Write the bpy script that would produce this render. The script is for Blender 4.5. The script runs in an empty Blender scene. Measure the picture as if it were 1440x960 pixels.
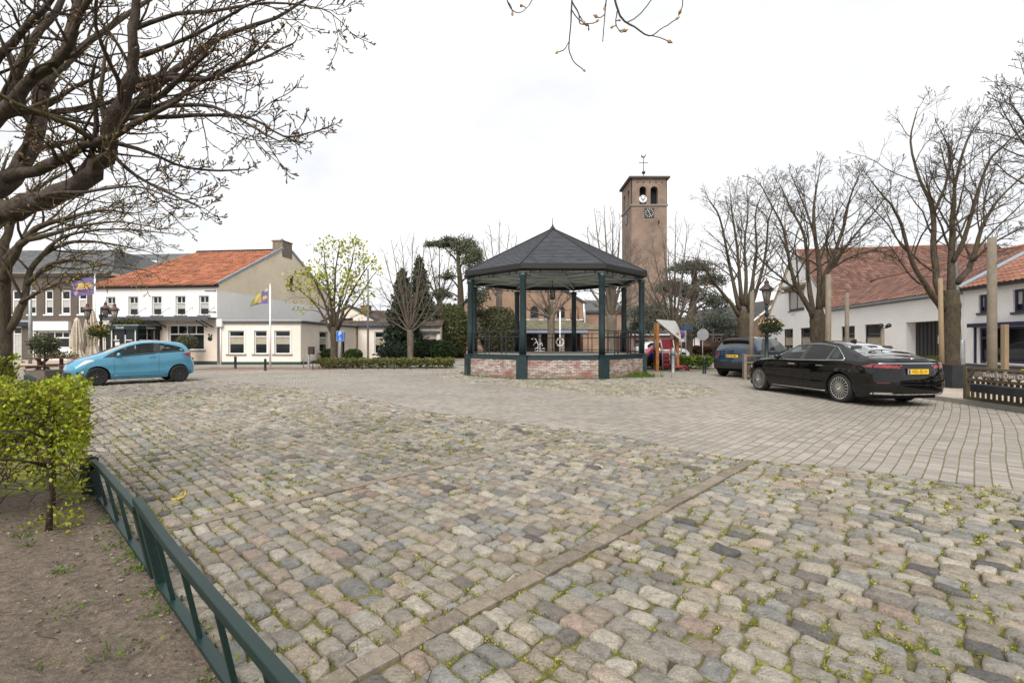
import bpy, bmesh, math, random
import numpy as np
from mathutils import Vector, Matrix, geometry
R = math.radians
sin, cos, pi = math.sin, math.cos, math.pi
scene = bpy.context.scene
COL = scene.collection
F, H = 690.0, 1.45

def P(px, py, Y):
    return Vector(((px - 720) * Y / F, Y, H - (py - 480) * Y / F))
def G(px, py, z=0.0):
    Y = (H - z) * F / (py - 480)
    return Vector(((px - 720) * Y / F, Y, z))

# ------------------------------------------------------------------ mesh builder
class MB:
    def __init__(s):
        s.v, s.f, s.m, s.c, s.s = [], [], [], [], []
    def add(s, vs, fs, m=0, col=None, smooth=False, M=None):
        o = len(s.v)
        if M is not None:
            vs = [M @ Vector(p) for p in vs]
        s.v.extend([tuple(p) for p in vs])
        for k, f in enumerate(fs):
            s.f.append([i + o for i in f]); s.m.append(m); s.s.append(smooth)
            s.c.append(col if not isinstance(col, list) else col[k])
        return o
    def quad(s, a, b, c, d, m=0, col=None):
        s.add([a, b, c, d], [(0, 1, 2, 3)], m, col)
    def box(s, x0, x1, y0, y1, z0, z1, m=0, col=None, M=None):
        v = [(x0,y0,z0),(x1,y0,z0),(x1,y1,z0),(x0,y1,z0),(x0,y0,z1),(x1,y0,z1),(x1,y1,z1),(x0,y1,z1)]
        f = [(3,2,1,0),(4,5,6,7),(0,1,5,4),(1,2,6,5),(2,3,7,6),(3,0,4,7)]
        s.add(v, f, m, col, False, M)
    def cbox(s, x0, x1, y0, y1, z0, z1, ch=.01, m=0, col=None, M=None):
        """box with chamfered edges"""
        bm = bmesh.new()
        bmesh.ops.create_cube(bm, size=1)
        for v in bm.verts:
            v.co = ((x0 if v.co.x < 0 else x1), (y0 if v.co.y < 0 else y1), (z0 if v.co.z < 0 else z1))
        bmesh.ops.bevel(bm, geom=bm.edges[:], offset=ch, segments=2, profile=.6, affect='EDGES')
        bm.verts.index_update()
        s.add([v.co.copy() for v in bm.verts], [[v.index for v in f.verts] for f in bm.faces], m, col, False, M)
        bm.free()
    def beam(s, a, b, w, h, m=0, col=None, up=(0,0,1)):
        """rectangular bar from a to b; w sideways, h along up"""
        a, b = Vector(a), Vector(b); d = (b - a).normalized(); u = Vector(up)
        x = d.cross(u)
        if x.length < 1e-4: x = d.cross(Vector((1,0,0)))
        x.normalize(); u = x.cross(d).normalized()
        vs = []
        for p in (a, b):
            for sx, su in ((-1,-1),(1,-1),(1,1),(-1,1)):
                vs.append(p + x*sx*w/2 + u*su*h/2)
        s.add(vs, [(0,3,2,1)[::-1],(4,5,6,7)[::-1],(0,1,5,4)[::-1],(1,2,6,5)[::-1],(2,3,7,6)[::-1],(3,0,4,7)[::-1]], m, col)
    def tube(s, pts, rad, n=6, m=0, col=None, cap=True, smooth=True):
        k = len(pts)
        pts = [Vector(p) for p in pts]
        if not hasattr(rad, '__len__'): rad = [rad]*k
        d0 = (pts[1]-pts[0]).normalized()
        a = Vector((0,0,1)) if abs(d0.z) < .9 else Vector((1,0,0))
        x = d0.cross(a).normalized()
        vs = []
        cs = [(cos(2*pi*i/n), sin(2*pi*i/n)) for i in range(n)]
        for i, p in enumerate(pts):
            if i == 0: d = d0
            elif i == k-1: d = (pts[i]-pts[i-1])
            else: d = (pts[i+1]-pts[i-1])
            if d.length < 1e-7: d = d0.copy()
            d.normalize()
            x = x - d*x.dot(d)
            if x.length < 1e-5: x = d.orthogonal()
            x.normalize()
            y = d.cross(x); r = rad[i]
            for c, q in cs: vs.append(p + x*(c*r) + y*(q*r))
        fs = []
        for i in range(k-1):
            for j in range(n):
                j2 = (j+1) % n
                fs.append((i*n+j, i*n+j2, (i+1)*n+j2, (i+1)*n+j))
        if cap:
            fs.append(tuple(range(n))[::-1]); fs.append(tuple((k-1)*n+j for j in range(n)))
        s.add(vs, fs, m, col, smooth)
    def lathe(s, prof, n=24, c=(0,0,0), m=0, col=None, smooth=True, M=None, axis='Z'):
        vs, fs = [], []
        for r, z in prof:
            for j in range(n):
                a = 2*pi*j/n
                if axis == 'Z': vs.append((c[0]+r*cos(a), c[1]+r*sin(a), c[2]+z))
                elif axis == 'Y': vs.append((c[0]+r*cos(a), c[1]+z, c[2]-r*sin(a)))
                else: vs.append((c[0]+z, c[1]+r*cos(a), c[2]+r*sin(a)))
        for i in range(len(prof)-1):
            for j in range(n):
                j2 = (j+1) % n
                fs.append((i*n+j, i*n+j2, (i+1)*n+j2, (i+1)*n+j))
        if prof[0][0] > 1e-6: fs.append(tuple(range(n))[::-1])
        if prof[-1][0] > 1e-6: fs.append(tuple((len(prof)-1)*n+j for j in range(n)))
        s.add(vs, fs, m, col, smooth, M)
    def prism(s, poly, y0, y1, m=0, col=None, M=None):
        """poly in (x,z), extruded along y"""
        n = len(poly)
        vs = [(x, y0, z) for x, z in poly] + [(x, y1, z) for x, z in poly]
        fs = [tuple(range(n)), tuple(range(2*n-1, n-1, -1))]
        for i in range(n):
            j = (i+1) % n
            fs.append((j, i, n+i, n+j))
        s.add(vs, fs, m, col, False, M)
    def slab(s, poly, z0, z1, m=0, col=None):
        """poly in (x,y), extruded along z"""
        n = len(poly)
        vs = [(x, y, z0) for x, y in poly] + [(x, y, z1) for x, y in poly]
        fs = [tuple(range(n-1, -1, -1)), tuple(range(n, 2*n))]
        for i in range(n):
            j = (i+1) % n
            fs.append((i, j, n+j, n+i))
        s.add(vs, fs, m, col)
    def grid(s, fn, nu, nv, m=0, col=None, smooth=True, flip=False):
        vs = [fn(i/nu, j/nv) for i in range(nu+1) for j in range(nv+1)]
        fs = []
        for i in range(nu):
            for j in range(nv):
                a = i*(nv+1)+j
                q = (a, a+1, a+nv+2, a+nv+1)
                fs.append(q[::-1] if flip else q)
        s.add(vs, fs, m, col, smooth)
    def mesh(s, name, mats):
        me = bpy.data.meshes.new(name)
        me.from_pydata(s.v, [], s.f)
        for mt in (mats if isinstance(mats, (list, tuple)) else [mats]): me.materials.append(mt)
        me.polygons.foreach_set('material_index', s.m)
        me.polygons.foreach_set('use_smooth', s.s)
        if any(c is not None for c in s.c):
            at = me.attributes.new('col', 'FLOAT_COLOR', 'FACE')
            buf = np.ones((len(s.c), 4), np.float32)
            for i, c in enumerate(s.c):
                if c is not None: buf[i, :3] = c
            at.data.foreach_set('color', buf.ravel())
        me.update()
        return me
    def build(s, name, mats, parent=None, label=None, cat=None, group=None, kind=None, bevel=0):
        o = bpy.data.objects.new(name, s.mesh(name, mats))
        COL.objects.link(o)
        if parent is not None: o.parent = parent
        if bevel:
            md = o.modifiers.new('b', 'BEVEL'); md.width = bevel; md.segments = 2; md.limit_method = 'ANGLE'
        return tag(o, label, cat, group, kind)

def tag(o, label=None, cat=None, group=None, kind=None):
    if label: o['label'] = label
    if cat: o['category'] = cat
    if group: o['group'] = group
    if kind: o['kind'] = kind
    return o
def thing(name, label, cat, loc=(0,0,0), rz=0.0, group=None):
    o = bpy.data.objects.new(name, None); COL.objects.link(o)
    o.location = loc; o.rotation_euler = (0,0,rz); o.empty_display_size = .2
    return tag(o, label, cat, group)
def copy_tree(o, parent=None):
    c = o.copy(); COL.objects.link(c); c.parent = parent
    for ch in [x for x in bpy.data.objects if x.parent is o]: copy_tree(ch, c)
    return c
def text(name, body, size, mat, parent, M, extrude=.002, align='CENTER', shear=0, sx=1.0):
    cu = bpy.data.curves.new(name, 'FONT'); cu.body = body; cu.size = size; cu.extrude = extrude
    cu.align_x = align; cu.align_y = 'CENTER'; cu.shear = shear
    cu.materials.append(mat)
    o = bpy.data.objects.new(name, cu); COL.objects.link(o)
    bpy.context.view_layer.update()
    me = bpy.data.meshes.new_from_object(o.evaluated_get(bpy.context.evaluated_depsgraph_get()))
    bpy.data.objects.remove(o); bpy.data.curves.remove(cu)
    me.name = name; o = bpy.data.objects.new(name, me); COL.objects.link(o)
    o.parent = parent; o.matrix_local = M @ Matrix.Diagonal((sx,1,1,1))
    return o

# ------------------------------------------------------------------ materials
class NT:
    def __init__(s, mat): s.t = mat.node_tree; s.n = s.t.nodes; s.l = s.t.links
    def new(s, typ, ins=None, **kw):
        nd = s.n.new(typ)
        for k, v in kw.items(): setattr(nd, k, v)
        for k, v in (ins or {}).items():
            sock = nd.inputs[k]
            if isinstance(v, bpy.types.NodeSocket): s.l.new(v, sock)
            else: sock.default_value = v
        return nd
    def math(s, op, a, b=None, c=None, clamp=False):
        nd = s.n.new('ShaderNodeMath'); nd.operation = op; nd.use_clamp = clamp
        for i, v in enumerate((a, b, c)):
            if v is None: continue
            if isinstance(v, bpy.types.NodeSocket): s.l.new(v, nd.inputs[i])
            else: nd.inputs[i].default_value = v
        return nd.outputs[0]
    def mix(s, fac, a, b, mode='MIX'):
        nd = s.n.new('ShaderNodeMix'); nd.data_type = 'RGBA'; nd.blend_type = mode
        for sock, v in ((nd.inputs[0], fac), (nd.inputs[6], a), (nd.inputs[7], b)):
            if isinstance(v, bpy.types.NodeSocket): s.l.new(v, sock)
            elif isinstance(v, (tuple, list)): sock.default_value = (*v[:3], 1)
            else: sock.default_value = v
        return nd.outputs[2]
    def ramp(s, fac, stops, interp='LINEAR'):
        nd = s.n.new('ShaderNodeValToRGB'); nd.color_ramp.interpolation = interp
        e = nd.color_ramp.elements
        while len(e) < len(stops): e.new(.5)
        for el, (p, c) in zip(e, stops):
            el.position = p; el.color = (*(c if hasattr(c, '__len__') else (c,c,c)), 1)
        s.l.new(fac, nd.inputs[0]); return nd.outputs[0]
    def noise(s, vec, scale, detail=4, rough=.55, dist=0):
        nd = s.new('ShaderNodeTexNoise', {'Vector': vec, 'Scale': scale, 'Detail': detail, 'Roughness': rough, 'Distortion': dist})
        return nd.outputs['Fac']
    def co(s, which='Object'): return s.n.new('ShaderNodeTexCoord').outputs[which]
    def attr(s): return s.new('ShaderNodeAttribute', attribute_name='col').outputs['Color']
    def bump(s, h, strength=.3, dist=.01):
        return s.new('ShaderNodeBump', {'Height': h, 'Strength': strength, 'Distance': dist}).outputs[0]
    def bsdf(s): return s.n['Principled BSDF']
    def set(s, **kw):
        b = s.bsdf()
        for k, v in kw.items():
            sock = b.inputs[k.replace('_', ' ')]
            if isinstance(v, bpy.types.NodeSocket): s.l.new(v, sock)
            elif isinstance(v, (tuple, list)) and len(v) == 3: sock.default_value = (*v, 1)
            else: sock.default_value = v
def newmat(name):
    m = bpy.data.materials.new(name); m.use_nodes = True
    return m, NT(m)
def simple(name, col, rough=.6, var=.12, scale=6.0, metal=0.0, coat=0.0, bump=0.0, spec=.5, fine=0, attr=False):
    m, n = newmat(name)
    c = n.co()
    k = n.noise(c, scale, 5)
    if fine: k = n.math('ADD', n.math('MULTIPLY', k, .5), n.math('MULTIPLY', n.noise(c, fine, 3), .5))
    base = n.attr() if attr else col
    dark = tuple(x*(1-var*1.6) for x in (col if not attr else (1,1,1)))
    lite = tuple(min(1, x*(1+var)) for x in (col if not attr else (1,1,1)))
    r = n.ramp(k, [(.3, dark), (.7, lite)])
    if attr: r = n.mix(1.0, base, r, 'MULTIPLY')
    n.set(Base_Color=r, Roughness=n.ramp(k, [(.2, max(0, rough-.08)), (.8, min(1, rough+.08))]), Metallic=metal, Coat_Weight=coat)
    n.bsdf().inputs['Specular IOR Level'].default_value = spec
    n.bsdf().inputs['Coat Roughness'].default_value = .04
    if bump: n.set(Normal=n.bump(k, bump, .02))
    return m
def wallvec(n):
    """in-plane wall coordinates (u along wall, v up) from object space"""
    tc = n.n.new('ShaderNodeTexCoord')
    s = n.new('ShaderNodeSeparateXYZ', {0: tc.outputs['Object']}); nn = n.new('ShaderNodeSeparateXYZ', {0: tc.outputs['Normal']})
    isx = n.math('GREATER_THAN', n.math('ABSOLUTE', nn.outputs[0]), .7)
    u = n.new('ShaderNodeMix', {0: isx, 2: s.outputs[0], 3: s.outputs[1]}).outputs[0]
    return n.new('ShaderNodeCombineXYZ', {0: u, 1: s.outputs[2]}).outputs[0], tc.outputs['Object']
def brick(name, c1, c2, mortar, bw=.22, rh=.066, ms=.012, lump=.4, mott=(.8,1.12), bias=0.0, painted=False, bumpk=.5, dirt=.25, rough=.85, stain=None, patch=None):
    m, n = newmat(name)
    v, obj = wallvec(n)
    b = n.new('ShaderNodeTexBrick', {'Vector': v, 'Color1': (*c1,1), 'Color2': (*c2,1), 'Mortar': (*mortar,1), 'Scale': 1.0,
              'Mortar Size': ms, 'Mortar Smooth': .2, 'Bias': bias, 'Brick Width': bw, 'Row Height': rh})
    k = n.noise(obj, .55, 6, .6); k2 = n.noise(obj, 9, 4)
    col = n.mix(1.0, b.outputs['Color'], n.ramp(k2, [(.25, mott[0]), (.75, mott[1])]), 'MULTIPLY')
    col = n.mix(1.0, col, n.ramp(k, [(.3, 1-dirt), (.65, 1.05)]), 'MULTIPLY')
    if patch: # coloured patches of brick
        kk = n.noise(obj, patch[1], 3)
        col = n.mix(n.ramp(kk, [(.5, 0), (.62, .75)]), col, n.mix(1.0, patch[0], n.ramp(k2, [(.25,.75),(.75,1.15)]), 'MULTIPLY'))
    if stain:
        z = n.new('ShaderNodeSeparateXYZ', {0: obj}).outputs[2]
        f = n.math('MULTIPLY', n.ramp(n.math('ADD', z, n.math('MULTIPLY', n.noise(obj, 3, 5), .5)), [(.15, .8), (stain[1], 0)]), 1.0)
        col = n.mix(f, col, stain[0])
    n.set(Base_Color=col, Roughness=rough, Normal=n.bump(n.math('SUBTRACT', n.math('MULTIPLY', k2, lump), b.outputs['Fac']), bumpk, .012))
    return m
def attrmat(name, rough=.75, scale=8, var=.25, bump=.3, spec=.4, coat=0, trans=0.0, moss=None):
    """colour from the per-face attribute with mottling"""
    m, n = newmat(name); c = n.co()
    k = n.noise(c, scale, 5, .6)
    col = n.mix(1.0, n.attr(), n.ramp(k, [(.25, 1-var), (.75, 1+var*.6)]), 'MULTIPLY')
    if moss:
        col = n.mix(n.ramp(n.noise(c, moss[1], 6, .65), [(moss[2], 0), (moss[2]+.12, .8)]), col, moss[0])
    n.set(Base_Color=col, Roughness=rough, Coat_Weight=coat)
    n.bsdf().inputs['Specular IOR Level'].default_value = spec
    if bump: n.set(Normal=n.bump(k, bump, .01))
    if trans:
        tr = n.new('ShaderNodeBsdfTranslucent', {'Color': col})
        ms = n.new('ShaderNodeMixShader', {0: trans, 1: n.bsdf().outputs[0], 2: tr.outputs[0]})
        n.l.new(ms.outputs[0], n.n['Material Output'].inputs[0])
    return m

M = {}
M['paint_green'] = simple('dark_green_paint', (.010,.028,.032), .38, .25, 3, coat=.15, spec=.5)
M['fence_green'] = simple('fence_green_paint', (.009,.027,.024), .45, .25, 4, spec=.4, fine=60)
M['underside'] = simple('pale_green_boards', (.48,.55,.52), .7, .1, 2)
M['white_steel'] = simple('white_steel', (.65,.65,.63), .45, .08)
M['black_iron'] = simple('black_iron', (.012,.013,.014), .45, .2)
M['lamp_green'] = simple('lamp_green', (.008,.02,.018), .4, .2)
M['copper_hood'] = simple('copper_hood', (.10,.045,.04), .5, .25)
M['dark_timber'] = simple('dark_timber', (.035,.016,.012), .7, .2)
M['white_paint'] = simple('white_joinery', (.72,.71,.69), .5, .06)
M['grey_paint'] = simple('grey_joinery', (.07,.075,.08), .5, .1)
M['black_paint'] = simple('black_joinery', (.012,.012,.014), .4, .1)
M['blue_paint'] = simple('blue_joinery', (.012,.012,.05), .4, .1)
M['zinc'] = simple('zinc', (.30,.33,.37), .5, .15, metal=.3)
M['concrete'] = simple('concrete', (.30,.28,.25), .9, .15, 8, fine=80, bump=.3)
M['sill_stone'] = simple('sill_stone', (.20,.19,.18), .8, .12)
M['plaster_cream'] = simple('cream_plaster', (.68,.58,.49), .85, .09, 1.2, bump=.1, fine=14)
M['plaster_ext'] = simple('pale_cream_plaster', (.76,.69,.61), .85, .08, 1.3, bump=.1, fine=10)
M['plaster_gable'] = simple('buff_plaster', (.80,.69,.52), .85, .12, .8, bump=.1, fine=9)
M['plinth_green'] = simple('dark_green_plinth', (.02,.05,.04), .6, .15)
M['plinth_grey'] = simple('dark_grey_plinth', (.06,.06,.065), .7, .15)
def glass(name, col=(.012,.014,.016), coat=0.0):
    m, n = newmat(name)
    k = n.noise(n.co(), .9, 3)
    n.set(Base_Color=n.ramp(k, [(.35, tuple(x*.6 for x in col)), (.65, tuple(x*1.8 for x in col))]), Roughness=.04)
    n.bsdf().inputs['Specular IOR Level'].default_value = .28
    return m
M['pane'] = glass('window_glass')
M['car_glass'] = glass('car_glass', (.006,.007,.008)); NT(M['car_glass']).bsdf().inputs['Specular IOR Level'].default_value = .22
M['car_glass_sky'] = glass('sky_facing_car_glass', (.010,.012,.014)); NT(M['car_glass_sky']).set(Coat_Weight=1.0, Coat_IOR=1.9)
M['car_glass_light'] = glass('light_car_glass', (.075,.095,.095))
M['blind'] = simple('window_blind', (.36,.32,.24), .35, .06, coat=.6)
M['curtain'] = simple('net_curtain', (.42,.42,.40), .5, .15, 14, coat=.6)
M['brick_white'] = brick('white_painted_brick', (.82,.815,.80), (.85,.845,.83), (.75,.745,.735), dirt=.05, lump=.03, mott=(.96,1.02), bumpk=.15, rough=.7, ms=.007, stain=((.50,.485,.455), .55))
M['brick_cafe'] = brick('cafe_white_brick', (.82,.805,.79), (.85,.835,.82), (.66,.64,.62), dirt=.05, lump=.03, mott=(.96,1.02), bumpk=.15, rough=.7, ms=.006, rh=.14, bw=4.0)
M['brick_brown'] = brick('brown_brick', (.095,.068,.053), (.125,.088,.068), (.13,.115,.10), dirt=.2)
M['brick_church'] = brick('church_brick', (.30,.150,.088), (.36,.195,.12), (.30,.25,.20), dirt=.35, ms=.014)
M['brick_tower'] = brick('tower_brick', (.24,.150,.105), (.31,.20,.145), (.26,.21,.17), dirt=.45, ms=.014)
M['brick_school'] = brick('red_brick', (.20,.085,.055), (.26,.12,.08), (.24,.2,.17), dirt=.3)
M['brick_stand'] = brick('bandstand_brick', (.17,.075,.06), (.66,.57,.52), (.24,.19,.155), bw=.21, rh=.062, ms=.012, bias=.22, dirt=.3, stain=((.08,.055,.035), .45), patch=((.23,.085,.07), 1.6), bumpk=.8)
M['brick_chimney'] = brick('orange_brick', (.26,.10,.05), (.33,.14,.07), (.25,.2,.16))
M['tile'] = attrmat('clay_roof_tiles', .8, 2.5, .4, .3, moss=((.10,.085,.05), 1.3, .60))
M['tile_orange'] = attrmat('orange_roof_tiles', .8, 2.2, .38, .3, moss=((.15,.08,.045), 1.4, .58))
M['slate'] = attrmat('slate', .75, 9, .25, .2, moss=((.07,.07,.045), 1.1, .66))
M['tile_moss'] = attrmat('mossy_tiles', .9, 4, .3, .3, moss=((.13,.14,.07), 1.6, .50))
M['roof_dark'] = simple('dark_roofing', (.055,.05,.048), .8, .25, 3, bump=.3)
M['wood_grey'] = simple('weathered_wood', (.215,.18,.135), .85, .25, 4, fine=30, bump=.4)
M['wood_new'] = simple('new_wood', (.31,.225,.135), .75, .2, 4, fine=30, bump=.3)
M['wood_moss'] = simple('mossy_wood', (.115,.095,.058), .9, .4, 5, fine=40, bump=.4)
M['wood_orange'] = simple('orange_wood', (.30,.12,.03), .6, .2, 4)
M['wood_red'] = simple('red_brown_wood', (.10,.030,.018), .55, .2, 4)
M['anthracite'] = simple('anthracite', (.022,.024,.030), .5, .2, 4)
M['canvas'] = simple('cream_canvas', (.55,.48,.39), .85, .1, 7, bump=.2)
M['rubber'] = simple('tyre_rubber', (.014,.014,.014), .8, .2)
M['liner'] = simple('wheel_arch_liner', (.006,.006,.006), .9, .1)
M['alu'] = simple('alloy', (.62,.60,.58), .28, .1, metal=.9)
M['alu_dark'] = simple('dark_alloy', (.03,.03,.033), .4, .1, metal=.4)
M['chrome'] = simple('chrome', (.8,.8,.8), .12, .04, metal=1.0)
M['plate'] = simple('yellow_plate', (.75,.46,.02), .4, .04)
M['plate_blue'] = simple('plate_blue', (.02,.06,.35), .4, .04)
M['plastic'] = simple('black_plastic', (.018,.018,.02), .55, .15)
M['light_red'] = simple('tail_lamp_red', (.35,.012,.018), .12, .2, 20, coat=1)
M['light_dkred'] = simple('tail_lamp_dark_red', (.12,.008,.012), .1, .2, 20, coat=1)
M['light_clear'] = simple('headlamp_clear', (.62,.66,.68), .1, .2, 25, coat=1)
def clear_glass(name, tint=(.62,.70,.68)):
    m, n = newmat(name)
    tr = n.new('ShaderNodeBsdfTransparent', {'Color': (*tint, 1)}); gl = n.new('ShaderNodeBsdfGlossy', {'Roughness': .02})
    lw = n.new('ShaderNodeFresnel', {'IOR': 1.5})
    ms = n.new('ShaderNodeMixShader', {0: lw.outputs[0], 1: tr.outputs[0], 2: gl.outputs[0]})
    n.l.new(ms.outputs[0], n.n['Material Output'].inputs[0]); return m
M['clear_glass'] = clear_glass('clear_car_glass')
M['tinted_glass'] = clear_glass('tinted_car_glass', (.12,.13,.13))
M['interior'] = simple('car_interior', (.03,.03,.032), .8, .2)
def carpaint(name, col, metal=.0, rough=.3, spec=.4):
    m, n = newmat(name)
    k = n.noise(n.co(), 2.2, 4)
    n.set(Base_Color=n.ramp(k, [(.3, tuple(x*.93 for x in col)), (.7, tuple(x*1.05 for x in col))]), Metallic=metal,
          Roughness=n.ramp(k, [(.3, rough), (.7, rough+.07)]), Coat_Weight=1.0)
    n.bsdf().inputs['Coat Roughness'].default_value = .03; n.bsdf().inputs['Coat IOR'].default_value = 1.5
    n.bsdf().inputs['Specular IOR Level'].default_value = spec
    return m
M['teal'] = carpaint('teal_car_paint', (.075,.285,.425), .3, .34)
M['black_car'] = carpaint('black_car_paint', (.0025,.0025,.003), 0, .25, .0)
M['blue_car'] = carpaint('blue_car_paint', (.006,.026,.058), .3, .32)
M['white_car'] = carpaint('white_car_paint', (.6,.61,.62), 0, .35)
M['silver_car'] = carpaint('silver_car_paint', (.35,.37,.4), .6, .35)
M['sign_blue'] = simple('sign_blue', (.01,.12,.48), .4, .06)
M['sign_white'] = simple('sign_white', (.75,.75,.75), .4, .04)
M['sign_grey'] = simple('sign_back_grey', (.36,.38,.40), .5, .1, metal=.2)
M['sign_red'] = simple('sign_red', (.5,.03,.03), .4, .06)
M['galv'] = simple('galvanised_steel', (.32,.34,.35), .5, .15, metal=.5)
M['play_red'] = simple('playground_red', (.17,.012,.02), .45, .15)
M['play_pink'] = simple('faded_pink_plastic', (.42,.12,.15), .5, .15)
M['play_blue'] = simple('blue_plastic', (.02,.06,.38), .4, .1)
M['play_white'] = simple('pale_roof_panel', (.36,.365,.35), .5, .1)
M['lamp_glass'] = glass('lantern_glass', (.20,.20,.18))
M['flower'] = attrmat('flower_petals', .7, 20, .1, 0)
# ------------------------------------------------------------------ world, sun, camera
w = bpy.data.worlds.new('World'); scene.world = w; w.use_nodes = True
n = NT(w); bg = w.node_tree.nodes['Background']
sky = n.n.new('ShaderNodeTexSky'); sky.sky_type = 'NISHITA'; sky.sun_disc = False
SUN_EL, SUN_AZ = R(48), R(-168)          # azimuth clockwise from +Y: high, behind the viewer
sky.sun_elevation = SUN_EL; sky.sun_rotation = SUN_AZ
gen = n.co('Generated')
mp = n.new('ShaderNodeMapping', {'Vector': gen, 'Scale': (1, 1, 2.6)})
cl = n.noise(mp.outputs[0], 2.1, 7, .55, .3)
cloud = n.ramp(cl, [(.32, (8.0,8.15,8.4)), (.50, (9.3,9.35,9.45)), (.66, (10.6,10.6,10.55))])
cover = n.ramp(n.noise(mp.outputs[0], 1.3, 4), [(.3, .86), (.6, .97)])
n.l.new(n.mix(cover, sky.outputs[0], cloud), bg.inputs[0]); bg.inputs[1].default_value = .0435
sl = bpy.data.lights.new('sun', 'SUN'); sl.energy = 1.5; sl.angle = R(38); sl.color = (1, .955, .89)
so = bpy.data.objects.new('sun', sl); COL.objects.link(so)
sd = Vector((sin(SUN_AZ)*cos(SUN_EL), cos(SUN_AZ)*cos(SUN_EL), sin(SUN_EL)))
so.rotation_euler = sd.to_track_quat('Z', 'Y').to_euler()
cam = bpy.data.cameras.new('camera'); co = bpy.data.objects.new('camera', cam); COL.objects.link(co)
cam.sensor_width = 36; cam.lens = 36*F/1440; cam.clip_end = 2000; cam.clip_start = .05
co.location = (0, 0, H); co.rotation_euler = (R(90), 0, 0)
cam.shift_y = 0.0
scene.camera = co
scene.view_settings.view_transform = 'Standard'; scene.view_settings.look = 'None'
scene.view_settings.exposure = 1.45; scene.view_settings.gamma = 1
scene.cycles.max_bounces = 6; scene.cycles.diffuse_bounces = 3; scene.cycles.transparent_max_bounces = 8

# ------------------------------------------------------------------ ground
AZ = R(43.5)
DV = Vector((sin(AZ), cos(AZ), 0)); EV = Vector((cos(AZ), -sin(AZ), 0))     # along the strips / along the stone rows
def to_uv(x, y): return x*DV.x + y*DV.y, x*EV.x + y*EV.y
m, n = newmat('outer_ground'); c = n.co()
n.set(Base_Color=n.ramp(n.noise(c, .15, 6), [(.35, (.13,.12,.10)), (.6, (.17,.16,.14))]), Roughness=.95)
b = MB(); b.quad((-400,-60,-.12), (400,-60,-.12), (400,700,-.12), (-400,700,-.12))
b.build('ground', m, kind='structure')

bpx = [(1440,690),(1300,672),(1180,656),(1040,645),(960,632),(870,612),(740,596),(610,580),(519,561),(442,549),(396,543),(330,537),(270,533),(200,531)]
bound = [G(*p) for p in bpx]
bound = [Vector((9.0,2.2,0)), Vector((6.6,3.6,0))] + bound + [Vector((-24,21,0))]
bxy = [(p.x, p.y) for p in bound]
# rotated-coordinate paver material
m, n = newmat('clinker_pavers'); c = n.co()
mp = n.new('ShaderNodeMapping', {'Vector': c}); mp.vector_type = 'POINT'; mp.inputs['Rotation'].default_value = (0,0,-(pi/2-AZ))
wob = n.new('ShaderNodeTexNoise', {'Vector': c, 'Scale': .22, 'Detail': 2.0})
off = n.new('ShaderNodeVectorMath', {0: wob.outputs['Color'], 1: (.5,.5,.5)}, operation='SUBTRACT').outputs[0]
off = n.new('ShaderNodeVectorMath', {0: off, 1: (.30,.22,0)}, operation='MULTIPLY').outputs[0]
wv = n.new('ShaderNodeVectorMath', {0: mp.outputs[0], 1: off}, operation='ADD').outputs[0]
bt = n.new('ShaderNodeTexBrick', {'Vector': wv, 'Color1': (.225,.203,.174,1), 'Color2': (.345,.312,.27,1), 'Mortar': (.09,.075,.055,1), 'Scale': 1.0, 'Mortar Size': .0055, 'Mortar Smooth': .3, 'Bias': .0, 'Brick Width': .115, 'Row Height': .14})
bt.offset = .5
sp = n.new('ShaderNodeSeparateXYZ', {0: wv})
fr = n.math('FRACT', n.math('DIVIDE', sp.outputs[1], .14))
ln = n.math('LESS_THAN', n.math('ABSOLUTE', n.math('SUBTRACT', fr, n.math('FLOOR', n.math('ADD', fr, .5)))), n.math('ADD', .035, n.math('MULTIPLY', n.noise(c, 7, 3), .035)))
xw = n.new('ShaderNodeSeparateXYZ', {0: c})
wide = n.ramp(n.math('ADD', n.math('MULTIPLY', xw.outputs[0], .09), n.math('MULTIPLY', n.noise(c, .5, 4), .6)), [(.2, .5), (.62, .97)])
mossc = n.ramp(n.noise(c, 5, 4), [(.35, (.095,.075,.045)), (.65, (.15,.14,.055))])
big = n.noise(c, .35, 6, .65); fine = n.noise(c, 40, 3); mid = n.noise(c, 3.5, 4)
col = n.mix(1.0, bt.outputs['Color'], n.ramp(big, [(.3, .76), (.7, 1.12)]), 'MULTIPLY')
col = n.mix(1.0, col, n.ramp(fine, [(.3, .85), (.7, 1.1)]), 'MULTIPLY')
col = n.mix(n.ramp(mid, [(.62, 0), (.75, .35)]), col, (.16,.14,.115))
dust = n.ramp(n.noise(c, .8, 5, .6), [(.5, 0), (.75, .4)])
col = n.mix(dust, col, (.30,.275,.24))
col = n.mix(n.math('MULTIPLY', ln, wide), col, mossc)
hgt = n.math('SUBTRACT', n.math('MULTIPLY', fine, .25), n.math('ADD', bt.outputs['Fac'], n.math('MULTIPLY', ln, .8)))
n.set(Base_Color=col, Roughness=n.ramp(mid, [(.3, .62), (.7, .8)]), Normal=n.bump(hgt, .5, .008))
M['pavers'] = m
outer = bxy + [(-24,32.5), (-13,28.2), (60,28.2), (60,2.2)]
b = MB()
tri = geometry.tessellate_polygon([[Vector((x,y,0)) for x,y in outer]])
b.add([(x,y,0) for x,y in outer], [t for t in tri])
pv = b.build('paved_square', m, kind='structure')
bm = bmesh.new(); bm.from_mesh(pv.data)
bmesh.ops.recalc_face_normals(bm, faces=bm.faces)
for f in bm.faces:
    if f.normal.z < 0: f.normal_flip()
bm.to_mesh(pv.data); bm.free()

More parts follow.
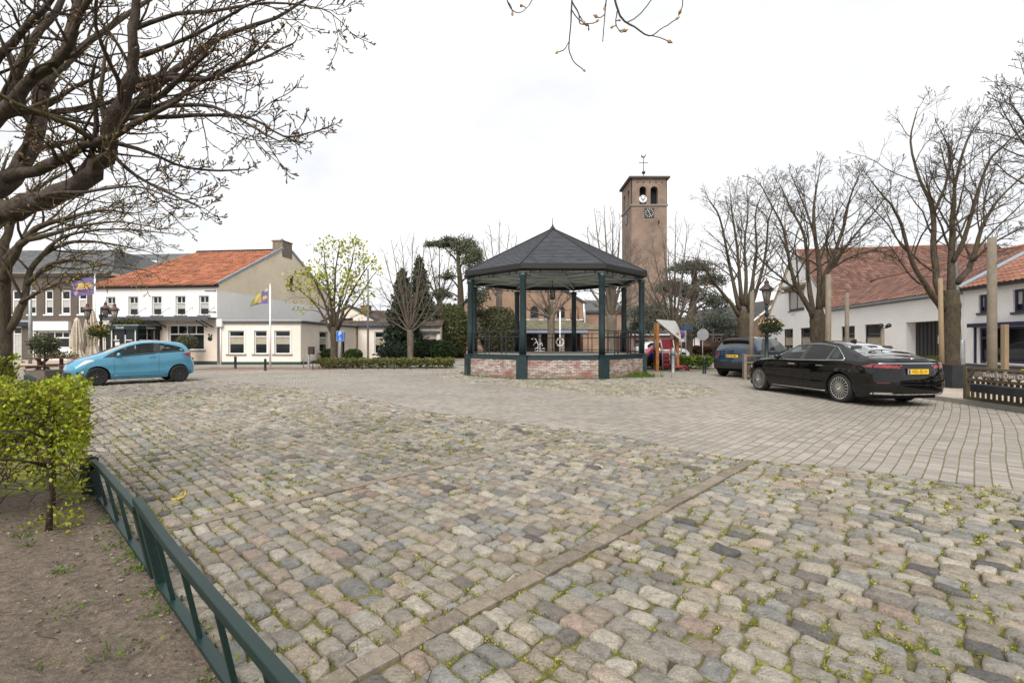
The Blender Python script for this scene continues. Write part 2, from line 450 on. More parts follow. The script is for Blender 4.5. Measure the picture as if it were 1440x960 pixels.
b = MB()   # outer edge of the paving
for (x0,y0),(x1,y1) in zip(bxy, bxy[1:]): b.quad((x0,y0,-.05),(x1,y1,-.05),(x1,y1,0),(x0,y0,0))
b.build('paving_edge', M['pavers'], kind='structure')
# joint bed under the stones: soil and moss
m, n = newmat('joint_bed'); c = n.co()
k1 = n.noise(c, 2.2, 6, .65); k2 = n.noise(c, 30, 5, .7)
soil = n.ramp(k2, [(.3, (.030,.021,.014)), (.55, (.07,.052,.034)), (.75, (.13,.105,.07))])
moss = n.ramp(k2, [(.3, (.05,.055,.012)), (.55, (.20,.20,.035)), (.75, (.38,.35,.08))])
n.set(Base_Color=n.mix(n.ramp(k1, [(.36, .05), (.58, .9)]), soil, moss), Roughness=.95, Normal=n.bump(k2, 1.0, .02))
M['bed'] = m
b = MB(); b.quad((-40,-3,-.028), (20,-3,-.028), (20,34,-.028), (-40,34,-.028))
b.build('cobble_bed', m, kind='structure')

# ---- the cobblestones, one mesh
rng = np.random.default_rng(7)
def in_poly(px, py, poly):
    r = np.zeros(len(px), bool); j = len(poly)-1
    for i in range(len(poly)):
        xi, yi = poly[i]; xj, yj = poly[j]
        c_ = ((yi > py) != (yj > py)) & (px < (xj-xi)*(py-yi)/((yj-yi) or 1e-9) + xi)
        r ^= c_; j = i
    return r
FA, FB = (-3.90, 4.62), (-.44, 1.36)          # soil bed edge along the low fence
cob_poly = bxy + [(-40,21), (-40,12), (-7.4,7.6), (-4.02,4.78), (1.4,-.35), (9,1.2)]
STRIPS = [(-2.01, .12), (-4.57, .11), (.55,.12)]
cx, cy, lu, lw, ang = [], [], [], [], []
u = -18.0
while u < 17:
    pitch = rng.uniform(.104, .152)
    wv_ = -34.0 + rng.uniform(0, .2)
    while wv_ < 9:
        L = float(np.clip(rng.normal(.176, .034), .11, .27))
        bad = any(wv_ < -s + h/2 + .01 and wv_ + L > -s - h/2 - .01 for s, h in [( -q, hh) for q, hh in STRIPS])
        mid_ = wv_ + L/2
        hit = None
        for s_, h_ in STRIPS:
            if wv_ < s_ + h_/2 + .012 and wv_ + L > s_ - h_/2 - .012: hit = (s_, h_)
        if hit:
            s_, h_ = hit
            if wv_ < s_ - h_/2 - .05:           # short stone up to the strip
                Ls = s_ - h_/2 - .006 - wv_
                cu, cw = u + pitch/2, wv_ + Ls/2
                cx.append(cu*DV.x + cw*EV.x); cy.append(cu*DV.y + cw*EV.y); lu.append(pitch); lw.append(Ls)
            wv_ = s_ + h_/2 + .0125; continue
        cu, cw = u + pitch/2, mid_
        cx.append(cu*DV.x + cw*EV.x); cy.append(cu*DV.y + cw*EV.y); lu.append(pitch); lw.append(L)
        wv_ += L
    u += pitch
cx, cy, lu, lw = map(np.array, (cx, cy, lu, lw))
keep = in_poly(cx, cy, cob_poly) & (cy > .3) & (cx < cy*1.12 + 3.6) & (cx > -cy*1.12 - 1.2)
# ring of cobbles round the bandstand
BSC = (1.87, 22.57)
rp = [G(640,537),G(700,541),G(760,546),G(820,552),G(900,558),G(960,560),G(1004,556),G(1008,549),G(985,541),G(940,534),G(905,528)]
ringpoly = [(p.x, p.y) for p in rp] + [(6.5,27), (-3.2,26.5), (-3.6,22)]
inner = in_poly(cx, cy, ringpoly) & (np.hypot(cx-BSC[0], cy-BSC[1]) > 3.45)
ring_only = inner & ~keep
keep |= inner
ringz = np.where(ring_only, .012, 0.0)
cx, cy, lu, lw, ringz = cx[keep], cy[keep], lu[keep], lw[keep], ringz[keep]
N = len(cx)
def stones(sel, g, seed):
    """sel: indices; g: grid resolution of the top; returns verts, faces, colours per face"""
    rg = np.random.default_rng(seed); k = len(sel)
    t = np.array({7: [-1,-.84,-.45,0,.45,.84,1], 5: [-1,-.80,0,.80,1], 4: [-1,-.76,.76,1]}[g])
    A, B = np.meshgrid(t, t, indexing='ij'); A, B = A.ravel(), B.ravel()
    per = [i*g for i in range(g)][::-1]
    # perimeter order
    idx = [(i,0) for i in range(g)] + [(g-1,j) for j in range(1,g)] + [(i,g-1) for i in range(g-2,-1,-1)] + [(0,j) for j in range(g-2,0,-1)]
    perim = np.array([i*g+j for i,j in idx]); np_ = len(perim)
    # rounded corners: squeeze grid square to superellipse
    p = 9.0
    rr = (np.abs(A)**p + np.abs(B)**p)**(1/p); mx = np.maximum(np.abs(A), np.abs(B)); s = np.where(rr > 1e-6, mx/np.maximum(rr,1e-6), 1)
    A2, B2 = A*s, B*s
    edge = mx
    gap = rg.uniform(.005, .013, (k,1))
    hu = lu[sel][:,None]/2 - gap; hw = lw[sel][:,None]/2 - gap*rg.uniform(.8,1.5,(k,1))
    a, bb = np.repeat(A2[None],k,0), np.repeat(B2[None],k,0)
    # skewed corners
    c4 = rg.normal(0, .095, (k,4,2))
    for q, (sa, sb) in enumerate(((-1,-1),(1,-1),(1,1),(-1,1))):
        wgt = (1+sa*A2)*(1+sb*B2)/4
        a = a + wgt[None]*c4[:,q,0:1]; bb = bb + wgt[None]*c4[:,q,1:2]
    # wavy outline
    th = np.arctan2(B2, A2)
    wav = sum(rg.normal(0,.024,(k,1))*np.cos(f*th[None]+rg.uniform(0,6.28,(k,1))) for f in (2,3,4,5))
    a = a*(1+wav*edge[None]); bb = bb*(1+wav*edge[None])
    rot = rg.normal(0,.035,(k,1)); U = a*hu; W = bb*hw
    U, W = U*np.cos(rot)-W*np.sin(rot), U*np.sin(rot)+W*np.cos(rot)
    dome = rg.uniform(.009,.017,(k,1)); top = rg.normal(0,.006,(k,1)) + ringz[sel][:,None]
    Z = top - dome*(edge[None]**7.0)*1.0 + rg.normal(0,.045,(k,1))*U + rg.normal(0,.045,(k,1))*W
    lump = sum(rg.normal(0,.0022,(k,1))*np.sin(fa*A[None]+fb*B[None]+rg.uniform(0,6.28,(k,1))) for fa,fb in ((3,1),(1,3),(4,-2),(2,4)))
    Z = Z + lump
    X = cx[sel][:,None] + U*DV.x + W*EV.x; Y = cy[sel][:,None] + U*DV.y + W*EV.y
    # skirt
    sU, sW = U[:,perim]*1.03, W[:,perim]*1.03
    sX = cx[sel][:,None] + sU*DV.x + sW*EV.x; sY = cy[sel][:,None] + sU*DV.y + sW*EV.y
    sZ = np.full_like(sX, -.04)
    V = np.stack([np.concatenate([X,sX],1), np.concatenate([Y,sY],1), np.concatenate([Z,sZ],1)], -1)
    nv = g*g + np_
    fl = []
    for i in range(g-1):
        for j in range(g-1): fl.append((i*g+j, i*g+j+1, (i+1)*g+j+1, (i+1)*g+j)[::-1])
    for q in range(np_):
        q2 = (q+1) % np_
        fl.append((perim[q], perim[q2], g*g+q2, g*g+q)[::-1])
    fl = np.array(fl)
    FF = (fl[None] + (np.arange(k)*nv)[:,None,None]).reshape(-1,4)
    pal = np.array([(.292,.270,.232),(.250,.233,.205),(.226,.226,.216),(.275,.245,.200),(.292,.246,.200),(.205,.204,.196),(.325,.302,.262),(.105,.10,.096),(.275,.215,.178),(.18,.163,.145)])
    pr = np.array([.23,.15,.09,.18,.12,.07,.09,.03,.025,.035])
    ci = rg.choice(len(pal), k, p=pr/pr.sum())
    cc = pal[ci]*np.array([1.0,.98,.945])*rg.uniform(.78,1.28,(k,1))
    return V.reshape(-1,3), FF, np.repeat(cc, len(fl), 0)
dist = np.hypot(cx, cy)
sets = [(np.where(dist < 4.2)[0], 7), (np.where((dist >= 4.2) & (dist < 8))[0], 5), (np.where(dist >= 8)[0], 4)]
VV, FFs, CC, o = [], [], [], 0
for q, (sel, g) in enumerate(sets):
    v, f, c_ = stones(sel, g, 11+q); VV.append(v); FFs.append(f+o); CC.append(c_); o += len(v)
VV, FFs, CC = np.concatenate(VV), np.concatenate(FFs), np.concatenate(CC)
me = bpy.data.meshes.new('cobblestones')
me.vertices.add(len(VV)); me.vertices.foreach_set('co', VV.astype(np.float32).ravel())
me.loops.add(FFs.size); me.loops.foreach_set('vertex_index', FFs.astype(np.int32).ravel())
me.polygons.add(len(FFs)); me.polygons.foreach_set('loop_start', np.arange(0, FFs.size, 4, dtype=np.int32)); 
me.polygons.foreach_set('use_smooth', np.ones(len(FFs), bool))
at = me.attributes.new('col', 'FLOAT_COLOR', 'FACE'); at.data.foreach_set('color', np.concatenate([CC, np.ones((len(CC),1))],1).astype(np.float32).ravel())
me.update(); me.validate()
m, n = newmat('natural_stone_setts'); c = n.co()
k1 = n.noise(c, 14, 6, .65); k2 = n.noise(c, 90, 4, .7); k3 = n.noise(c, .5, 4)
vor = n.new('ShaderNodeTexVoronoi', {'Vector': c, 'Scale': 55.0}).outputs['Distance']
col = n.mix(1.0, n.attr(), n.ramp(k1, [(.25, (.58,.57,.56)), (.5, (1,1,1)), (.75, (1.3,1.27,1.2))]), 'MULTIPLY')
col = n.mix(1.0, col, n.ramp(k2, [(.25, .60), (.7, 1.22)]), 'MULTIPLY')
col = n.mix(1.0, col, n.ramp(k3, [(.3, .9), (.7, 1.12)]), 'MULTIPLY')
mpr = n.new('ShaderNodeMapping', {'Vector': c, 'Scale': (14,46,20)}); mpr.inputs['Rotation'].default_value = (0,0,.6)
kr = n.noise(mpr.outputs[0], 1.0, 5, .7, .8)
col = n.mix(1.0, col, n.ramp(kr, [(.30, (.60,.59,.58)), (.46, (1,1,1)), (.8, (1.1,1.09,1.07))]), 'MULTIPLY')
col = n.mix(n.ramp(n.noise(c, 22, 5, .7), [(.60, 0), (.74, .5)]), col, (.20,.185,.13))
n.set(Base_Color=col, Roughness=n.ramp(k1, [(.3, .5), (.7, .72)]),
      Normal=n.bump(n.math('ADD', n.math('MULTIPLY', k1, .9), n.math('ADD', n.math('MULTIPLY', k2, .6), n.math('ADD', n.math('MULTIPLY', vor, .25), n.math('MULTIPLY', kr, .7)))), 1.0, .017))
me.materials.append(m)
ob = bpy.data.objects.new('cobblestones', me); COL.objects.link(ob); tag(ob, kind='structure')
cob_xy = np.stack([cx, cy], 1)
# concrete strips between the parking bays
b = MB(); rs = random.Random(4)
for s_, h_ in STRIPS:
    u = -3.0
    while u < 17:
        L = .215
        p = DV*(u+L/2) + EV*s_
        if in_poly(np.array([p.x]), np.array([p.y]), cob_poly)[0] and abs(p.x) < p.y*1.15+1 and p.y > .6:
            c_ = rs.choice([(.185,.152,.112),(.21,.17,.128),(.155,.13,.10),(.22,.185,.145)])
            b.cbox(-L/2+.003, L/2-.003, -h_/2, h_/2, -.05, rs.uniform(-.008,-.001), .004, 0, c_,
                   Matrix.Translation(p) @ Matrix.Rotation(pi/2-AZ+rs.gauss(0,.012), 4, 'Z'))
        u += L
m, n = newmat('exposed_aggregate'); c = n.co()
vor = n.new('ShaderNodeTexVoronoi', {'Vector': c, 'Scale': 95.0})
peb = n.ramp(vor.outputs['Distance'], [(.18, 1), (.34, 0)])
col = n.mix(n.math('MULTIPLY', peb, n.ramp(vor.outputs['Color'], [(.4, .1), (.8, .95)])), n.mix(1.0, n.attr(), n.ramp(n.noise(c, 20, 5), [(.3,.7),(.7,1.15)]), 'MULTIPLY'), (.42,.37,.30))
n.set(Base_Color=col, Roughness=.85, Normal=n.bump(peb, .4, .004))
b.build('parking_strips', m, kind='structure')

# ---- moss tufts and little weeds in the joints (stuff)
def leafmat(name, rough=.6, trans=.35, scale=3, var=.25):
    return attrmat(name, rough, scale, var, 0, .3, 0, trans)
M['leaf'] = leafmat('leaves')
M['weed'] = leafmat('joint_weeds', .7, .25, 6, .3)
def cards(mb, pts, size, rg, cols, up=.0, aspect=1.6, jitter=.35):
    """one small bent leaf per point, random orientation (numpy, quads)"""
    pts = np.asarray(pts, float); k = len(pts)
    d = rg.normal(size=(k,3)); d[:,2] += up; d /= np.linalg.norm(d,axis=1)[:,None]
    e = rg.normal(size=(k,3)); e -= d*(e*d).sum(1)[:,None]; e /= np.linalg.norm(e,axis=1)[:,None]
    s = size*rg.uniform(1-jitter,1+jitter,(k,1))
    a = pts - d*s*.5*0; tip = pts + d*s*aspect; midp = pts + d*s*aspect*.5
    nrm = np.cross(d,e)
    l = midp + e*s*.5 + nrm*s*.12; r = midp - e*s*.5 + nrm*s*.12
    vs = np.stack([a,l,tip,r],1).reshape(-1,3)
    o = len(mb.v); mb.v.extend(map(tuple, vs))
    ci = rg.integers(0,len(cols),k); sc = rg.uniform(.75,1.25,k)
    for i in range(k):
        mb.f.append([o+4*i,o+4*i+1,o+4*i+2,o+4*i+3])
    mb.m.extend([0]*k); mb.s.extend([False]*k); mb.c.extend([tuple(np.array(cols[ci[i]])*sc[i]) for i in range(k)])
WEEDC = [(.26,.27,.03),(.36,.35,.05),(.19,.22,.03),(.44,.40,.09),(.13,.16,.02)]
b = MB(); rg = np.random.default_rng(21)
def patchy(x, y):
    return (np.sin(x*1.9+.6*np.sin(y*1.3))*np.cos(y*1.55+.8*np.sin(x*.9)) + .6*np.sin(x*4.1+y*3.3) + .4*np.sin(x*.7-y*.5+1))
d_ = np.hypot(cob_xy[:,0], cob_xy[:,1])
pos, siz = [], []
lu_, lw_ = lu, lw
for i in range(len(cob_xy)):
    dd = d_[i]
    if dd > 17: continue
    f = patchy(cob_xy[i,0], cob_xy[i,1])
    pr_ = .16 + .84*max(0, min(1, (f+.30)/.8))
    if rg.random() > pr_: continue
    su = rg.choice([-1,1]); t = rg.uniform(-.5,.5)
    if rg.random() < .55: off = DV*(su*lu_[i]/2) + EV*(t*lw_[i])
    else: off = DV*(t*lu_[i]) + EV*(su*lw_[i]/2)
    nk = int(rg.integers(30,90) if dd < 5 else (rg.integers(22,46) if dd < 9 else 14))
    run = (EV if rg.random() < .55 else DV)
    sp = rg.uniform(.02,.075)
    for q in range(nk):
        a_ = rg.normal(0, 1)*sp; c2 = rg.normal(0,.013)
        other = DV if run is EV else EV
        pos.append((cob_xy[i,0]+off.x+run.x*a_+other.x*c2, cob_xy[i,1]+off.y+run.y*a_+other.y*c2, -.020+ringz[i]+rg.uniform(0,.016)))
        siz.append((.0060 if dd < 5 else .0090 if dd < 9 else .015)*rg.uniform(.7,1.5))
pos = np.array(pos); siz = np.array(siz)
for lo, hi in ((0,.0060),(.0060,.0080),(.0080,.0118),(.0118,.1)):
    s_ = (siz >= lo) & (siz < hi)
    if s_.any(): cards(b, pos[s_], float(siz[s_].mean()), rg, WEEDC, up=.35)
# grass tufts: rosettes of blades
def tuft(mb, x, y, z, nb, hgt, rg, cols, spread=.03):
    for q in range(nb):
        a_ = rg.uniform(0, 6.28); l = hgt*rg.uniform(.5,1.1); lean = rg.uniform(.2,.9)
        bx, by = x + rg.normal(0,spread), y + rg.normal(0,spread)
        dx, dy = cos(a_), sin(a_); wd = .0035 + hgt*.012
        p0 = Vector((bx,by,z)); p1 = p0 + Vector((dx*lean*l*.45, dy*lean*l*.45, l*.6)); p2 = p0 + Vector((dx*lean*l, dy*lean*l, l*.85))
        sd_ = Vector((-dy,dx,0))*wd
        c_ = tuple(np.array(cols[int(rg.integers(0,len(cols)))])*rg.uniform(.8,1.2))
        mb.add([p0-sd_, p0+sd_, p1+sd_*.8, p1-sd_*.8, p2], [(0,1,2,3),(3,2,4)], 0, c_)
for q in range(110):
    i = int(rg.integers(0,len(cob_xy)))
    if d_[i] > 9: continue
    tuft(b, cob_xy[i,0]+DV.x*lu_[i]/2, cob_xy[i,1]+DV.y*lu_[i]/2, -.02, int(rg.integers(6,16)), rg.uniform(.025,.06), rg, [(.10,.17,.03),(.16,.22,.04)], .012)
b.build('joint_weeds', M['weed'], kind='stuff')

# ---- soil bed behind the low fence
m, n = newmat('garden_soil'); c = n.co()
k1 = n.noise(c, 1.6, 6, .6); k2 = n.noise(c, 26, 6, .7); k3 = n.noise(c, 110, 3, .6)
col = n.ramp(k2, [(.28, (.075,.055,.043)), (.5, (.168,.131,.098)), (.72, (.27,.218,.168))])
col = n.mix(1.0, col, n.ramp(k3, [(.3,.75),(.7,1.15)]), 'MULTIPLY')
col = n.mix(n.ramp(k1, [(.55, 0), (.72, .45)]), col, n.ramp(k2, [(.35, (.06,.065,.02)), (.65, (.13,.14,.045))]))
n.set(Base_Color=col, Roughness=.97, Normal=n.bump(n.math('ADD', k2, n.math('MULTIPLY', k3, .4)), 1.0, .03))
b = MB(); rs = np.random.default_rng(3)
fa, fb = Vector((*FA,0)), Vector((*FB,0)); fd = (fb-fa).normalized(); fn = Vector((fd.y,-fd.x,0))
if fn.x > 0: fn = -fn
NS, NT_ = 150, 90
def soil(s_, t_):
    s2 = -.35 + s_*6.9; t2 = (t_**1.5)*9 - .02
    p = fa + fd*s2 + fn*t2
    h_ = .010*sin(p.x*5.1+sin(p.y*4))+.012*sin(p.y*6.3+p.x*2)+.008*sin(p.x*17+3*sin(p.y*9))+.006*sin(p.y*23+p.x*13)
    return (p.x, p.y, .006 + h_*min(1, t2*3+.1) + .05*min(1,max(0,t2)/1.5))
b.grid(soil, NS, NT_, smooth=True, flip=True)
b.build('soil_bed', m, kind='structure')
b = MB(); rg = np.random.default_rng(5)
for q in range(70):
    s2, t2 = rg.uniform(0,4.4), rg.uniform(.04,1)**1.3*3.0
    p = fa + fd*s2 + fn*t2
    if sin(p.x*3)+cos(p.y*2.3) < .2 and q % 3: continue
    if rg.random() < .4: tuft(b, p.x, p.y, .0+.04*min(1,t2), int(rg.integers(8,22)), rg.uniform(.03,.08), rg, [(.12,.18,.035),(.18,.22,.05),(.09,.14,.03)], .03)
    else:
        k = int(rg.integers(14,45)); sp_ = rg.uniform(.02,.06)
        cards(b, np.stack([p.x+rg.normal(0,sp_,k), p.y+rg.normal(0,sp_,k), np.full(k,.01+.04*min(1,t2))+rg.uniform(0,.02,k)],1), .014, rg, [(.12,.19,.03),(.19,.24,.05),(.08,.14,.02)], up=.7)
for q in range(26):   # weeds along the fence foot
    s2 = rg.uniform(.1,4.3); p = fa + fd*s2 + fn*rg.uniform(-.06,.14); k = int(rg.integers(14,40))
    cards(b, np.stack([p.x+rg.normal(0,.04,k), p.y+rg.normal(0,.04,k), .0+rg.uniform(0,.03,k)],1), .015, rg, [(.10,.17,.03),(.17,.22,.05)], up=.8)
b.build('bed_weeds', M['weed'], kind='stuff')
# litter on the soil and setts: fallen bits, one stuff mesh
b = MB(); rg = np.random.default_rng(15)
k = 420; s2 = rg.uniform(0,4.6,k); t2 = rg.uniform(.03,1,k)**1.4*3.2
pts = np.stack([FA[0]+fd.x*s2+fn.x*t2, FA[1]+fd.y*s2+fn.y*t2, .012+.045*np.minimum(1,t2/1.5)],1)
cards(b, pts, .012, rg, [(.30,.23,.14),(.16,.10,.06),(.42,.36,.27),(.08,.055,.04)], up=-.3)
sel = np.where(d_ < 9)[0]; sel = rg.choice(sel, 700)
pts = np.stack([cob_xy[sel,0]+rg.normal(0,.08,700), cob_xy[sel,1]+rg.normal(0,.08,700), np.full(700,.004)],1)
cards(b, pts, .010, rg, [(.25,.16,.08),(.12,.075,.04),(.36,.29,.18)], up=-.4)
gl = G(240,702); cards(b, np.array([[gl.x+q*.03,gl.y+.012*q,.012] for q in range(4)]), .055, rg, [(.55,.40,.06),(.45,.33,.08)], up=-.2)
for q in range(60):   # twigs
    if q < 25: p = fa + fd*rg.uniform(0,4.5) + fn*(rg.uniform(.05,1)*2.2); z = .03
    else:
        i = int(rg.choice(sel)); p = Vector((cob_xy[i,0], cob_xy[i,1], 0)); z = .008
    a_ = rg.uniform(0,6.28); l = rg.uniform(.06,.22)
    b.tube([(p.x,p.y,z),(p.x+cos(a_)*l*.5,p.y+sin(a_)*l*.5,z+.008),(p.x+cos(a_+.3)*l,p.y+sin(a_+.3)*l,z+.002)], [.003,.0025,.0015], 4, 0, (.07,.045,.03))
for q in range(1500):   # crumbs of soil and small pebbles
    s2_, t2_ = rg.uniform(0,4.9), rg.uniform(.01,1)**1.5*3.4; p = fa + fd*s2_ + fn*t2_; r_ = abs(rg.normal(0,.006))+.003
    c_ = [(.15,.115,.09),(.10,.075,.058),(.20,.16,.13),(.26,.235,.21)][int(rg.integers(0,4)) if rg.random() < .5 else int(rg.integers(0,2))]
    z = .022 + .05*min(1,t2_/1.5); o_ = [p+Vector((rg.uniform(.6,1.2)*r_*x, rg.uniform(.6,1.2)*r_*y, z+r_*.8*zz)) for x,y,zz in ((1,0,0),(0,1,0),(-1,0,0),(0,-1,0),(.2,.1,1),(0,0,-1))]
    b.add(o_, [(0,1,4),(1,2,4),(2,3,4),(3,0,4),(1,0,5),(2,1,5),(3,2,5),(0,3,5)], 0, c_)
b.build('leaf_litter', attrmat('dry_litter', .85, 30, .2, 0), kind='stuff')

# ---- kerbs, pavements, roads round the square
def strip(name, pts_l, pts_r, z0, z1, mat):
    b = MB()
    poly = pts_l + pts_r[::-1]
    tri = geometry.tessellate_polygon([[Vector((x,y,0)) for x,y in poly]])
    k = len(poly)
    fs = []
    for t in tri:
        a_, b_, c_ = (Vector((*poly[i],0)) for i in t)
        fs.append(t if (b_-a_).cross(c_-a_).z > 0 else t[::-1])
    b.add([(x,y,z1) for x,y in poly], fs)
    if z1 > z0:
        for i in range(k):
            j = (i+1) % k
            b.add([(*poly[i],z0),(*poly[j],z0),(*poly[j],z1),(*poly[i],z1)], [(0,1,2,3)])
    return b.build(name, mat, kind='structure')
def slabmat(name, c1, c2, size=.3, rot=0.0, mort=(.12,.11,.095), ms=.006, offs=.5, h=None):
    m, n = newmat(name); c = n.co()
    mp = n.new('ShaderNodeMapping', {'Vector': c}); mp.inputs['Rotation'].default_value = (0,0,rot)
    bt = n.new('ShaderNodeTexBrick', {'Vector': mp.outputs[0], 'Color1': (*c1,1), 'Color2': (*c2,1), 'Mortar': (*mort,1), 'Scale': 1.0, 'Mortar Size': ms, 'Brick Width': size, 'Row Height': h or size}); bt.offset = offs
    col = n.mix(1.0, bt.outputs['Color'], n.ramp(n.noise(c, .7, 6), [(.3,.82),(.7,1.1)]), 'MULTIPLY')
    col = n.mix(1.0, col, n.ramp(n.noise(c, 30, 3), [(.3,.88),(.7,1.08)]), 'MULTIPLY')
    n.set(Base_Color=col, Roughness=.85, Normal=n.bump(n.math('SUBTRACT', 1.0, bt.outputs['Fac']), .4, .006))
    return m
beige = slabmat('beige_slabs', (.40,.335,.265), (.46,.39,.315), .3)
redp = slabmat('red_clinker_road', (.19,.105,.08), (.25,.145,.112), .2, .1, h=.07)
greyr = slabmat('grey_clinker_road', (.27,.255,.24), (.33,.31,.29), .2, .6, h=.1)
# right-hand pavement
kl = [(10.9,-1),(10.46,7),(10.44,12.5),(10.3,16.6),(9.9,18.2)]
strip('right_pavement', [(x+.14,y) for x,y in kl]+[(9.5,22.5),(14,30)], [(30,-1),(30,7),(30,12),(30,16),(30,19),(30,22.5),(28,52)], -.02, .105, beige)
strip('right_kerb', kl, [(x+.14,y) for x,y in kl], -.02, .11, M['concrete'])
# playground sand and edging behind the bandstand
strip('play_area', [(5.2,23.6),(12.6,23.6)], [(5.2,26.9),(13.6,26.9)], -.02, .012, slabmat('brown_rubber_tiles', (.12,.105,.08), (.16,.14,.105), .4))
# back street and left street
strip('cross_street', [(-9.2,26.9),(60,28.2)], [(-9.2,28.4),(60,46)], -.02, .006, greyr)
strip('red_street', [(-60,24.3),(-24,24.2),(-9.2,25.3)], [(-60,27.2),(-24,27.1),(-9.2,27.2)], -.02, .006, redp)
strip('kerb_band', [(-60,27.2),(-24,27.1),(-9.2,27.2)], [(-60,27.75),(-24,27.65),(-11.5,27.45)], -.02, .095, M['concrete'])
strip('left_pavement', [(-60,27.75),(-24,27.65),(-11.5,27.45),(-8,30)], [(-60,60),(-24,60),(-11.5,60),(-6,60)], -.02, .09, beige)
strip('terrace', [(-34,19.5),(-16.2,24.2)], [(-34,27.2),(-16.2,27.1)], -.02, .03, slabmat('terrace_clinkers', (.27,.22,.185), (.34,.28,.235), .2, .3, h=.1))
strip('church_yard', [(-11,29),(9,30)], [(-11,80),(30,80)], -.02, .05, slabmat('yard_clinkers', (.23,.20,.17), (.29,.255,.22), .2, .0, h=.1))
# ------------------------------------------------------------------ bark and trees
def barkmat(name, c1, c2, moss, mk, scale=7):
    m, n = newmat(name); c = n.co()
    mp = n.new('ShaderNodeMapping', {'Vector': c, 'Scale': (1,1,.35)})
    k = n.noise(mp.outputs[0], scale*3, 6, .7); k2 = n.noise(c, scale*.45, 5, .6)
    col = n.ramp(k, [(.28, c1), (.72, c2)])
    col = n.mix(n.ramp(k2, [(mk, 0), (mk+.14, .85)]), col, moss)
    n.set(Base_Color=col, Roughness=.95, Normal=n.bump(k, 1.0, .06))
    n.bsdf().inputs['Specular IOR Level'].default_value = .15
    return m
M['bark_near'] = barkmat('near_bark', (.036,.027,.022), (.15,.12,.10), (.075,.07,.022), .55, 5)
M['bark_twig'] = barkmat('twig_bark', (.050,.037,.028), (.12,.092,.066), (.10,.095,.03), .52, 3)
M['bark'] = barkmat('grey_brown_bark', (.042,.032,.023), (.125,.10,.075), (.10,.095,.035), .55, 4)
M['bark_far'] = barkmat('far_bark', (.085,.07,.055), (.20,.165,.135), (.12,.115,.06), .56, 2)
M['needle'] = leafmat('conifer_needles', .7, .15, 1.2, .35)
M['bud'] = attrmat('buds', .6, 30, .15, 0, .3)

def grow(tw, p0, d0, L, r0, lvl, mx, rg, A, tips):
    """recursive bare branch. A: dict of lists per level"""
    ns = A['seg'][min(lvl, len(A['seg'])-1)]
    pts, rad = [Vector(p0)], [r0]
    d = Vector(d0).normalized(); st = L/ns; up = A['up'][min(lvl, len(A['up'])-1)]; wn = A['wander']
    r1 = max(A['rmin'], r0*(.34 if lvl < mx else .45))
    for i in range(ns):
        d = d + Vector((rg.gauss(0,wn), rg.gauss(0,wn), rg.gauss(0,wn)+up)); d.normalize()
        pts.append(pts[-1] + d*st); rad.append(r0 + (r1-r0)*(i+1)/ns)
    tw.tube(pts, rad, 5 if r0 > .025 else (4 if r0 > .012 else 3), 0, None, False)
    if lvl >= mx:
        tips.append((pts[-1], d)); return
    spawn(tw, pts, rad, L, lvl, mx, rg, A, tips)
def spawn(tw, pts, rad, L, lvl, mx, rg, A, tips, t0=.22):
    nc = A['n'][min(lvl, len(A['n'])-1)]; nc = max(1, int(round(nc*rg.uniform(.75,1.25))))
    az = rg.uniform(0, 6.28)
    for q in range(nc):
        t = t0 + (1-t0)*(q + rg.uniform(.15,.85))/nc
        x = t*(len(pts)-1); i = min(int(x), len(pts)-2); fr = x-i
        p = pts[i].lerp(pts[i+1], fr); dd = (pts[i+1]-pts[i]).normalized(); r = rad[i]+(rad[i+1]-rad[i])*fr
        az += 2.4 + rg.gauss(0,.4)
        o = dd.orthogonal().normalized(); o.rotate(Matrix.Rotation(az, 3, dd))
        an = A['ang'][min(lvl, len(A['ang'])-1)] * rg.uniform(.7,1.25)
        cd = dd*cos(an) + o*sin(an)
        Lc = L*A['ratio'][min(lvl, len(A['ratio'])-1)]*(1.15-.82*t)*rg.uniform(.7,1.25)
        grow(tw, p, cd, Lc, max(A['rmin'], min(r*.72, r*A.get('rr',.55))), lvl+1, mx, rg, A, tips)
    grow(tw, pts[-1], (pts[-1]-pts[-2]), L*.13, max(A['rmin'], rad[-1]*.9), min(lvl+1, mx), mx, rg, A, tips)
def smooth_path(pts, rad, sub=4, jit=0, rg=None):
    """Catmull-Rom through the points"""
    P_ = [pts[0]*2-pts[1]] + pts + [pts[-1]*2-pts[-2]]
    out, ro = [], []
    for i in range(1, len(P_)-2):
        a, b_, c, d = P_[i-1], P_[i], P_[i+1], P_[i+2]
        for k in range(sub):
            t = k/sub
            q = .5*((2*b_) + (c-a)*t + (2*a-5*b_+4*c-d)*t*t + (3*b_-a-3*c+d)*t*t*t)
            if jit and rg: q = q + Vector((rg.gauss(0,jit), rg.gauss(0,jit), rg.gauss(0,jit)))
            out.append(q); ro.append(rad[i-1] + (rad[i]-rad[i-1])*t)
    out.append(pts[-1]); ro.append(rad[-1])
    return out, ro
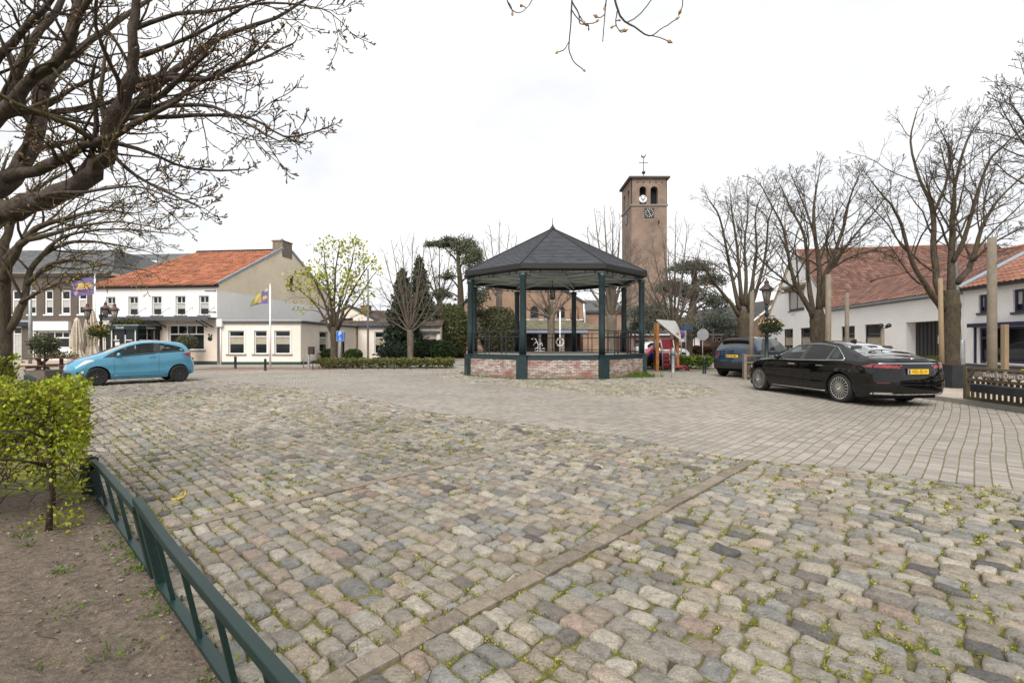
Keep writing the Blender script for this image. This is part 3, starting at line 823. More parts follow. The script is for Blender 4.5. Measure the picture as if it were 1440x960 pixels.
def tree(name, label, base, trunk, limbs, A, mx, seed, barkt='bark', barkc='bark', group=None, buds=0, budcol=None, knots=0, cat='tree'):
    """trunk: [(Vector, radius)..]; limbs: list of [(Vector, radius)..]; both in world space"""
    rg = random.Random(seed); base = Vector(base)
    t = thing(name, label, cat, base, 0, group)
    tb, tw, tips = MB(), MB(), []
    pts, rad = smooth_path([Vector(p)-base for p, r in trunk], [r for p, r in trunk], 4, .0)
    rad = [r*(1+rg.uniform(-.05,.06)) for r in rad]
    tb.tube(pts, rad, 12)
    for lb in limbs:
        pts, rad = smooth_path([Vector(p)-base for p, r in lb], [r for p, r in lb], 3, .0)
        pts = [p + Vector((rg.gauss(0,1),rg.gauss(0,1),rg.gauss(0,1)))*rad[i]*.16 if 0 < i else p for i, p in enumerate(pts)]
        rad = [r*(1+rg.uniform(-.07,.08)) for r in rad]
        tb.tube(pts, rad, 8 if rad[0] > .04 else 6)
        L = sum((pts[i+1]-pts[i]).length for i in range(len(pts)-1))
        spawn(tw, pts, rad, L, 0, mx, rg, A, tips, A.get('t0', .22))
    for q in range(knots):
        lb = rg.choice(limbs); i = rg.randrange(len(lb)); p, r = Vector(lb[i][0])-base, lb[i][1]
        tb.lathe([(0,-.6*r),(.8*r,-.3*r),(1.0*r,.1*r),(.6*r,.6*r),(0,.8*r)], 8, p+Vector((rg.uniform(-1,1),rg.uniform(-1,1),rg.uniform(-1,1)))*r*.5)
    tb.build('trunk', M[barkt], t); tw.build('crown', M[barkc], t)
    if buds:
        bb = MB()
        for p, d in tips:
            if rg.random() > buds: continue
            s = A.get('bud', .012)*rg.uniform(.7,1.3); x = d.orthogonal().normalized(); y = d.cross(x)
            c_ = rg.choice(budcol)
            o_ = len(bb.v)
            bb.add([p-d*s*.3, p+x*s*.42+d*s*.5, p+y*s*.42+d*s*.5, p-x*s*.42+d*s*.5, p-y*s*.42+d*s*.5, p+d*s*1.5],
                   [(0,2,1),(0,3,2),(0,4,3),(0,1,4),(5,1,2),(5,2,3),(5,3,4),(5,4,1)], 0, c_)
        bb.build('buds', M['bud'], t, kind='stuff')
    return t, tips
RK, RX = [.41], [0]
def PL(Y, pts, dy=0.0):
    """limb through picture points at depth Y (+dy towards its tip); radii in pixels"""
    k = len(pts)-1; out = []
    for i, (x, y, r) in enumerate(pts):
        if RX[0] and x > RX[0]: x = RX[0] + (x-RX[0])*.86
        YY = Y + dy*i/k
        out.append((P(x, y, YY), max(.45, r*RK[0])*YY/F))
    return out

A_vase = dict(seg=[8,6,4,3], up=[.03,.04,.02,.0], wander=.14, rmin=.0055, n=[12,6,4], ang=[.72,.75,.7], ratio=[.46,.52,.55], rr=.45, t0=.18)
SQ = 'knobbly bare trees in front of the white houses'
# tree in front of the white house, beside the blue-framed shop
Y = 15.8
tree('bare_tree', 'knobbly bare tree rising behind the dark planters by the garage opening', G(1333,570)*0 + Vector(((1338-720)*Y/F, Y, 0)),
     [(P(1338,543,Y),.26),(P(1337,500,Y),.235),(P(1337,455,Y),.24),(P(1337,430,Y),.27),(P(1338,408,Y),.17)],
     [PL(Y,[(1326,436,11),(1306,409,9),(1283,371,6.5),(1271,327,5.5),(1259,296,4),(1243,277,2.8),(1226,255,1.6)],-1.2),
      PL(Y,[(1330,428,11),(1317,398,9.5),(1313,340,8),(1311,296,6.5),(1294,252,4.5),(1280,200,3),(1289,158,1.6)],.9),
      PL(Y,[(1312,300,5.5),(1328,266,4),(1337,220,2.6),(1322,182,1.5)],-.5),
      PL(Y,[(1338,420,13),(1338,370,10),(1339,330,8),(1343,262,5),(1359,200,3.4),(1376,172,1.6)],.4),
      PL(Y,[(1343,262,4),(1331,238,3),(1322,205,1.6)],.9),
      PL(Y,[(1340,368,8),(1355,338,7),(1374,275,5),(1391,226,3.6),(1412,204,2.6),(1442,178,1.4)],-.9),
      PL(Y,[(1346,398,10),(1368,366,8),(1380,322,5.5),(1403,282,4),(1442,244,2)],1.2),
      PL(Y,[(1366,368,5),(1400,340,3.2),(1442,318,2)],-.8),
      PL(Y,[(1385,318,3),(1384,285,2.6),(1398,236,1.6)],.6)], A_vase, 3, 31, group=SQ, knots=9)
# tree left of it, in front of the gable
Y = 17.8
tree('bare_tree', 'vase-shaped bare tree standing in front of the white gable window', Vector(((1152-720)*Y/F, Y, 0)),
     [(P(1152,537,Y),.30),(P(1152,490,Y),.27),(P(1151,462,Y),.28),(P(1150,446,Y),.25),(P(1151,436,Y),.16)],
     [PL(Y,[(1144,448,10),(1130,420,8),(1117,396,6.5),(1108,357,5),(1100,318,3.6),(1084,287,2.4),(1071,262,1.4)],-.8),
      PL(Y,[(1145,444,9),(1138,400,7),(1135,360,5.5),(1129,325,4.5),(1113,296,3),(1098,262,1.5)],.9),
      PL(Y,[(1152,440,12),(1153,392,8.5),(1149,352,6.5),(1144,312,5),(1147,272,3.4),(1152,243,1.6)],.2),
      PL(Y,[(1146,335,4),(1135,300,3),(1122,268,2),(1112,244,1.3)],1.2),
      PL(Y,[(1156,432,10),(1160,388,8),(1176,350,6),(1187,316,5),(1196,276,3),(1208,246,1.5)],-.6),
      PL(Y,[(1160,385,7),(1178,362,5),(1203,330,3.6),(1228,300,2.4),(1246,276,1.3)],.9),
      PL(Y,[(1168,378,4),(1200,360,3),(1232,352,2.2),(1257,362,1.3)],-.9),
      PL(Y,[(1130,420,5),(1112,402,4),(1086,380,2.8),(1056,352,1.6)],-.9)], A_vase, 3, 37, group=SQ, knots=8)
Y = 24.5
tree('bare_tree', 'bare tree with a mossy trunk standing behind the blue parked car', Vector(((1046-720)*Y/F, Y, 0)),
     [(P(1046,521,Y),.28),(P(1046,480,Y),.25),(P(1045,450,Y),.28),(P(1045,436,Y),.18)],
     [PL(Y,[(1040,446,7),(1026,424,6),(1008,402,4.5),(996,384,3.2),(985,372,2)],-.9),
      PL(Y,[(1040,436,8),(1031,396,6),(1022,354,4.5),(1012,306,3),(996,280,1.5)],.8),
      PL(Y,[(1044,430,8),(1040,390,6),(1037,348,4.5),(1030,305,3),(1027,272,1.4)],-.5),
      PL(Y,[(1048,430,8),(1049,390,6),(1047,345,4),(1052,300,2.6),(1050,268,1.4)],.9),
      PL(Y,[(1052,434,8),(1060,385,5.5),(1064,350,4),(1062,305,2.6),(1070,276,1.3)],0),
      PL(Y,[(1052,440,8),(1064,408,6),(1077,356,4.2),(1080,312,2.8),(1090,286,1.3)],-.9)], A_vase, 3, 41, group=SQ, knots=6)
# tree whose trunk stands beyond the right edge of the picture
Y = 11.2
A2 = dict(A_vase, n=[12,6,4])
tree('bare_tree', 'bare tree cut off by the right edge, only its twigs showing', Vector(((1535-720)*Y/F, Y, 0)),
     [(P(1535,570,Y),.27),(P(1532,450,Y),.25),(P(1530,380,Y),.26)],
     [PL(Y,[(1530,385,14),(1500,300,10),(1475,235,7),(1445,180,4.5),(1425,150,2.2)],-.8),
      PL(Y,[(1535,370,14),(1510,270,10),(1490,190,7),(1466,140,4),(1442,108,2)],.6),
      PL(Y,[(1535,370,14),(1540,250,10),(1545,120,6),(1530,40,3)],.3)], A2, 3, 43, group=SQ)

# the near tree whose trunk stands left of the picture; heavy limbs reach over the square
RK[0] = .45; RX[0] = 240
Y = 4.3
A_near = dict(seg=[9,7,5,4], up=[.035,.045,.05,.06], wander=.15, rmin=.0032, n=[10,5,2.8], ang=[.72,.78,.75], ratio=[.36,.44,.42], rr=.42, t0=.2, bud=.014)
nb = Vector(((-95-720)*Y/F, Y, 0))
tree('old_tree', 'old tree at the left edge with heavy dark limbs reaching over the square', nb,
     [(Vector((nb.x,Y,-.05)),.36),(P(-95,560,Y),.30),(P(-92,420,Y),.29),(P(-85,340,Y),.32),(P(-72,290,Y),.25),(P(-62,245,Y),.16),(P(-52,205,Y),.10)],
     [PL(Y,[(-75,330,42),(0,300,34),(60,282,29),(115,256,26),(150,222,24),(153,185,23),(168,152,21),(183,118,18),(188,75,15),(190,20,12),(200,-50,8)],-.5),
      PL(Y,[(155,180,17),(205,135,12),(250,98,10),(300,62,8),(352,42,6.5),(410,26,5),(470,-6,3)],.5),
      PL(Y,[(172,148,13),(215,140,10),(262,105,8),(300,75,6)],-.8),
      PL(Y,[(165,160,12),(225,150,9),(280,120,7),(330,100,5.5),(385,85,4),(440,62,2.6)],.8),
      PL(Y,[(178,130,11),(240,112,9),(300,112,7),(345,92,5),(390,66,3.6)],-.6),
      PL(Y,[(160,165,9),(230,165,7),(300,162,5.5),(370,166,4.2),(425,192,3),(470,186,2)],-.5),
      PL(Y,[(165,150,9),(240,150,6.5),(310,150,5),(372,178,4),(415,198,2.6)],-1.0),
      PL(Y,[(158,200,7),(210,215,5),(262,235,4),(320,240,3),(362,238,1.8)],.4),
      PL(Y,[(150,212,6),(190,246,5),(230,268,4),(270,285,2.8),(296,294,1.8)],-.5),
      PL(Y,[(-60,300,36),(0,262,28),(35,225,24),(55,170,22),(60,120,19),(85,80,17),(100,40,14),(115,-20,10)],.6),
      PL(Y,[(60,122,15),(90,90,12),(130,55,9),(180,20,7),(240,-20,5)],1.2),
      PL(Y,[(10,250,20),(70,232,16),(118,206,13),(160,190,10),(205,165,8),(255,140,6)],-.7),
      PL(Y,[(-70,290,30),(-40,200,25),(0,160,20),(50,105,16),(90,80,13),(112,20,9),(150,-30,6)],-.9),
      PL(Y,[(-60,240,24),(0,150,15),(45,60,12),(80,15,9),(110,-40,6)],.3),
      PL(Y,[(-60,180,18),(0,80,12),(50,25,9),(90,-20,6)],-.5),
      PL(Y,[(-40,200,16),(0,162,12),(70,160,10),(120,152,8),(175,135,6),(235,95,4)],1.0),
      PL(Y,[(188,80,9),(235,66,6.5),(300,40,5),(360,10,3.6),(430,-12,2.2)],-1.0),
      PL(Y,[(190,40,8),(250,20,6),(320,14,4.5),(400,4,3.2),(485,12,2),(520,32,1.4)],-.4),
      PL(Y,[(30,290,10),(70,272,6),(120,270,4.5),(190,262,3.2),(250,282,2)],-1.2),
      PL(Y,[(110,255,8),(95,225,5),(80,205,4),(60,200,2.6)],-.8)],
     A_near, 3, 51, 'bark_near', 'bark_twig', buds=.6, budcol=[(.12,.06,.035),(.20,.12,.05),(.28,.19,.07),(.10,.05,.04)], knots=26)
RK[0] = .50; RX[0] = 0
# bough overhead: hanging twigs at the top edge, on a bough above the frame
A_hang = dict(seg=[6,4], up=[.02,.10], wander=.16, rmin=.0034, n=[2.6,1], ang=[.8,.6], ratio=[.28,.4], rr=.7, t0=.25, bud=.022)
Yb = 2.9
tree('old_tree', 'overhanging bough of a tree above the view, budding twigs dangling at the top edge', Vector((-2.6,-1.2,0)),
     [(Vector((-2.6,-1.2,-.05)),.26),(Vector((-2.55,-1.15,1.6)),.22),(Vector((-2.4,-1.0,3.0)),.22),(Vector((-2.2,-.8,3.6)),.2)],
     [[(Vector((-2.2,-.8,3.5)),.11),(Vector((-1.4,.6,4.0)),.08),(Vector((-.5,1.9,4.15)),.06),(P(800,-90,Yb),.04),(P(960,-110,Yb),.025)],
      PL(Yb,[(806,-95,4),(806,-40,3.2),(804,5,2.4),(802,40,2),(800,68,1.8),(805,84,1.4)],.06),
      PL(Yb,[(804,2,2.2),(814,20,1.8),(816,34,1.6),(832,33,1.2)],-.06),
      PL(Yb,[(862,-85,3),(856,-30,2.2),(852,4,1.7),(849,40,1.3)],.1),
      PL(Yb,[(848,-90,4),(858,-30,3.4),(872,22,2.8),(892,38,2.2),(913,51,1.8),(928,42,1.4)],0),
      PL(Yb,[(868,16,2),(866,34,1.5),(872,45,1.2)],-.05),
      PL(Yb,[(700,-80,3),(708,-20,2),(718,12,1.5),(732,18,1.2),(744,8,1)],.1),
      PL(Yb,[(960,-100,3),(962,-40,2),(960,0,1.5)],.05)],
     A_hang, 1, 57, 'bark_near', 'bark_twig', buds=1, budcol=[(.32,.20,.08),(.25,.13,.06),(.38,.27,.12)])

# second tree of the same row, further along the hedge
Y = 11.5
A_mid = dict(seg=[8,6,4,3], up=[.03,.03,.03,.02], wander=.15, rmin=.0052, n=[10,5,3], ang=[.7,.75,.7], ratio=[.45,.5,.5], rr=.45, t0=.2, bud=.03)
tree('old_tree', 'grey-barked spreading tree behind the far clipped hedge at the left', Vector(((8-720)*Y/F, Y, 0)),
     [(Vector(((2-720)*Y/F,Y,-.05)),.25),(P(1,500,Y),.20),(P(0,430,Y),.19),(P(-2,395,Y),.21),(P(-6,370,Y),.17)],
     [PL(Y,[(6,470,11),(22,448,10),(36,415,9),(42,380,7.5),(70,352,6),(105,340,4.5),(150,342,3),(200,352,1.6)],.4),
      PL(Y,[(0,400,16),(20,360,10),(50,322,8),(90,308,6),(140,296,4),(188,300,2)],-.8),
      PL(Y,[(-5,390,16),(10,330,10),(30,290,7),(60,260,5),(95,240,3)],.8),
      PL(Y,[(38,400,7),(70,372,5),(110,366,3.6),(160,374,2.4),(205,380,1.5)],-.9),
      PL(Y,[(45,376,6),(80,338,4.5),(125,325,3.4),(175,322,2.4),(235,328,1.4)],.9),
      PL(Y,[(0,385,14),(25,345,9),(70,330,6),(110,318,4.5),(165,312,2.6),(210,318,1.5)],-1.3),
      PL(Y,[(-10,380,14),(-10,330,9),(-5,270,6),(10,220,3)],0),
      PL(Y,[(30,425,6),(60,408,4),(85,398,3),(120,390,1.6)],-.8),
      PL(Y,[(-15,385,13),(-50,330,9),(-70,260,5)],.4)],
     A_mid, 3, 61, 'bark', 'bark', buds=.35, budcol=[(.36,.30,.06),(.45,.28,.06),(.22,.20,.05)], knots=10)

# tree coming into leaf by the disabled-parking sign
def leafy_crown(t, tips, rg, share, n, spread, size, cols, name='leaves'):
    b = MB(); pts = []
    for p, d in tips:
        if rg.random() > share: continue
        k = rg.integers(max(1,n//2), n+1)
        for q in range(k): pts.append((p.x+rg.normal(0,spread), p.y+rg.normal(0,spread), p.z+rg.normal(0,spread)))
    cards(b, np.array(pts), size, rg, cols, up=.2)
    return b.build(name, M['leaf'], t)
Y = 29.5
A_leaf = dict(A_vase, rmin=.006, n=[8,5,3], wander=.1)
t, tips = tree('young_leaf_tree', 'multi-stemmed tree coming into pale yellow-green leaf beside the blue parking sign', Vector(((470-720)*Y/F, Y, 0)),
     [(P(469,516,Y),.24),(P(470,490,Y),.20),(P(470,468,Y),.23),(P(470,460,Y),.2)],
     [PL(Y,[(467,464,4.5),(460,435,3.4),(448,405,2.4),(436,385,1.4)],-.8),
      PL(Y,[(468,462,4.5),(465,425,3.4),(459,385,2.4),(456,358,1.2)],.8),
      PL(Y,[(470,462,5),(470,420,3.4),(472,380,2.4),(476,352,1.2)],-.4),
      PL(Y,[(472,462,5),(479,420,3.6),(492,380,2.4),(498,352,1.2)],.6),
      PL(Y,[(474,463,5),(484,432,3.6),(498,405,2.8),(516,376,1.3)],-.8),
      PL(Y,[(474,466,4.5),(484,446,3.4),(500,425,2.4),(524,388,1.2)],.9),
      PL(Y,[(466,468,4),(452,440,3),(438,422,2),(414,402,1.1)],.9)], A_leaf, 2, 67)
leafy_crown(t, tips, np.random.default_rng(5), .68, 8, .16, .12, [(.34,.37,.05),(.45,.46,.09),(.26,.31,.045),(.50,.46,.10)])

# pollard-like bare tree on the green strip before the conifers
Y = 33
A_fine = dict(A_vase, rmin=.0065, n=[10,6,3], ratio=[.40,.48,.5])
lim = []
rg_ = random.Random(9)
for i, (tx, ty) in enumerate([(536,402),(541,360),(553,352),(566,346),(580,344),(596,350),(610,358),(622,384),(560,372),(590,372),(630,420),(525,430)]):
    d_y = rg_.uniform(-2,2)
    lim.append(PL(Y,[(577,468,2.6),(577+(tx-577)*.35,468+(ty-468)*.3,2),(577+(tx-577)*.75,468+(ty-468)*.68,1.2),(tx,ty,.8)], d_y))
tree('pollard_tree', 'pale-trunked pollard tree with a fan of bare twigs before the conifers', Vector(((577-720)*Y/F, Y, 0)),
     [(P(577,512,Y),.22),(P(577,490,Y),.19),(P(577,472,Y),.24),(P(577,464,Y),.2)], lim, A_fine, 2, 71, 'bark_far', 'bark_far')

# bare trees behind the bandstand and by the church
def vase_tree(label, px, Y, ybase, fork, rpx, tips_px, seed, A=None, mx=2, name='bare_tree', group='bare trees round the church', bark='bark_far'):
    rg2 = random.Random(seed); lims = []
    for i, (tx, ty) in enumerate(tips_px):
        f0 = fork + rg2.uniform(-4, 10)*15/Y
        lims.append(PL(Y,[(px,f0,rpx*.95),(px+(tx-px)*.32,f0+(ty-f0)*.30,rpx*.62),(px+(tx-px)*.72,f0+(ty-f0)*.66,rpx*.34),(tx,ty,rpx*.15)], rg2.uniform(-.08,.08)*Y))
    return tree(name, label, Vector(((px-720)*Y/F, Y, 0)), [(P(px,ybase,Y),rpx*1.1*Y/F),(P(px,(ybase+fork)/2,Y),rpx*Y/F),(P(px,fork,Y),rpx*1.05*Y/F),(P(px,fork-6,Y),rpx*.7*Y/F)],
         lims, A or A_fine, mx, seed, bark, bark, group=group)
A_far = dict(A_vase, rmin=.009, n=[8,5,3], ratio=[.36,.45,.5])
vase_tree('bare tree with a forked trunk seen through the middle of the bandstand', 775, 36, 508, 447, 5, [(742,412),(752,380),(766,360),(782,352),(800,372),(812,402),(735,432)], 81, A_far)
vase_tree('bare tree by the church tower, its trunk seen through the right of the bandstand', 860, 34, 509, 448, 7, [(826,330),(838,312),(850,305),(862,308),(872,320),(884,350),(818,382),(896,400)], 83, A_far)
vase_tree('slender bare tree rising behind the left slope of the bandstand roof', 702, 46, 501, 420, 4, [(680,345),(690,328),(702,322),(716,326),(726,340),(672,372)], 85, A_far)
vase_tree('bare tree with many upright stems behind the playground tower', 948, 27.5, 516, 470, 5.5, [(905,372),(918,346),(932,330),(950,318),(966,326),(984,352),(1000,384),(896,410),(880,352),(940,360)], 87, dict(A_fine, n=[10,6,3]))
vase_tree('bare tree standing behind the pale-trunked pollard and the conifers', 618, 47, 501, 430, 4, [(590,360),(604,348),(618,345),(634,352),(645,372)], 89, A_far)

# conifers
def conifer(label, px, Y, ytop, wpx, seed, name='conifer', n=9500):
    rg = np.random.default_rng(seed); base = Vector(((px-720)*Y/F, Y, 0))
    t = thing(name, label, 'conifer', base, 0, 'dark conifers')
    Ht = H + (480-ytop)*Y/F; Rm = wpx*Y/F/2
    b = MB(); b.tube([(0,0,-.05),(0,0,Ht*.5),(.05,0,Ht*.97)], [.16,.11,.02], 7); b.build('trunk', M['bark'], t)
    pts = []
    nb = 230
    for i in range(nb):
        f = (i/nb)**1.1; z = .25 + f*(Ht-.35); L = Rm*(1-f)**.8*rg.uniform(.55,1.15)+.12; az = i*2.4+rg.normal(0,.3)
        for q in range(int(n/nb*(.35+1.1*(1-f)))):
            s = rg.uniform(.15,1)**.7; w_ = .28*L*(1-s*.6)
            x = cos(az)*L*s + rg.normal(0,w_*.5); y = sin(az)*L*s + rg.normal(0,w_*.5)
            pts.append((x, y, z - .35*L*s*s + .18*L*s + rg.normal(0,.07)))
    b = MB(); cards(b, np.array(pts), .17, rg, [(.030,.048,.028),(.042,.064,.034),(.058,.08,.042),(.024,.038,.025)], up=-.2)
    b.build('crown', M['needle'], t); return t
conifer('tall dark conifer with a narrow crooked top, taller of the two', 590, 40, 362, 78, 3)
conifer('dark bushy conifer nearest the cream house end, behind the pollard tree', 566, 37.5, 378, 66, 4)
# cedars with flat spreading pads
def cedar(label, px, Y, trunk, pads, seed, cols, name='cedar'):
    rg = np.random.default_rng(seed); base = Vector(((px-720)*Y/F, Y, 0)); t = thing(name, label, 'tree', base)
    tb, b, tw = MB(), MB(), MB()
    tp = [P(x,y,Y)-base for x,y,r in trunk]; tr = [r*Y/F for x,y,r in trunk]
    tp, tr = smooth_path(tp, tr, 3); tb.tube(tp, tr, 8)
    allp = []
    rr = random.Random(seed)
    for (ax, ay, bx, by, w_, h_, nn) in pads:    # branch from a to pad centre b; pad width/height in px
        dY = rg.uniform(-2.2,2.2)
        a, c = P(ax,ay,Y)-base, P(bx,by,Y+dY)-base
        mid_ = a.lerp(c,.5) + Vector((0,0,.25))
        pp, rd = smooth_path([a, mid_, c], [.10,.06,.02], 3); tb.tube(pp, rd, 5)
        sx, sz = w_*Y/F/2, h_*Y/F/2
        for q in range(int(nn)):
            cl_ = rg.normal(0,1,3)*(sx*.45, sx*.45, sz*.45)
            m_ = rg.integers(40,64)
            pts = np.array([c.x,c.y,c.z]) + cl_ + rg.normal(0,1,(m_,3))*(sx*.19, sx*.19, sz*.24)
            pts[:,2] -= ((pts[:,0]-c.x)/sx)**2*sz*.5
            allp.append(pts)
            if q % 4 == 0: tw.tube([c, c+Vector(cl_)], [.02,.008], 3, 0, None, False)
    cards(b, np.concatenate(allp), .105*Y/44, rg, cols, up=.15)
    tb.build('trunk', M['bark'], t); tw.build('twigs', M['bark'], t, kind='stuff'); b.build('crown', M['needle'], t); return t
CG = [(.105,.118,.070),(.13,.138,.085),(.085,.098,.062),(.16,.158,.10)]
cedar('tall spreading cedar left of the bandstand with a leaning flat top', 649, 43, [(649,506,6.5),(649,470,6),(648,430,5),(647,395,3.6),(644,362,2.6),(648,342,1.4)],
      [(646,372,616,344,40,10,26),(646,366,636,341,38,12,30),(647,360,655,345,40,18,44),(647,375,664,360,38,26,56),(647,398,672,384,34,24,40),(648,410,628,388,26,10,14),(648,420,622,412,34,14,20),(648,430,672,415,32,22,34),(648,440,618,440,30,16,22),(648,452,676,442,34,24,34),(648,462,626,466,30,22,24),(648,470,668,470,30,24,26)], 5, CG)
cedar('broad blue-green cedar spreading beside the church tower', 966, 37, [(966,512,8),(967,480,7.5),(970,450,6.5),(975,425,5),(978,390,3),(975,372,1.5)],
      [(975,400,972,376,64,14,60),(975,410,1000,392,44,16,40),(975,420,945,402,60,18,60),(972,440,915,438,66,22,74),(972,450,898,460,44,18,40),(974,440,1004,424,44,20,44),(972,455,1012,448,56,20,56),(970,462,940,456,70,20,64),(975,430,968,412,60,20,54),(972,462,990,462,56,18,46),(972,470,1030,462,30,14,22)], 6,
      [(.080,.102,.082),(.105,.122,.095),(.065,.085,.07),(.13,.14,.10)])
# ------------------------------------------------------------------ bandstand
bs = thing('bandstand', 'octagonal bandstand with slate roof, dark green columns and brick base', 'bandstand', (BSC[0], BSC[1], 0), R(1.2))
def octv(Rr, z, k): a = R(22.5 + 45*k); return Vector((Rr*cos(a), Rr*sin(a), z))
RV, RE = 3.98, 4.20
# slate roof with courses, curved a little towards the top
b = MB(); rs = random.Random(2)
def rprof(t):    # t 0 eave..1 apex -> radius, z
    return RE*(1-t)*(1-.35*max(0,(t-.86)/.14)**2*.6), 4.42 + 2.2*t
NR = 26
for k in range(8):
    for i in range(NR):
        t0, t1 = i/NR, (i+1)/NR
        r0, z0 = rprof(t0); r1, z1 = rprof(t1)
        a0, a1 = octv(r0, z0+.022, k), octv(r0, z0+.022, k+1); c0, c1 = octv(r1, z1+.004, k), octv(r1, z1+.004, k+1)
        ns = max(1, int((a1-a0).length/.22)); o = .5*(i % 2)/ns
        cuts = [0] + [(j+.0)/ns + o for j in range(0 if o else 1, ns)] + [1]
        for j in range(len(cuts)-1):
            u0, u1 = cuts[j], cuts[j+1]
            g = rs.uniform(.72,1.25); c_ = (.047*g,.050*g,.061*g)
            b.quad(a0.lerp(a1,u0), a0.lerp(a1,u1), c0.lerp(c1,u1), c0.lerp(c1,u0), 0, c_)
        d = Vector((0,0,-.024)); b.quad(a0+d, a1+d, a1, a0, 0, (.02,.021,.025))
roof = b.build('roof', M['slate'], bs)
b = MB()
for k in range(8):
    pts = [octv(rprof(i/10)[0], rprof(i/10)[1]+.03, k) for i in range(11)]
    b.tube(pts, .030, 6)
b.lathe([(.16,6.58),(.10,6.68),(.05,6.75),(.018,6.85),(.012,7.1),(0,7.16)], 10)
b.build('ridge_cap', simple('lead_ridges', (.022,.023,.027), .7, .2), roof)
# fascia gutter
b = MB()
for k in range(8):
    o0, o1 = octv(RE+.03, 0, k), octv(RE+.03, 0, k+1); i0, i1 = octv(RE-.12, 0, k), octv(RE-.12, 0, k+1)
    def q(p, z): return Vector((p.x, p.y, z))
    b.quad(q(o0,4.235), q(o1,4.235), q(o1,4.425), q(o0,4.425)); b.quad(q(i0,4.18), q(i1,4.18), q(o1,4.235), q(o0,4.235))
    b.quad(q(i1,4.18), q(i0,4.18), q(i0,4.40), q(i1,4.40)); b.quad(q(o0,4.425), q(o1,4.425), q(i1,4.40), q(i0,4.40))
b.build('fascia', simple('dark_fascia', (.012,.010,.010), .6, .2), roof)
# boarded underside
b = MB()
for k in range(8):
    a0, a1 = octv(RE-.10, 4.36, k), octv(RE-.10, 4.36, k+1); c = Vector((0,0,5.35))
    nb_ = 9
    for j in range(nb_):
        t0, t1 = j/nb_, (j+1)/nb_ - .012
        g = rs.uniform(.9,1.08)
        b.quad(a1.lerp(c,t0), a0.lerp(c,t0), a0.lerp(c,t1), a1.lerp(c,t1))
b.build('underside', M['underside'], bs)
b = MB()
for k in range(8):      # rafters under the hips, eaves beam
    b.beam(octv(RE-.2,4.28,k), Vector((0,0,5.25)), .07, .12)
b.build('rafter', M['underside'], bs)
b = MB()
for k in range(8): b.tube([octv(RV,4.12,k), Vector((0,0,4.32))], .022, 6)
b.lathe([(.07,4.27),(.07,4.37)], 12); b.build('tie_rods', M['white_steel'], bs)
for k in range(8):
    b = MB(); a0, a1 = octv(RV,0,k), octv(RV,0,k+1)
    b.beam(a0+Vector((0,0,4.205)), a1+Vector((0,0,4.205)), .10, .07)
    b.beam(a0+Vector((0,0,4.09)), a1+Vector((0,0,4.09)), .025, .025)
    for j in range(1, 14):
        p = a0.lerp(a1, j/14); b.beam(p+Vector((0,0,4.09)), p+Vector((0,0,4.17)), .010, .010) if j % 3 == 0 else None
    for j in (1.4, 3.1, 6.9, 10.9, 12.6):
        p = a0.lerp(a1, j/14); b.lathe([(0,-.02),(.022,0),(.03,.05),(.018,.09),(0,.10)], 8, (p.x*1.02,p.y*1.02,4.08))
    b.build('eaves_beam', M['paint_green'], bs)
for k in range(8):
    p = octv(RV,0,k); b = MB()
    b.lathe([(.128,.90),(.128,1.9),(.124,3.90),(.14,3.93),(.155,3.97),(.155,4.08)], 16, (p.x,p.y,0))
    b.build('column', M['paint_green'], bs)
    b = MB(); a = R(22.5+45*k); Mx = Matrix.Translation((p.x,p.y,0)) @ Matrix.Rotation(a,4,'Z')
    b.cbox(-.21,.21,-.21,.21,-.05,.90,.012,0,None,Mx); b.cbox(-.235,.235,-.235,.235,.90,.935,.008,0,None,Mx)
    b.build('pedestal', M['paint_green'], bs)
for k in range(8):
    b = MB(); a0, a1 = octv(RV,0,k), octv(RV,0,k+1); L = (a1-a0).length; mid_ = (a0+a1)/2
    Mx = Matrix.Translation(mid_) @ Matrix.Rotation(R(45*(k+1))-pi/2, 4, 'Z')
    # local: x along wall, +y inwards... wall object keeps its own frame for the brick pattern
    b.box(-L/2+.16, L/2-.16, -.14, .10, -.05, .735)
    w_ = b.build('base_wall', M['brick_stand'], bs); w_.matrix_local = Mx @ Matrix.Rotation(pi,4,'Z')
    b = MB(); b.cbox(-L/2+.16, L/2-.16, -.15, .15, .735, .90, .012); b.cbox(-L/2+.16, L/2-.16, -.17, .19, .90, .925, .006)
    r_ = b.build('rail_cap', M['paint_green'], bs); r_.matrix_local = Mx @ Matrix.Rotation(pi,4,'Z')
b = MB(); b.slab([tuple(octv(RV-.02,0,k)[:2]) for k in range(8)], .5, .90); b.build('floor_deck', M['concrete'], bs)
# railings on the five back sides (k = 4,5 are the front faces)
def railing(k):
    b = MB(); a0, a1 = octv(RV,0,k), octv(RV,0,k+1); up = Vector((0,0,1))
    for z in (1.86, 1.63, 1.02): b.beam(a0+up*z, a1+up*z, .035, .035)
    for t in (.06,.30,.38,.62,.70,.94):
        p = a0.lerp(a1,t); b.beam(p+up*.9, p+up*1.86, .036, .036, up=(1,0,0))
    b.build('railing', M['black_iron'], bs)
for k in range(8):
    m_ = octv(1,0,k)+octv(1,0,k+1)
    if m_.y > -1.5: railing(k)
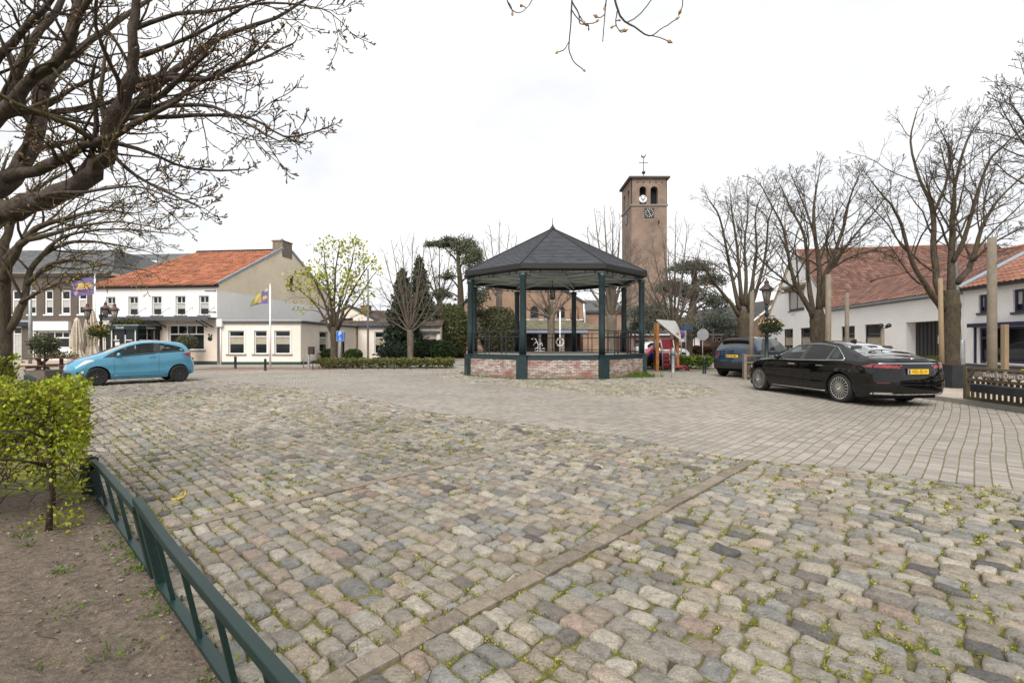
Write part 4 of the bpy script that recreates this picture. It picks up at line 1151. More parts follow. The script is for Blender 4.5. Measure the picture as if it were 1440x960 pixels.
# hanging lantern in the middle
ln_ = MB(); ln_.tube([(0,0,4.3),(0,0,3.98)], .012, 6)
ln_.lathe([(.03,3.98),(.10,3.94),(.19,3.84),(.19,3.82)], 8); ln_.lathe([(.11,3.38),(.12,3.41),(.12,3.43)], 8)
for j in range(4):
    a = R(45+90*j); ln_.beam((.16*cos(a),.16*sin(a),3.82),(.11*cos(a),.11*sin(a),3.42),.018,.018)
lt = thing('hanging_lantern', 'black lantern hanging under the middle of the bandstand roof', 'lantern', (BSC[0],BSC[1],0))
ln_.build('lamp_frame', M['black_iron'], lt)
b = MB(); b.lathe([(.10,3.43),(.15,3.81)], 4, M=Matrix.Rotation(R(45),4,'Z')); b.build('lamp_glass', M['lamp_glass'], lt)
# white sticker on the left front column
p = octv(RV,0,5)
b = MB(); rg = np.random.default_rng(77)
GC = [(.10,.18,.03),(.15,.22,.04),(.20,.25,.06),(.08,.14,.025)]
pf = G(905,530)
for q in range(230):
    a_ = rg.uniform(0,6.28); r_ = abs(rg.normal(0,.42)); tuft(b, pf.x-.25+r_*cos(a_)*1.1, pf.y+r_*sin(a_)*.5+.1, 0, 9, rg.uniform(.10,.30), rg, GC, .04)
for (tx,ty,nn,hh) in ((695,527,14,.34),(663,528,10,.14),(840,533,14,.16),(790,534,8,.10),(720,534,8,.1),(760,534,8,.12),(810,534,10,.1),(740,535,8,.08),(855,533,12,.12),(870,532,12,.14)):
    g_ = G(tx,ty)
    for q in range(nn): tuft(b, g_.x+rg.normal(0,.16), g_.y+.08+rg.normal(0,.05), 0, 8, hh*rg.uniform(.5,1.1), rg, GC, .03)
k = 900; a_ = rg.uniform(pi,2*pi,k); r_ = rg.uniform(3.95,4.25,k)
cards(b, np.stack([BSC[0]+r_*np.cos(a_), BSC[1]+r_*np.sin(a_), rg.uniform(.0,.04,k)],1), .035, rg, GC, up=.8)
b.build('grass_tufts', M['weed'], kind='stuff')

# ------------------------------------------------------------------ building helpers
class Face:
    """a facade plane: origin (x,y) in building space, direction angle; local (s, out, z)"""
    def __init__(s, par, ox, oy, ang=0.0):
        s.p = par; s.M = Matrix.Translation((ox,oy,0)) @ Matrix.Rotation(ang,4,'Z')
    def pt(s, x, out, z): return s.M @ Vector((x, -out, z))
    def wall(s, name, outer, holes, mat, depth=.14, label=None, mb=None):
        b = MB() if mb is None else mb
        polys = [[Vector((x,z,0)) for x,z in outer]] + [[Vector((x,z,0)) for x,z in h] for h in holes]
        flat = [q for p_ in polys for q in p_]
        fs = []
        for t in geometry.tessellate_polygon(polys):
            a,c,d = (flat[i] for i in t)
            fs.append(t if (c-a).cross(d-a).z > 0 else t[::-1])
        b.add([s.pt(q.x,0,q.y) for q in flat], fs)
        for h in holes:
            k = len(h)
            for i in range(k):
                (x0,z0),(x1,z1) = h[i], h[(i+1)%k]
                b.quad(s.pt(x0,0,z0), s.pt(x0,-depth,z0), s.pt(x1,-depth,z1), s.pt(x1,0,z1))
        return b.build(name, mat, s.p, label) if mb is None else None
    def box(s, b, x0, x1, o0, o1, z0, z1, m=0):
        v = [s.pt(x,o,z) for z in (z0,z1) for x,o in ((x0,o1),(x1,o1),(x1,o0),(x0,o0))]
        b.add(v, [(3,2,1,0),(4,5,6,7),(0,1,5,4),(1,2,6,5),(2,3,7,6),(3,0,4,7)], m)
    def window(s, x0, x1, z0, z1, frame='white_paint', fw=.06, mull=(), trans=None, blind=0, blindmat='blind', sill=.06, sillmat='sill_stone', depth=.12, door=False, trans_mull=(), surround=0, name=None, pane='pane', bars2=None):
        b = MB(); o0, o1 = -depth, -depth+.055
        s.box(b,x0,x0+fw,o0,o1,z0,z1); s.box(b,x1-fw,x1,o0,o1,z0,z1); s.box(b,x0+fw,x1-fw,o0,o1,z1-fw,z1); s.box(b,x0+fw,x1-fw,o0,o1,z0,z0+fw)
        if trans: s.box(b,x0+fw,x1-fw,o0,o1+.01,trans-fw*.5,trans+fw*.5)
        for mx in mull: s.box(b,mx-fw*.45,mx+fw*.45,o0,o1-.004,z0+fw,(trans-fw*.5) if trans else z1-fw)
        for mx in trans_mull: s.box(b,mx-fw*.4,mx+fw*.4,o0,o1-.004,trans+fw*.5,z1-fw)
        if surround:
            g = surround
            s.box(b,x0-g,x0-.003,-.05,.025,z0-.0,z1+g); s.box(b,x1+.003,x1+g,-.05,.025,z0,z1+g); s.box(b,x0-.003,x1+.003,-.05,.025,z1+.003,z1+g)
        win = b.build(name or ('door' if door else 'window'), M[frame], s.p)
        b = MB(); s.box(b,x0+fw*.5,x1-fw*.5,-depth-.03,-depth+.012,z0+fw*.5,z1-fw*.5); b.build('pane', M[pane], win)
        if blind:
            top = (trans-fw*.5) if trans else z1-fw
            b = MB(); zb = top-(top-z0)*blind
            s.box(b,x0+fw,x1-fw,-depth+.012,-depth+.02,zb,top); b.build('blind', M[blindmat], win)
        if sill:
            b = MB(); s.box(b,x0-.06-surround,x1+.06+surround,-.10,.06,z0-sill-.002,z0-.002); b.build('sill', M[sillmat], win)
        return win
def rect(x0,x1,z0,z1): return [(x0,z0),(x1,z0),(x1,z1),(x0,z1)]
def archpoly(x0,x1,z0,z1,n=10):
    r = (x1-x0)/2; c = (x0+x1)/2
    return [(x0,z0),(x1,z0)] + [(c+r*cos(pi*i/n), z1-r+r*sin(pi*i/n)) for i in range(n+1)]
def tiled(b, o, ud, vd, W, L, pal, tw=.22, row=.33, amp=.028, rs=None, wv=None, lift=.02):
    """pantile roof plane: o eave corner, ud along eave, vd up the slope; wv(v)->(u0,u1) clip"""
    rs = rs or random.Random(1)
    o, ud, vd = Vector(o), Vector(ud).normalized(), Vector(vd).normalized(); nn = ud.cross(vd).normalized()
    if nn.z < 0: nn = -nn
    nr = max(1, int(L/row)); row = L/nr
    for i in range(nr):
        v0, v1 = i*row, (i+1)*row
        u0, u1 = (0, W) if wv is None else wv((v0+v1)/2/L)
        nt = max(1, int((u1-u0)/tw)); t_ = (u1-u0)/nt
        for j in range(nt):
            g = rs.choice(pal); k = rs.uniform(.82,1.15); c_ = (g[0]*k,g[1]*k,g[2]*k)
            xs = [0,.28,.5,.78,1.0]; hs = [amp*.2,-amp*.25,-amp*.1,amp*.9,amp*.25]
            vs = []
            for vv, ex in ((v0-.02, lift+.022), (v1, lift)):
                for x_, h_ in zip(xs, hs): vs.append(o + ud*(u0+(j+x_)*t_) + vd*vv + nn*(h_+ex))
            for x_, h_ in zip(xs, hs): vs.append(o + ud*(u0+(j+x_)*t_) + vd*(v0-.02) + nn*(h_+lift-.012))
            b.add(vs, [(q,q+1,q+6,q+5) for q in range(4)] + [(q+10,q+11,q+1,q) for q in range(4)], 0, c_, False)
def planes(b, pts, m=0, col=None):
    b.add([Vector(p) for p in pts], [tuple(range(len(pts)))], m, col)
RED = [(.165,.080,.056),(.135,.066,.048),(.195,.10,.07),(.12,.062,.05),(.165,.09,.068),(.10,.052,.044)]
ORANGE = [(.33,.115,.055),(.27,.09,.045),(.38,.14,.068),(.22,.08,.045),(.34,.13,.07)]

# ------------------------------------------------------------------ white cafe with the orange roof
cf = thing('cafe', 'white two-storey cafe with orange tiled roof and glazed front porch', 'building', (-25.3,29.6,0), R(-7))
W_, D_, EA, RI = 8.16, 14.2, 4.72, 8.0
f = Face(cf, 0, 0)
upx = [.95, 2.45, 4.0, 5.55, 7.05]
holes = [rect(x-.02,x+.60,3.0,4.12) for x in upx] + [rect(5.05,7.35,.95,2.42), rect(.75,1.55,.4,2.5)]
f.wall('wall', [(0,0),(W_,0),(W_,2.62),(0,2.62)], holes[5:], M['plaster_cream'])
f.wall('wall', [(0,2.62),(W_,2.62),(W_,EA),(0,EA)], holes[:5], M['brick_cafe'])
for x in upx:
    wn = f.window(x-.02,x+.60,3.0,4.12,fw=.05,trans=3.72,trans_mull=(x+.29,),blind=.45,blindmat='curtain',surround=.05)
f.window(5.05,7.35,.95,2.42,fw=.06,trans=1.88,trans_mull=(5.62,6.2,6.78),surround=.05)
f.window(.75,1.55,.4,2.5,fw=.06,trans=1.9,door=True,sill=0)
b = MB(); f.box(b,0,W_,.002,.03,0,.30); b.build('plinth', M['plinth_green'], cf)
# eaves gutter and verge
b = MB(); f.box(b,-.1,W_+.12,.0,.16,EA-.12,EA+.05); f.box(b,-.1,W_+.05,.16,.26,EA-.03,EA+.06); b.build('gutter', M['black_paint'], cf)
# side gable (right-hand wall, faces +x): lower white, upper buff
g = Face(cf, W_, 0, pi/2)
g.wall('gable_wall', [(0,0),(D_,0),(D_,4.2),(0,4.45)], [], M['brick_cafe'])
mid_ = D_/2
hol = rect(mid_+.35,mid_+.85,5.25,6.3)
g.wall('gable_wall', [(0,4.45),(D_,4.2),(D_,EA),(mid_+.6,RI+.05),(mid_-.6,RI+.05),(0,EA)], [hol], M['plaster_gable'])
g.window(mid_+.35,mid_+.85,5.25,6.3,fw=.05,frame='grey_paint')
b = MB()
for (a_,c_) in (((0,EA+.1),(mid_-.55,RI+.12)),((D_,EA+.1),(mid_+.55,RI+.12))):
    b.beam(g.pt(a_[0],.02,a_[1]), g.pt(c_[0],.02,c_[1]), .10, .16)
b.build('verge_flashing', M['zinc'], cf)
# other walls
b = MB(); planes(b,[(0,0,0),(0,0,EA),(0,D_/2,RI),(0,D_,EA),(0,D_,0)]); planes(b,[(0,D_,0),(0,D_,EA),(W_,D_,EA),(W_,D_,0)]); b.build('back_wall', M['plaster_cream'], cf)
# roof
b = MB(); sl = math.hypot(D_/2+.25, RI-EA+.1)
vd = Vector((0, D_/2+.25, RI-EA+.1))
tiled(b, (-.1,-.25,EA-.02), (1,0,0), vd, W_+.12, sl, ORANGE, rs=random.Random(8), wv=lambda t: (max(0, (t-.1)*1.3), W_+.12))
roof = b.build('roof', M['tile_orange'], cf)
b = MB(); planes(b,[(W_,D_+.2,EA),(W_,D_/2,RI+.02),(.9,D_/2,RI+.02),(-.1,D_+.2,EA)]); b.tube([(1.0,D_/2,RI+.1),(W_-.3,D_/2,RI+.1)], .10, 6); planes(b,[(-.08,-.2,EA),(.95,D_/2,RI),(-.08,D_+.2,EA)])
b.build('ridge', M['tile_orange'], roof)
b = MB(); b.cbox(W_-.75,W_+.02,D_/2-.62,D_/2+.62,RI-.5,RI+.62,.02); b.box(W_-.8,W_+.06,D_/2-.67,D_/2+.67,RI+.62,RI+.70)
b.lathe([(.1,0),(.09,.2),(0,.2)],10,(W_-.4,D_/2,RI+.70)); b.build('chimney', simple('grey_chimney', (.20,.17,.13), .9, .2, 6, bump=.3), cf)
# balcony canopy strip along the front, with stays
b = MB(); f.box(b,1.4,W_,.0,.75,2.70,2.84); f.box(b,1.35,W_+.05,.72,.80,2.66,2.88)
can = b.build('canopy', M['grey_paint'], cf)
b = MB()
for x in (3.3,4.85,6.35,7.75): b.beam(f.pt(x,.70,2.86), f.pt(x-.28+.55,.0,3.45), .02,.02)
for x in (4.6,7.25,7.6): b.beam(f.pt(x,.65,2.70), f.pt(x+.3,.02,2.28), .05,.05)
b.build('stay', M['black_iron'], can)
b = MB()
for z in (3.17,4.40): b.beam(f.pt(W_-.75,.03,z), f.pt(W_-.12,.03,z), .02,.03); b.lathe([(0,-.04),(.06,0),(0,.04)],8,f.pt(W_-.1,.04,z))
b.build('wall_anchor', M['black_iron'], cf)
# glazed porch
P0, P1, PD = 2.78, 4.52, 1.55
pf_ = Face(cf, P0, -PD)
pw = P1-P0
b = MB()
for x in (0,.85,pw-.09): pf_.box(b,x,x+.09,-.09,0,0,2.2)
pf_.box(b,-.12,pw+.12,-.12,.12,2.12,2.34); pf_.box(b,pw+.0,pw+.12,-PD+.02,-.12,2.12,2.34)
for x in (0,pw-.09):
    pf_.box(b,x,x+.09,-PD+.01,-.09,.0,.75); pf_.box(b,x,x+.09,-PD+.01,-.09,2.1,2.2)
pf_.box(b,.09,pw-.09,-.08,-.02,0,.55)
po = b.build('porch', M['lamp_green'], cf)
b = MB(); pf_.box(b,.095,pw-.095,-.06,-.045,.55,2.12); pf_.box(b,.02,.07,-PD+.02,-.1,.75,2.1); pf_.box(b,pw-.07,pw-.02,-PD+.02,-.1,.75,2.1); b.build('pane', M['pane'], po)
b = MB()
for x in (.092,pw-.155): pf_.box(b,x,x+.062,-.03,.012,.02,2.11)
pf_.box(b,.34,.42,-.04,.004,1.56,1.80); pf_.box(b,.25,.60,-.04,.004,1.50,1.55); pf_.box(b,.95,1.4,-.04,.004,1.50,1.55); pf_.box(b,.95,1.0,-.04,.004,1.0,1.82); pf_.box(b,.34,.62,-.04,.002,.95,1.42)
for o_ in (-.62,-1.1): pf_.box(b,pw-.012,pw-.004,o_-.03,o_,.76,2.09)
pf_.box(b,pw-.012,pw-.006,-1.4,-.12,1.50,1.55)
b.build('porch_trim', M['white_paint'], po)
b = MB(); pf_.box(b,-.05,pw+.05,-PD+.0,-.02,2.34,2.40); b.build('porch_roof', M['zinc'], po)
b = MB(); rg = np.random.default_rng(31); k = 1500
pts = np.array([pf_.pt(x,o,z) for x,o,z in zip(rg.uniform(-.1,pw-.1,k), rg.uniform(-.7,-.05,k), 2.42+np.abs(rg.normal(0,.12,k)))])
cards(b, pts, .06, rg, [(.07,.08,.025),(.11,.12,.035),(.13,.10,.04),(.05,.065,.02)], up=.3); b.build('roof_greenery', M['leaf'], po)
# faded lettering over the window and on the porch fascia
Mt = Matrix.Rotation(pi/2,4,'X')
text('wall_lettering', 'De Lantaern', .27, simple('faded_letters', (.47,.41,.36), .8, .1), cf, Matrix.Translation((6.2,-.004,2.55)) @ Mt, shear=.2)
text('porch_lettering', 'Eetcafé', .17, M['white_paint'], po, Matrix.Translation((P0+.75,-PD-.125,2.23)) @ Mt, shear=.2)
text('porch_lettering', 'Lantaern', .17, M['white_paint'], po, Matrix.Translation((P1+.126,-PD+.75,2.23)) @ Matrix.Rotation(pi/2,4,'Z') @ Mt, shear=.2)
# round dark emblem on the wall
b = MB(); b.lathe([(0,.05),(.10,.04),(.14,.02),(.15,0)],14,M=Matrix.Translation(f.pt(7.72,0,1.62)) @ Matrix.Rotation(pi/2,4,'X')); b.lathe([(0,.04),(.05,.03),(.06,0)],10,M=Matrix.Translation(f.pt(7.66,0,1.84)) @ Matrix.Rotation(pi/2,4,'X')); b.lathe([(0,.04),(.05,.03),(.06,0)],10,M=Matrix.Translation(f.pt(7.82,0,1.80)) @ Matrix.Rotation(pi/2,4,'X'))
b.build('wall_emblem', M['lamp_green'], cf)
b = MB(); b.tube([f.pt(W_+.28,.06,0), f.pt(W_+.28,.06,2.5)], .045, 8); f.box(b,W_+.1,W_+.45,.02,.2,2.3,2.75); b.build('downpipe', M['white_paint'], cf)

# single-storey cream annexe in front of the gable
an = thing('annexe', 'single-storey flat-roofed cream annexe with three blinds-half-down front windows', 'building', (-17.0,28.55,0), 0)
f = Face(an,0,0); AW, AH = 4.70, 2.52; AD = 11.5
wx = [(.50,1.42),(2.0,2.75),(3.18,4.10)]
f.wall('wall', [(0,0),(AW,0),(AW,AH),(0,AH)], [rect(a,c,.72,2.08) for a,c in wx], M['plaster_ext'])
for a,c in wx: f.window(a,c,.72,2.08,fw=.06,trans=1.74,blind=.42,surround=.07,sill=.07)
s2 = Face(an, AW, 0, pi/2-.02)
s2.wall('wall', [(0,0),(AD,0),(AD,AH),(0,AH)], [rect(2.6,4.0,.75,2.1), rect(6.3,7.2,.1,2.1)], M['plaster_ext'])
s2.window(2.6,4.0,.75,2.1,trans=1.7,blind=.45,surround=.06); s2.window(6.3,7.2,.1,2.1,frame='black_paint',door=True,sill=0)
b = MB(); f.box(b,-.02,AW+.02,.003,.025,0,.27); s2.box(b,.0,AD,.003,.025,0,.27); b.build('plinth', M['plinth_green'], an)
b = MB(); f.box(b,-.05,AW+.10,-.1,.10,AH-.02,AH+.13); s2.box(b,-.0,AD,-.1,.10,AH-.02,AH+.13); f.box(b,0,AW,-AD,-.1,AH,AH+.05); b.build('fascia', M['grey_paint'], an)
b = MB(); planes(b,[(0,AD,0),(0,AD,AH),(AW,AD,AH),(AW,AD,0)]); b.build('back_wall', M['plaster_ext'], an)
b = MB(); f.box(b,-.05,AW+.1,-.1,.115,AH+.13,AH+.16); s2.box(b,.0,AD,-.1,.115,AH+.13,AH+.16); b.build('white_edge', M['white_paint'], an)

# low cream house with brown roof and brick chimney, right of the annexe
lh = thing('low_house', 'low cream house with brown roof and orange brick chimney behind the clipped bushes', 'house', (-12.0,38.2,0), 0)
f = Face(lh,0,0); LW, LH_, LD = 6.4, 2.62, 7.5
f.wall('wall', [(0,0),(LW,0),(LW,LH_),(0,LH_)], [rect(1.30,2.02,.5,2.2), rect(3.1,6.2,.4,2.12)], M['plaster_ext'])
f.window(1.30,2.02,.5,2.2,trans=1.75,blind=.45,surround=.08)
f.window(3.1,6.2,.4,2.12,fw=.09,mull=(3.75,4.0),surround=.06,blind=.25)
b = MB(); f.box(b,2.9,6.4,.0,.12,2.12,2.28); b.build('lintel', M['grey_paint'], lh)
b = MB(); sl = math.hypot(LD/2+.2,1.45)
tiled(b,(-2.0,-.25,LH_),(1,0,0),(0,LD/2+.2,1.45),LW+2.2,sl,[(.085,.068,.055),(.10,.08,.062),(.075,.06,.052)],tw=.3,row=.35,rs=random.Random(4))
planes(b,[(-2,LD+.2,LH_),(LW+.2,LD+.2,LH_),(LW+.2,LD/2,LH_+1.47),(-2,LD/2,LH_+1.47)],0,(.08,.065,.055))
b.build('roof', M['tile'], lh)
b = MB(); f.box(b,-.5,LW+.1,.06,.22,LH_-.06,LH_+.06); b.build('gutter', M['roof_dark'], lh)
b = MB(); f.box(b,.3,2.0,.10,.26,LH_-.03,LH_+.12); b.build('blue_fascia', simple('blue_board', (.05,.09,.20), .5, .1), lh)
b = MB(); planes(b,[(0,0,0),(0,LD,0),(0,LD,LH_),(0,LD/2,LH_+1.4),(0,0,LH_)]); planes(b,[(LW,0,0),(LW,LD,0),(LW,LD,LH_),(LW,LD/2,LH_+1.4),(LW,0,LH_)]); planes(b,[(0,LD,0),(LW,LD,0),(LW,LD,LH_),(0,LD,LH_)]); b.build('side_wall', M['plaster_ext'], lh)
b = MB(); b.cbox(-.55,.15,2.5,3.2,LH_+.7,LH_+1.75,.02); b.box(-.6,.2,2.45,3.25,LH_+1.75,LH_+1.83)
for x in (-.4,-.05): b.tube([(x,2.85,LH_+1.8),(x,2.85,LH_+2.7)], .05, 8)
b.build('chimney', M['brick_chimney'], lh)
# small gabled cream extension between annexe and low house
ge = thing('gabled_outbuilding', 'small cream gabled extension behind the leafy tree', 'building', (-15.6,39.2,0), 0)
f = Face(ge,0,0)
f.wall('wall', [(0,0),(5.6,0),(5.6,2.7),(2.6,4.25),(0,2.7)], [rect(1.9,2.9,2.72,3.3)], M['plaster_ext']); f.window(1.9,2.9,2.72,3.3,frame='grey_paint',sill=.04)
b = MB()
for a_,c_ in (((-.2,2.66),(2.6,4.33)),((5.8,2.66),(2.6,4.33))): b.beam(f.pt(a_[0],.05,a_[1]), f.pt(c_[0],.05,c_[1]), .12,.16)
b.build('verge', M['roof_dark'], ge)
b = MB(); planes(b,[(-.2,0,2.65),(2.6,0,4.3),(2.6,5,4.3),(-.2,5,2.65)]); planes(b,[(5.8,0,2.65),(2.6,0,4.3),(2.6,5,4.3),(5.8,5,2.65)]); b.build('roof', M['roof_dark'], ge)
b = MB(); f.box(b,0,5.8,.0,.16,2.62,2.78); b.build('gutter', M['zinc'], ge)

# ------------------------------------------------------------------ brown brick row house with slate roof, far left
rh = thing('row_house', 'dark brown brick house with white sash windows and slate roof at the left', 'building', (-46,36.6,0), R(-2))
f = Face(rh,0,0); RW, RH_ = 16.5, 6.35
def rx(px): return (px-720)*36.3/F + 46
wins = [(17,31),(40,52.5),(64.5,77),(88,102),(113,126)]
ww = [(rx(a),rx(c),3.45,5.25) for a,c in wins] + [(rx(-16),rx(-4),3.45,5.25)]
lows = [(rx(18),rx(31),.15,2.55), (rx(-30),rx(9),.8,2.3), (rx(46),rx(52),.15,2.6), (rx(53.5),rx(101),.95,2.2)]
f.wall('wall', [(0,0),(RW,0),(RW,RH_),(0,RH_)], [rect(*q) for q in ww+lows], M['brick_brown'])
for q in ww: f.window(*q,fw=.11,trans=4.55,sill=.10,sillmat='white_paint',blind=.5,blindmat='curtain')
f.window(*lows[0],fw=.09,trans=2.0,door=True,sill=0,pane='pane',blind=.9,blindmat='curtain'); f.window(*lows[1],fw=.10,mull=(rx(-12),)); f.window(*lows[2],fw=.08,trans=2.1,door=True,sill=0)
f.window(*lows[3],fw=.10,trans=1.72,mull=(rx(78),),trans_mull=(rx(65),rx(78),rx(90)),blind=0)
b = MB(); f.box(b,rx(53),rx(104),.005,.28,2.25,2.92); f.box(b,rx(53),rx(104),.005,.1,.0,.93); b.build('shop_fascia', M['white_paint'], rh)
b = MB(); f.box(b,rx(-40),rx(52),.005,.30,2.58,2.86); b.build('dark_canopy', M['anthracite'], rh)
b = MB(); f.box(b,rx(-40),rx(52),.005,.34,2.862,3.02); b.build('canopy_top', M['zinc'], rh)
b = MB(); f.box(b,-.1,RW+.15,-.05,.35,RH_+.05,RH_+.2); f.box(b,-.1,RW+.1,-.05,.10,RH_-.12,RH_+.05); b.build('cornice', M['sill_stone'], rh)
b = MB(); rs = random.Random(6)
o0 = (-.1,-.3,RH_+.2)
tiled(b,o0,(1,0,0),(0,3.4,2.2),RW+.5,math.hypot(3.4,2.2),[(.10,.105,.11),(.12,.122,.125),(.085,.088,.092)],tw=.3,row=.22,amp=.0,rs=rs,wv=lambda t:(0,RW+.5-2.6*t))
planes(b,[(-.1,3.1,RH_+2.4),(RW-2.2,3.1,RH_+2.4),(RW-4.5,9,RH_+2.75),(-.1,9,RH_+2.75)],0,(.07,.07,.07))
planes(b,[(RW+.4,-.3,RH_+.2),(RW-2.2,3.1,RH_+2.4),(RW-4.5,9,RH_+2.75),(RW+.4,12,RH_+.2)],0,(.07,.073,.078))
b.build('roof', M['slate'], rh)
b = MB(); s2 = Face(rh,RW,0,pi/2); planes(b,[s2.pt(0,0,0),s2.pt(10,0,0),s2.pt(10,0,RH_),s2.pt(0,0,RH_)]); planes(b,[(0,10,0),(RW,10,0),(RW,10,RH_),(0,10,RH_)]); planes(b,[(0,0,0),(0,10,0),(0,10,RH_),(0,0,RH_)]); b.build('side_wall', M['brick_brown'], rh)
b = MB(); s2.box(b,-.05,10,.0,.2,RH_-.05,RH_+.2); b.build('side_cornice', M['white_paint'], rh)
b = MB(); b.cbox(3.0,3.7,4.0,4.7,RH_+2,RH_+3.6,.02); b.build('chimney', M['brick_brown'], rh)
# taller slate roof behind
hb = thing('hip_roofed_house', 'tall house with a broad grey slate hipped roof behind the cafe', 'building', (-41,44,0), R(-5))
b = MB(); rs = random.Random(16)
HE, HT = 6.6, 10.35
vd = Vector((0,6.5,HT-HE)); tiled(b,(0,0,HE),(1,0,0),vd,17.5,vd.length,[(.115,.12,.128),(.135,.14,.145),(.10,.105,.112),(.14,.14,.13)],tw=.32,row=.25,amp=0.0,rs=rs,wv=lambda t:(0,17.5-4.8*t))
planes(b,[(17.5,0,HE),(17.5,13,HE),(12.7,6.5,HT+.02),(12.7,6.48,HT)],0,(.085,.09,.096)); planes(b,[(0,6.5,HT),(12.7,6.5,HT),(17.5,13,HE),(0,13,HE)],0,(.08,.08,.085))
b.build('roof', M['slate'], hb)
b = MB(); b.box(.2,17.3,.2,12.8,0,HE); b.build('wall', M['brick_brown'], hb)
b = MB(); b.cbox(6.2,7.2,3.0,3.4,HE+1.4,HE+2.5,.02); w_ = b.build('dormer', M['white_paint'], hb)

# ------------------------------------------------------------------ white houses on the right (street line)
WA = math.atan(.19)                                     # wall runs along (.19,1)/norm
wall_o = Vector((15.4+.19*46.3, 46.3, 0))               # far end
# building frame: local x runs from the far end towards the viewer, local -y faces the square
RZ = -(pi/2) - WA
def wx_(px):
    Yq = 15.4/((px-720)/F-.19); return (wall_o.y-Yq)*math.hypot(1,.19)
def wz_(px,py):
    Yq = 15.4/((px-720)/F-.19); return H-(py-480)*Yq/F
wh = thing('white_house', 'long white house with stepped red tiled roofs and a gable to the street', 'house', wall_o, RZ)
f = Face(wh,0,0)
GX0, GXM, GX1, WX1 = 0.0, wx_(1124), wx_(1169), wx_(1354)
ez, az_ = 3.78, 8.75
gw = GX1
GXM = gw/2
up = rect(wx_(1109.5)-.1, wx_(1131), 3.95, 5.75)
lowg = [rect(wx_(1103)-.1,wx_(1115),.85,2.5), rect(wx_(1125.5),wx_(1139),.85,2.5), rect(wx_(1088.5),wx_(1092.5),.9,1.75)]
f.wall('gable_wall', [(0,0),(gw,0),(gw,ez),(GXM+.25,az_),(GXM-.25,az_),(0,ez)], [up]+lowg, M['brick_white'])
f.window(up[0][0],up[1][0],3.95,5.75,frame='black_paint',fw=.11,mull=((up[0][0]+up[1][0])/2,),blind=.9,blindmat='curtain',sillmat='grey_paint')
b = MB(); f.box(b,up[0][0]-.35,up[1][0]+.35,.0,.45,5.78,5.98); f.box(b,up[0][0]-.2,up[1][0]+.2,.0,.3,5.62,5.78); b.build('window_hood', M['wood_grey'], wh)
for q in lowg[:2]: f.window(q[0][0],q[1][0],q[0][1],q[2][1],frame='black_paint',fw=.09,trans=1.85,blind=.7)
q = lowg[2]; f.window(q[0][0],q[1][0],q[0][1],q[2][1],frame='black_paint',fw=.05)
b = MB()
for a_,c_ in (((-.1,ez-.05),(GXM,az_+.12)),((gw+.0,ez-.05),(GXM,az_+.12))): b.beam(f.pt(a_[0],.03,a_[1]), f.pt(c_[0],.03,c_[1]), .12,.14)
b.build('verge_board', M['sill_stone'], wh)
text('gable_lettering', 'ANNO', .32, simple('gable_letters', (.48,.47,.46), .7, .05), wh, Matrix.Translation((up[0][0]+1.1,-.004,3.62)) @ Mt)
# wing towards the viewer
hw = [rect(wx_(1160),wx_(1169.5)+.35,.95,2.42), rect(wx_(1183),wx_(1202),.95,2.42), rect(wx_(1216),wx_(1238.5),.95,2.44)]
garage = rect(wx_(1274),wx_(1326),.0,2.42)
f.wall('wall', [(gw,0),(WX1,0),(WX1,ez),(gw,ez)], hw[1:]+[garage], M['brick_white'], depth=.5)
for q in hw[1:]: f.window(q[0][0],q[1][0],q[0][1],q[2][1],frame='black_paint',fw=.09,trans=1.75,blind=.85)
b = MB(); f.box(b,garage[0][0],garage[1][0],-.5,-.44,0,2.42)
for x in np.arange(garage[0][0]+.3, garage[1][0]-.1, .3): f.box(b,x,x+.02,-.44,-.425,.02,2.4)
gd = b.build('garage_door', M['black_paint'], wh)
b = MB(); f.box(b,wx_(1305),wx_(1311),-.425,-.41,1.35,1.72); b.build('notice', M['sign_white'], gd)
b = MB(); f.box(b,wx_(1306),wx_(1310),-.41,-.405,1.40,1.56); b.build('notice_print', M['sign_red'], gd)
b = MB(); planes(b,[(0,0,0),(0,7,0),(0,7,ez),(0,0,ez)]); planes(b,[(0,14,0),(gw,14,0),(gw,14,ez),(gw/2,14,az_),(0,14,ez)]); planes(b,[(WX1,0,0),(WX1,6.2,0),(WX1,6.2,ez),(WX1,3.1,5.57),(WX1,0,ez)]); b.build('back_wall', M['brick_white'], wh)
# roofs
b = MB(); rs = random.Random(12)
vd = Vector((-GXM, 0, az_-ez)); vd2 = Vector((GXM,0,az_-ez)); LL = vd.length
tiled(b,(gw+.1,14,ez),(0,-1,0),vd,14.05,LL,RED,tw=.26,row=.36,rs=rs,amp=.055)
tiled(b,(-.1,0-.05,ez),(0,1,0),vd2,14.05,LL,RED,tw=.5,row=.5,rs=rs)
b.tube([(GXM,-.05,az_+.06),(GXM,14,az_+.06)], .12, 8, 0, (.25,.10,.06))
b.build('gable_roof', M['tile'], wh)
b = MB(); vd = Vector((0,3.1+.3,(5.57-ez)*(3.4/3.1))); 
tiled(b,(gw-.6,-.3,ez-.12),(1,0,0),vd,WX1-gw+.6,vd.length,RED,tw=.26,row=.34,rs=rs,amp=.055,wv=lambda t:(max(0,.5-t*1.0)*0+ (0 if t<.05 else 0), WX1-gw+.6))
planes(b,[(gw,6.4,ez-.1),(WX1,6.4,ez-.1),(WX1,3.1,5.6),(gw,3.1,5.6)],0,(.25,.1,.06))
b.tube([(gw-1.4,3.1,5.66),(WX1,3.1,5.66)], .11, 8, 0, (.27,.11,.06))
b.build('wing_roof', M['tile'], wh)
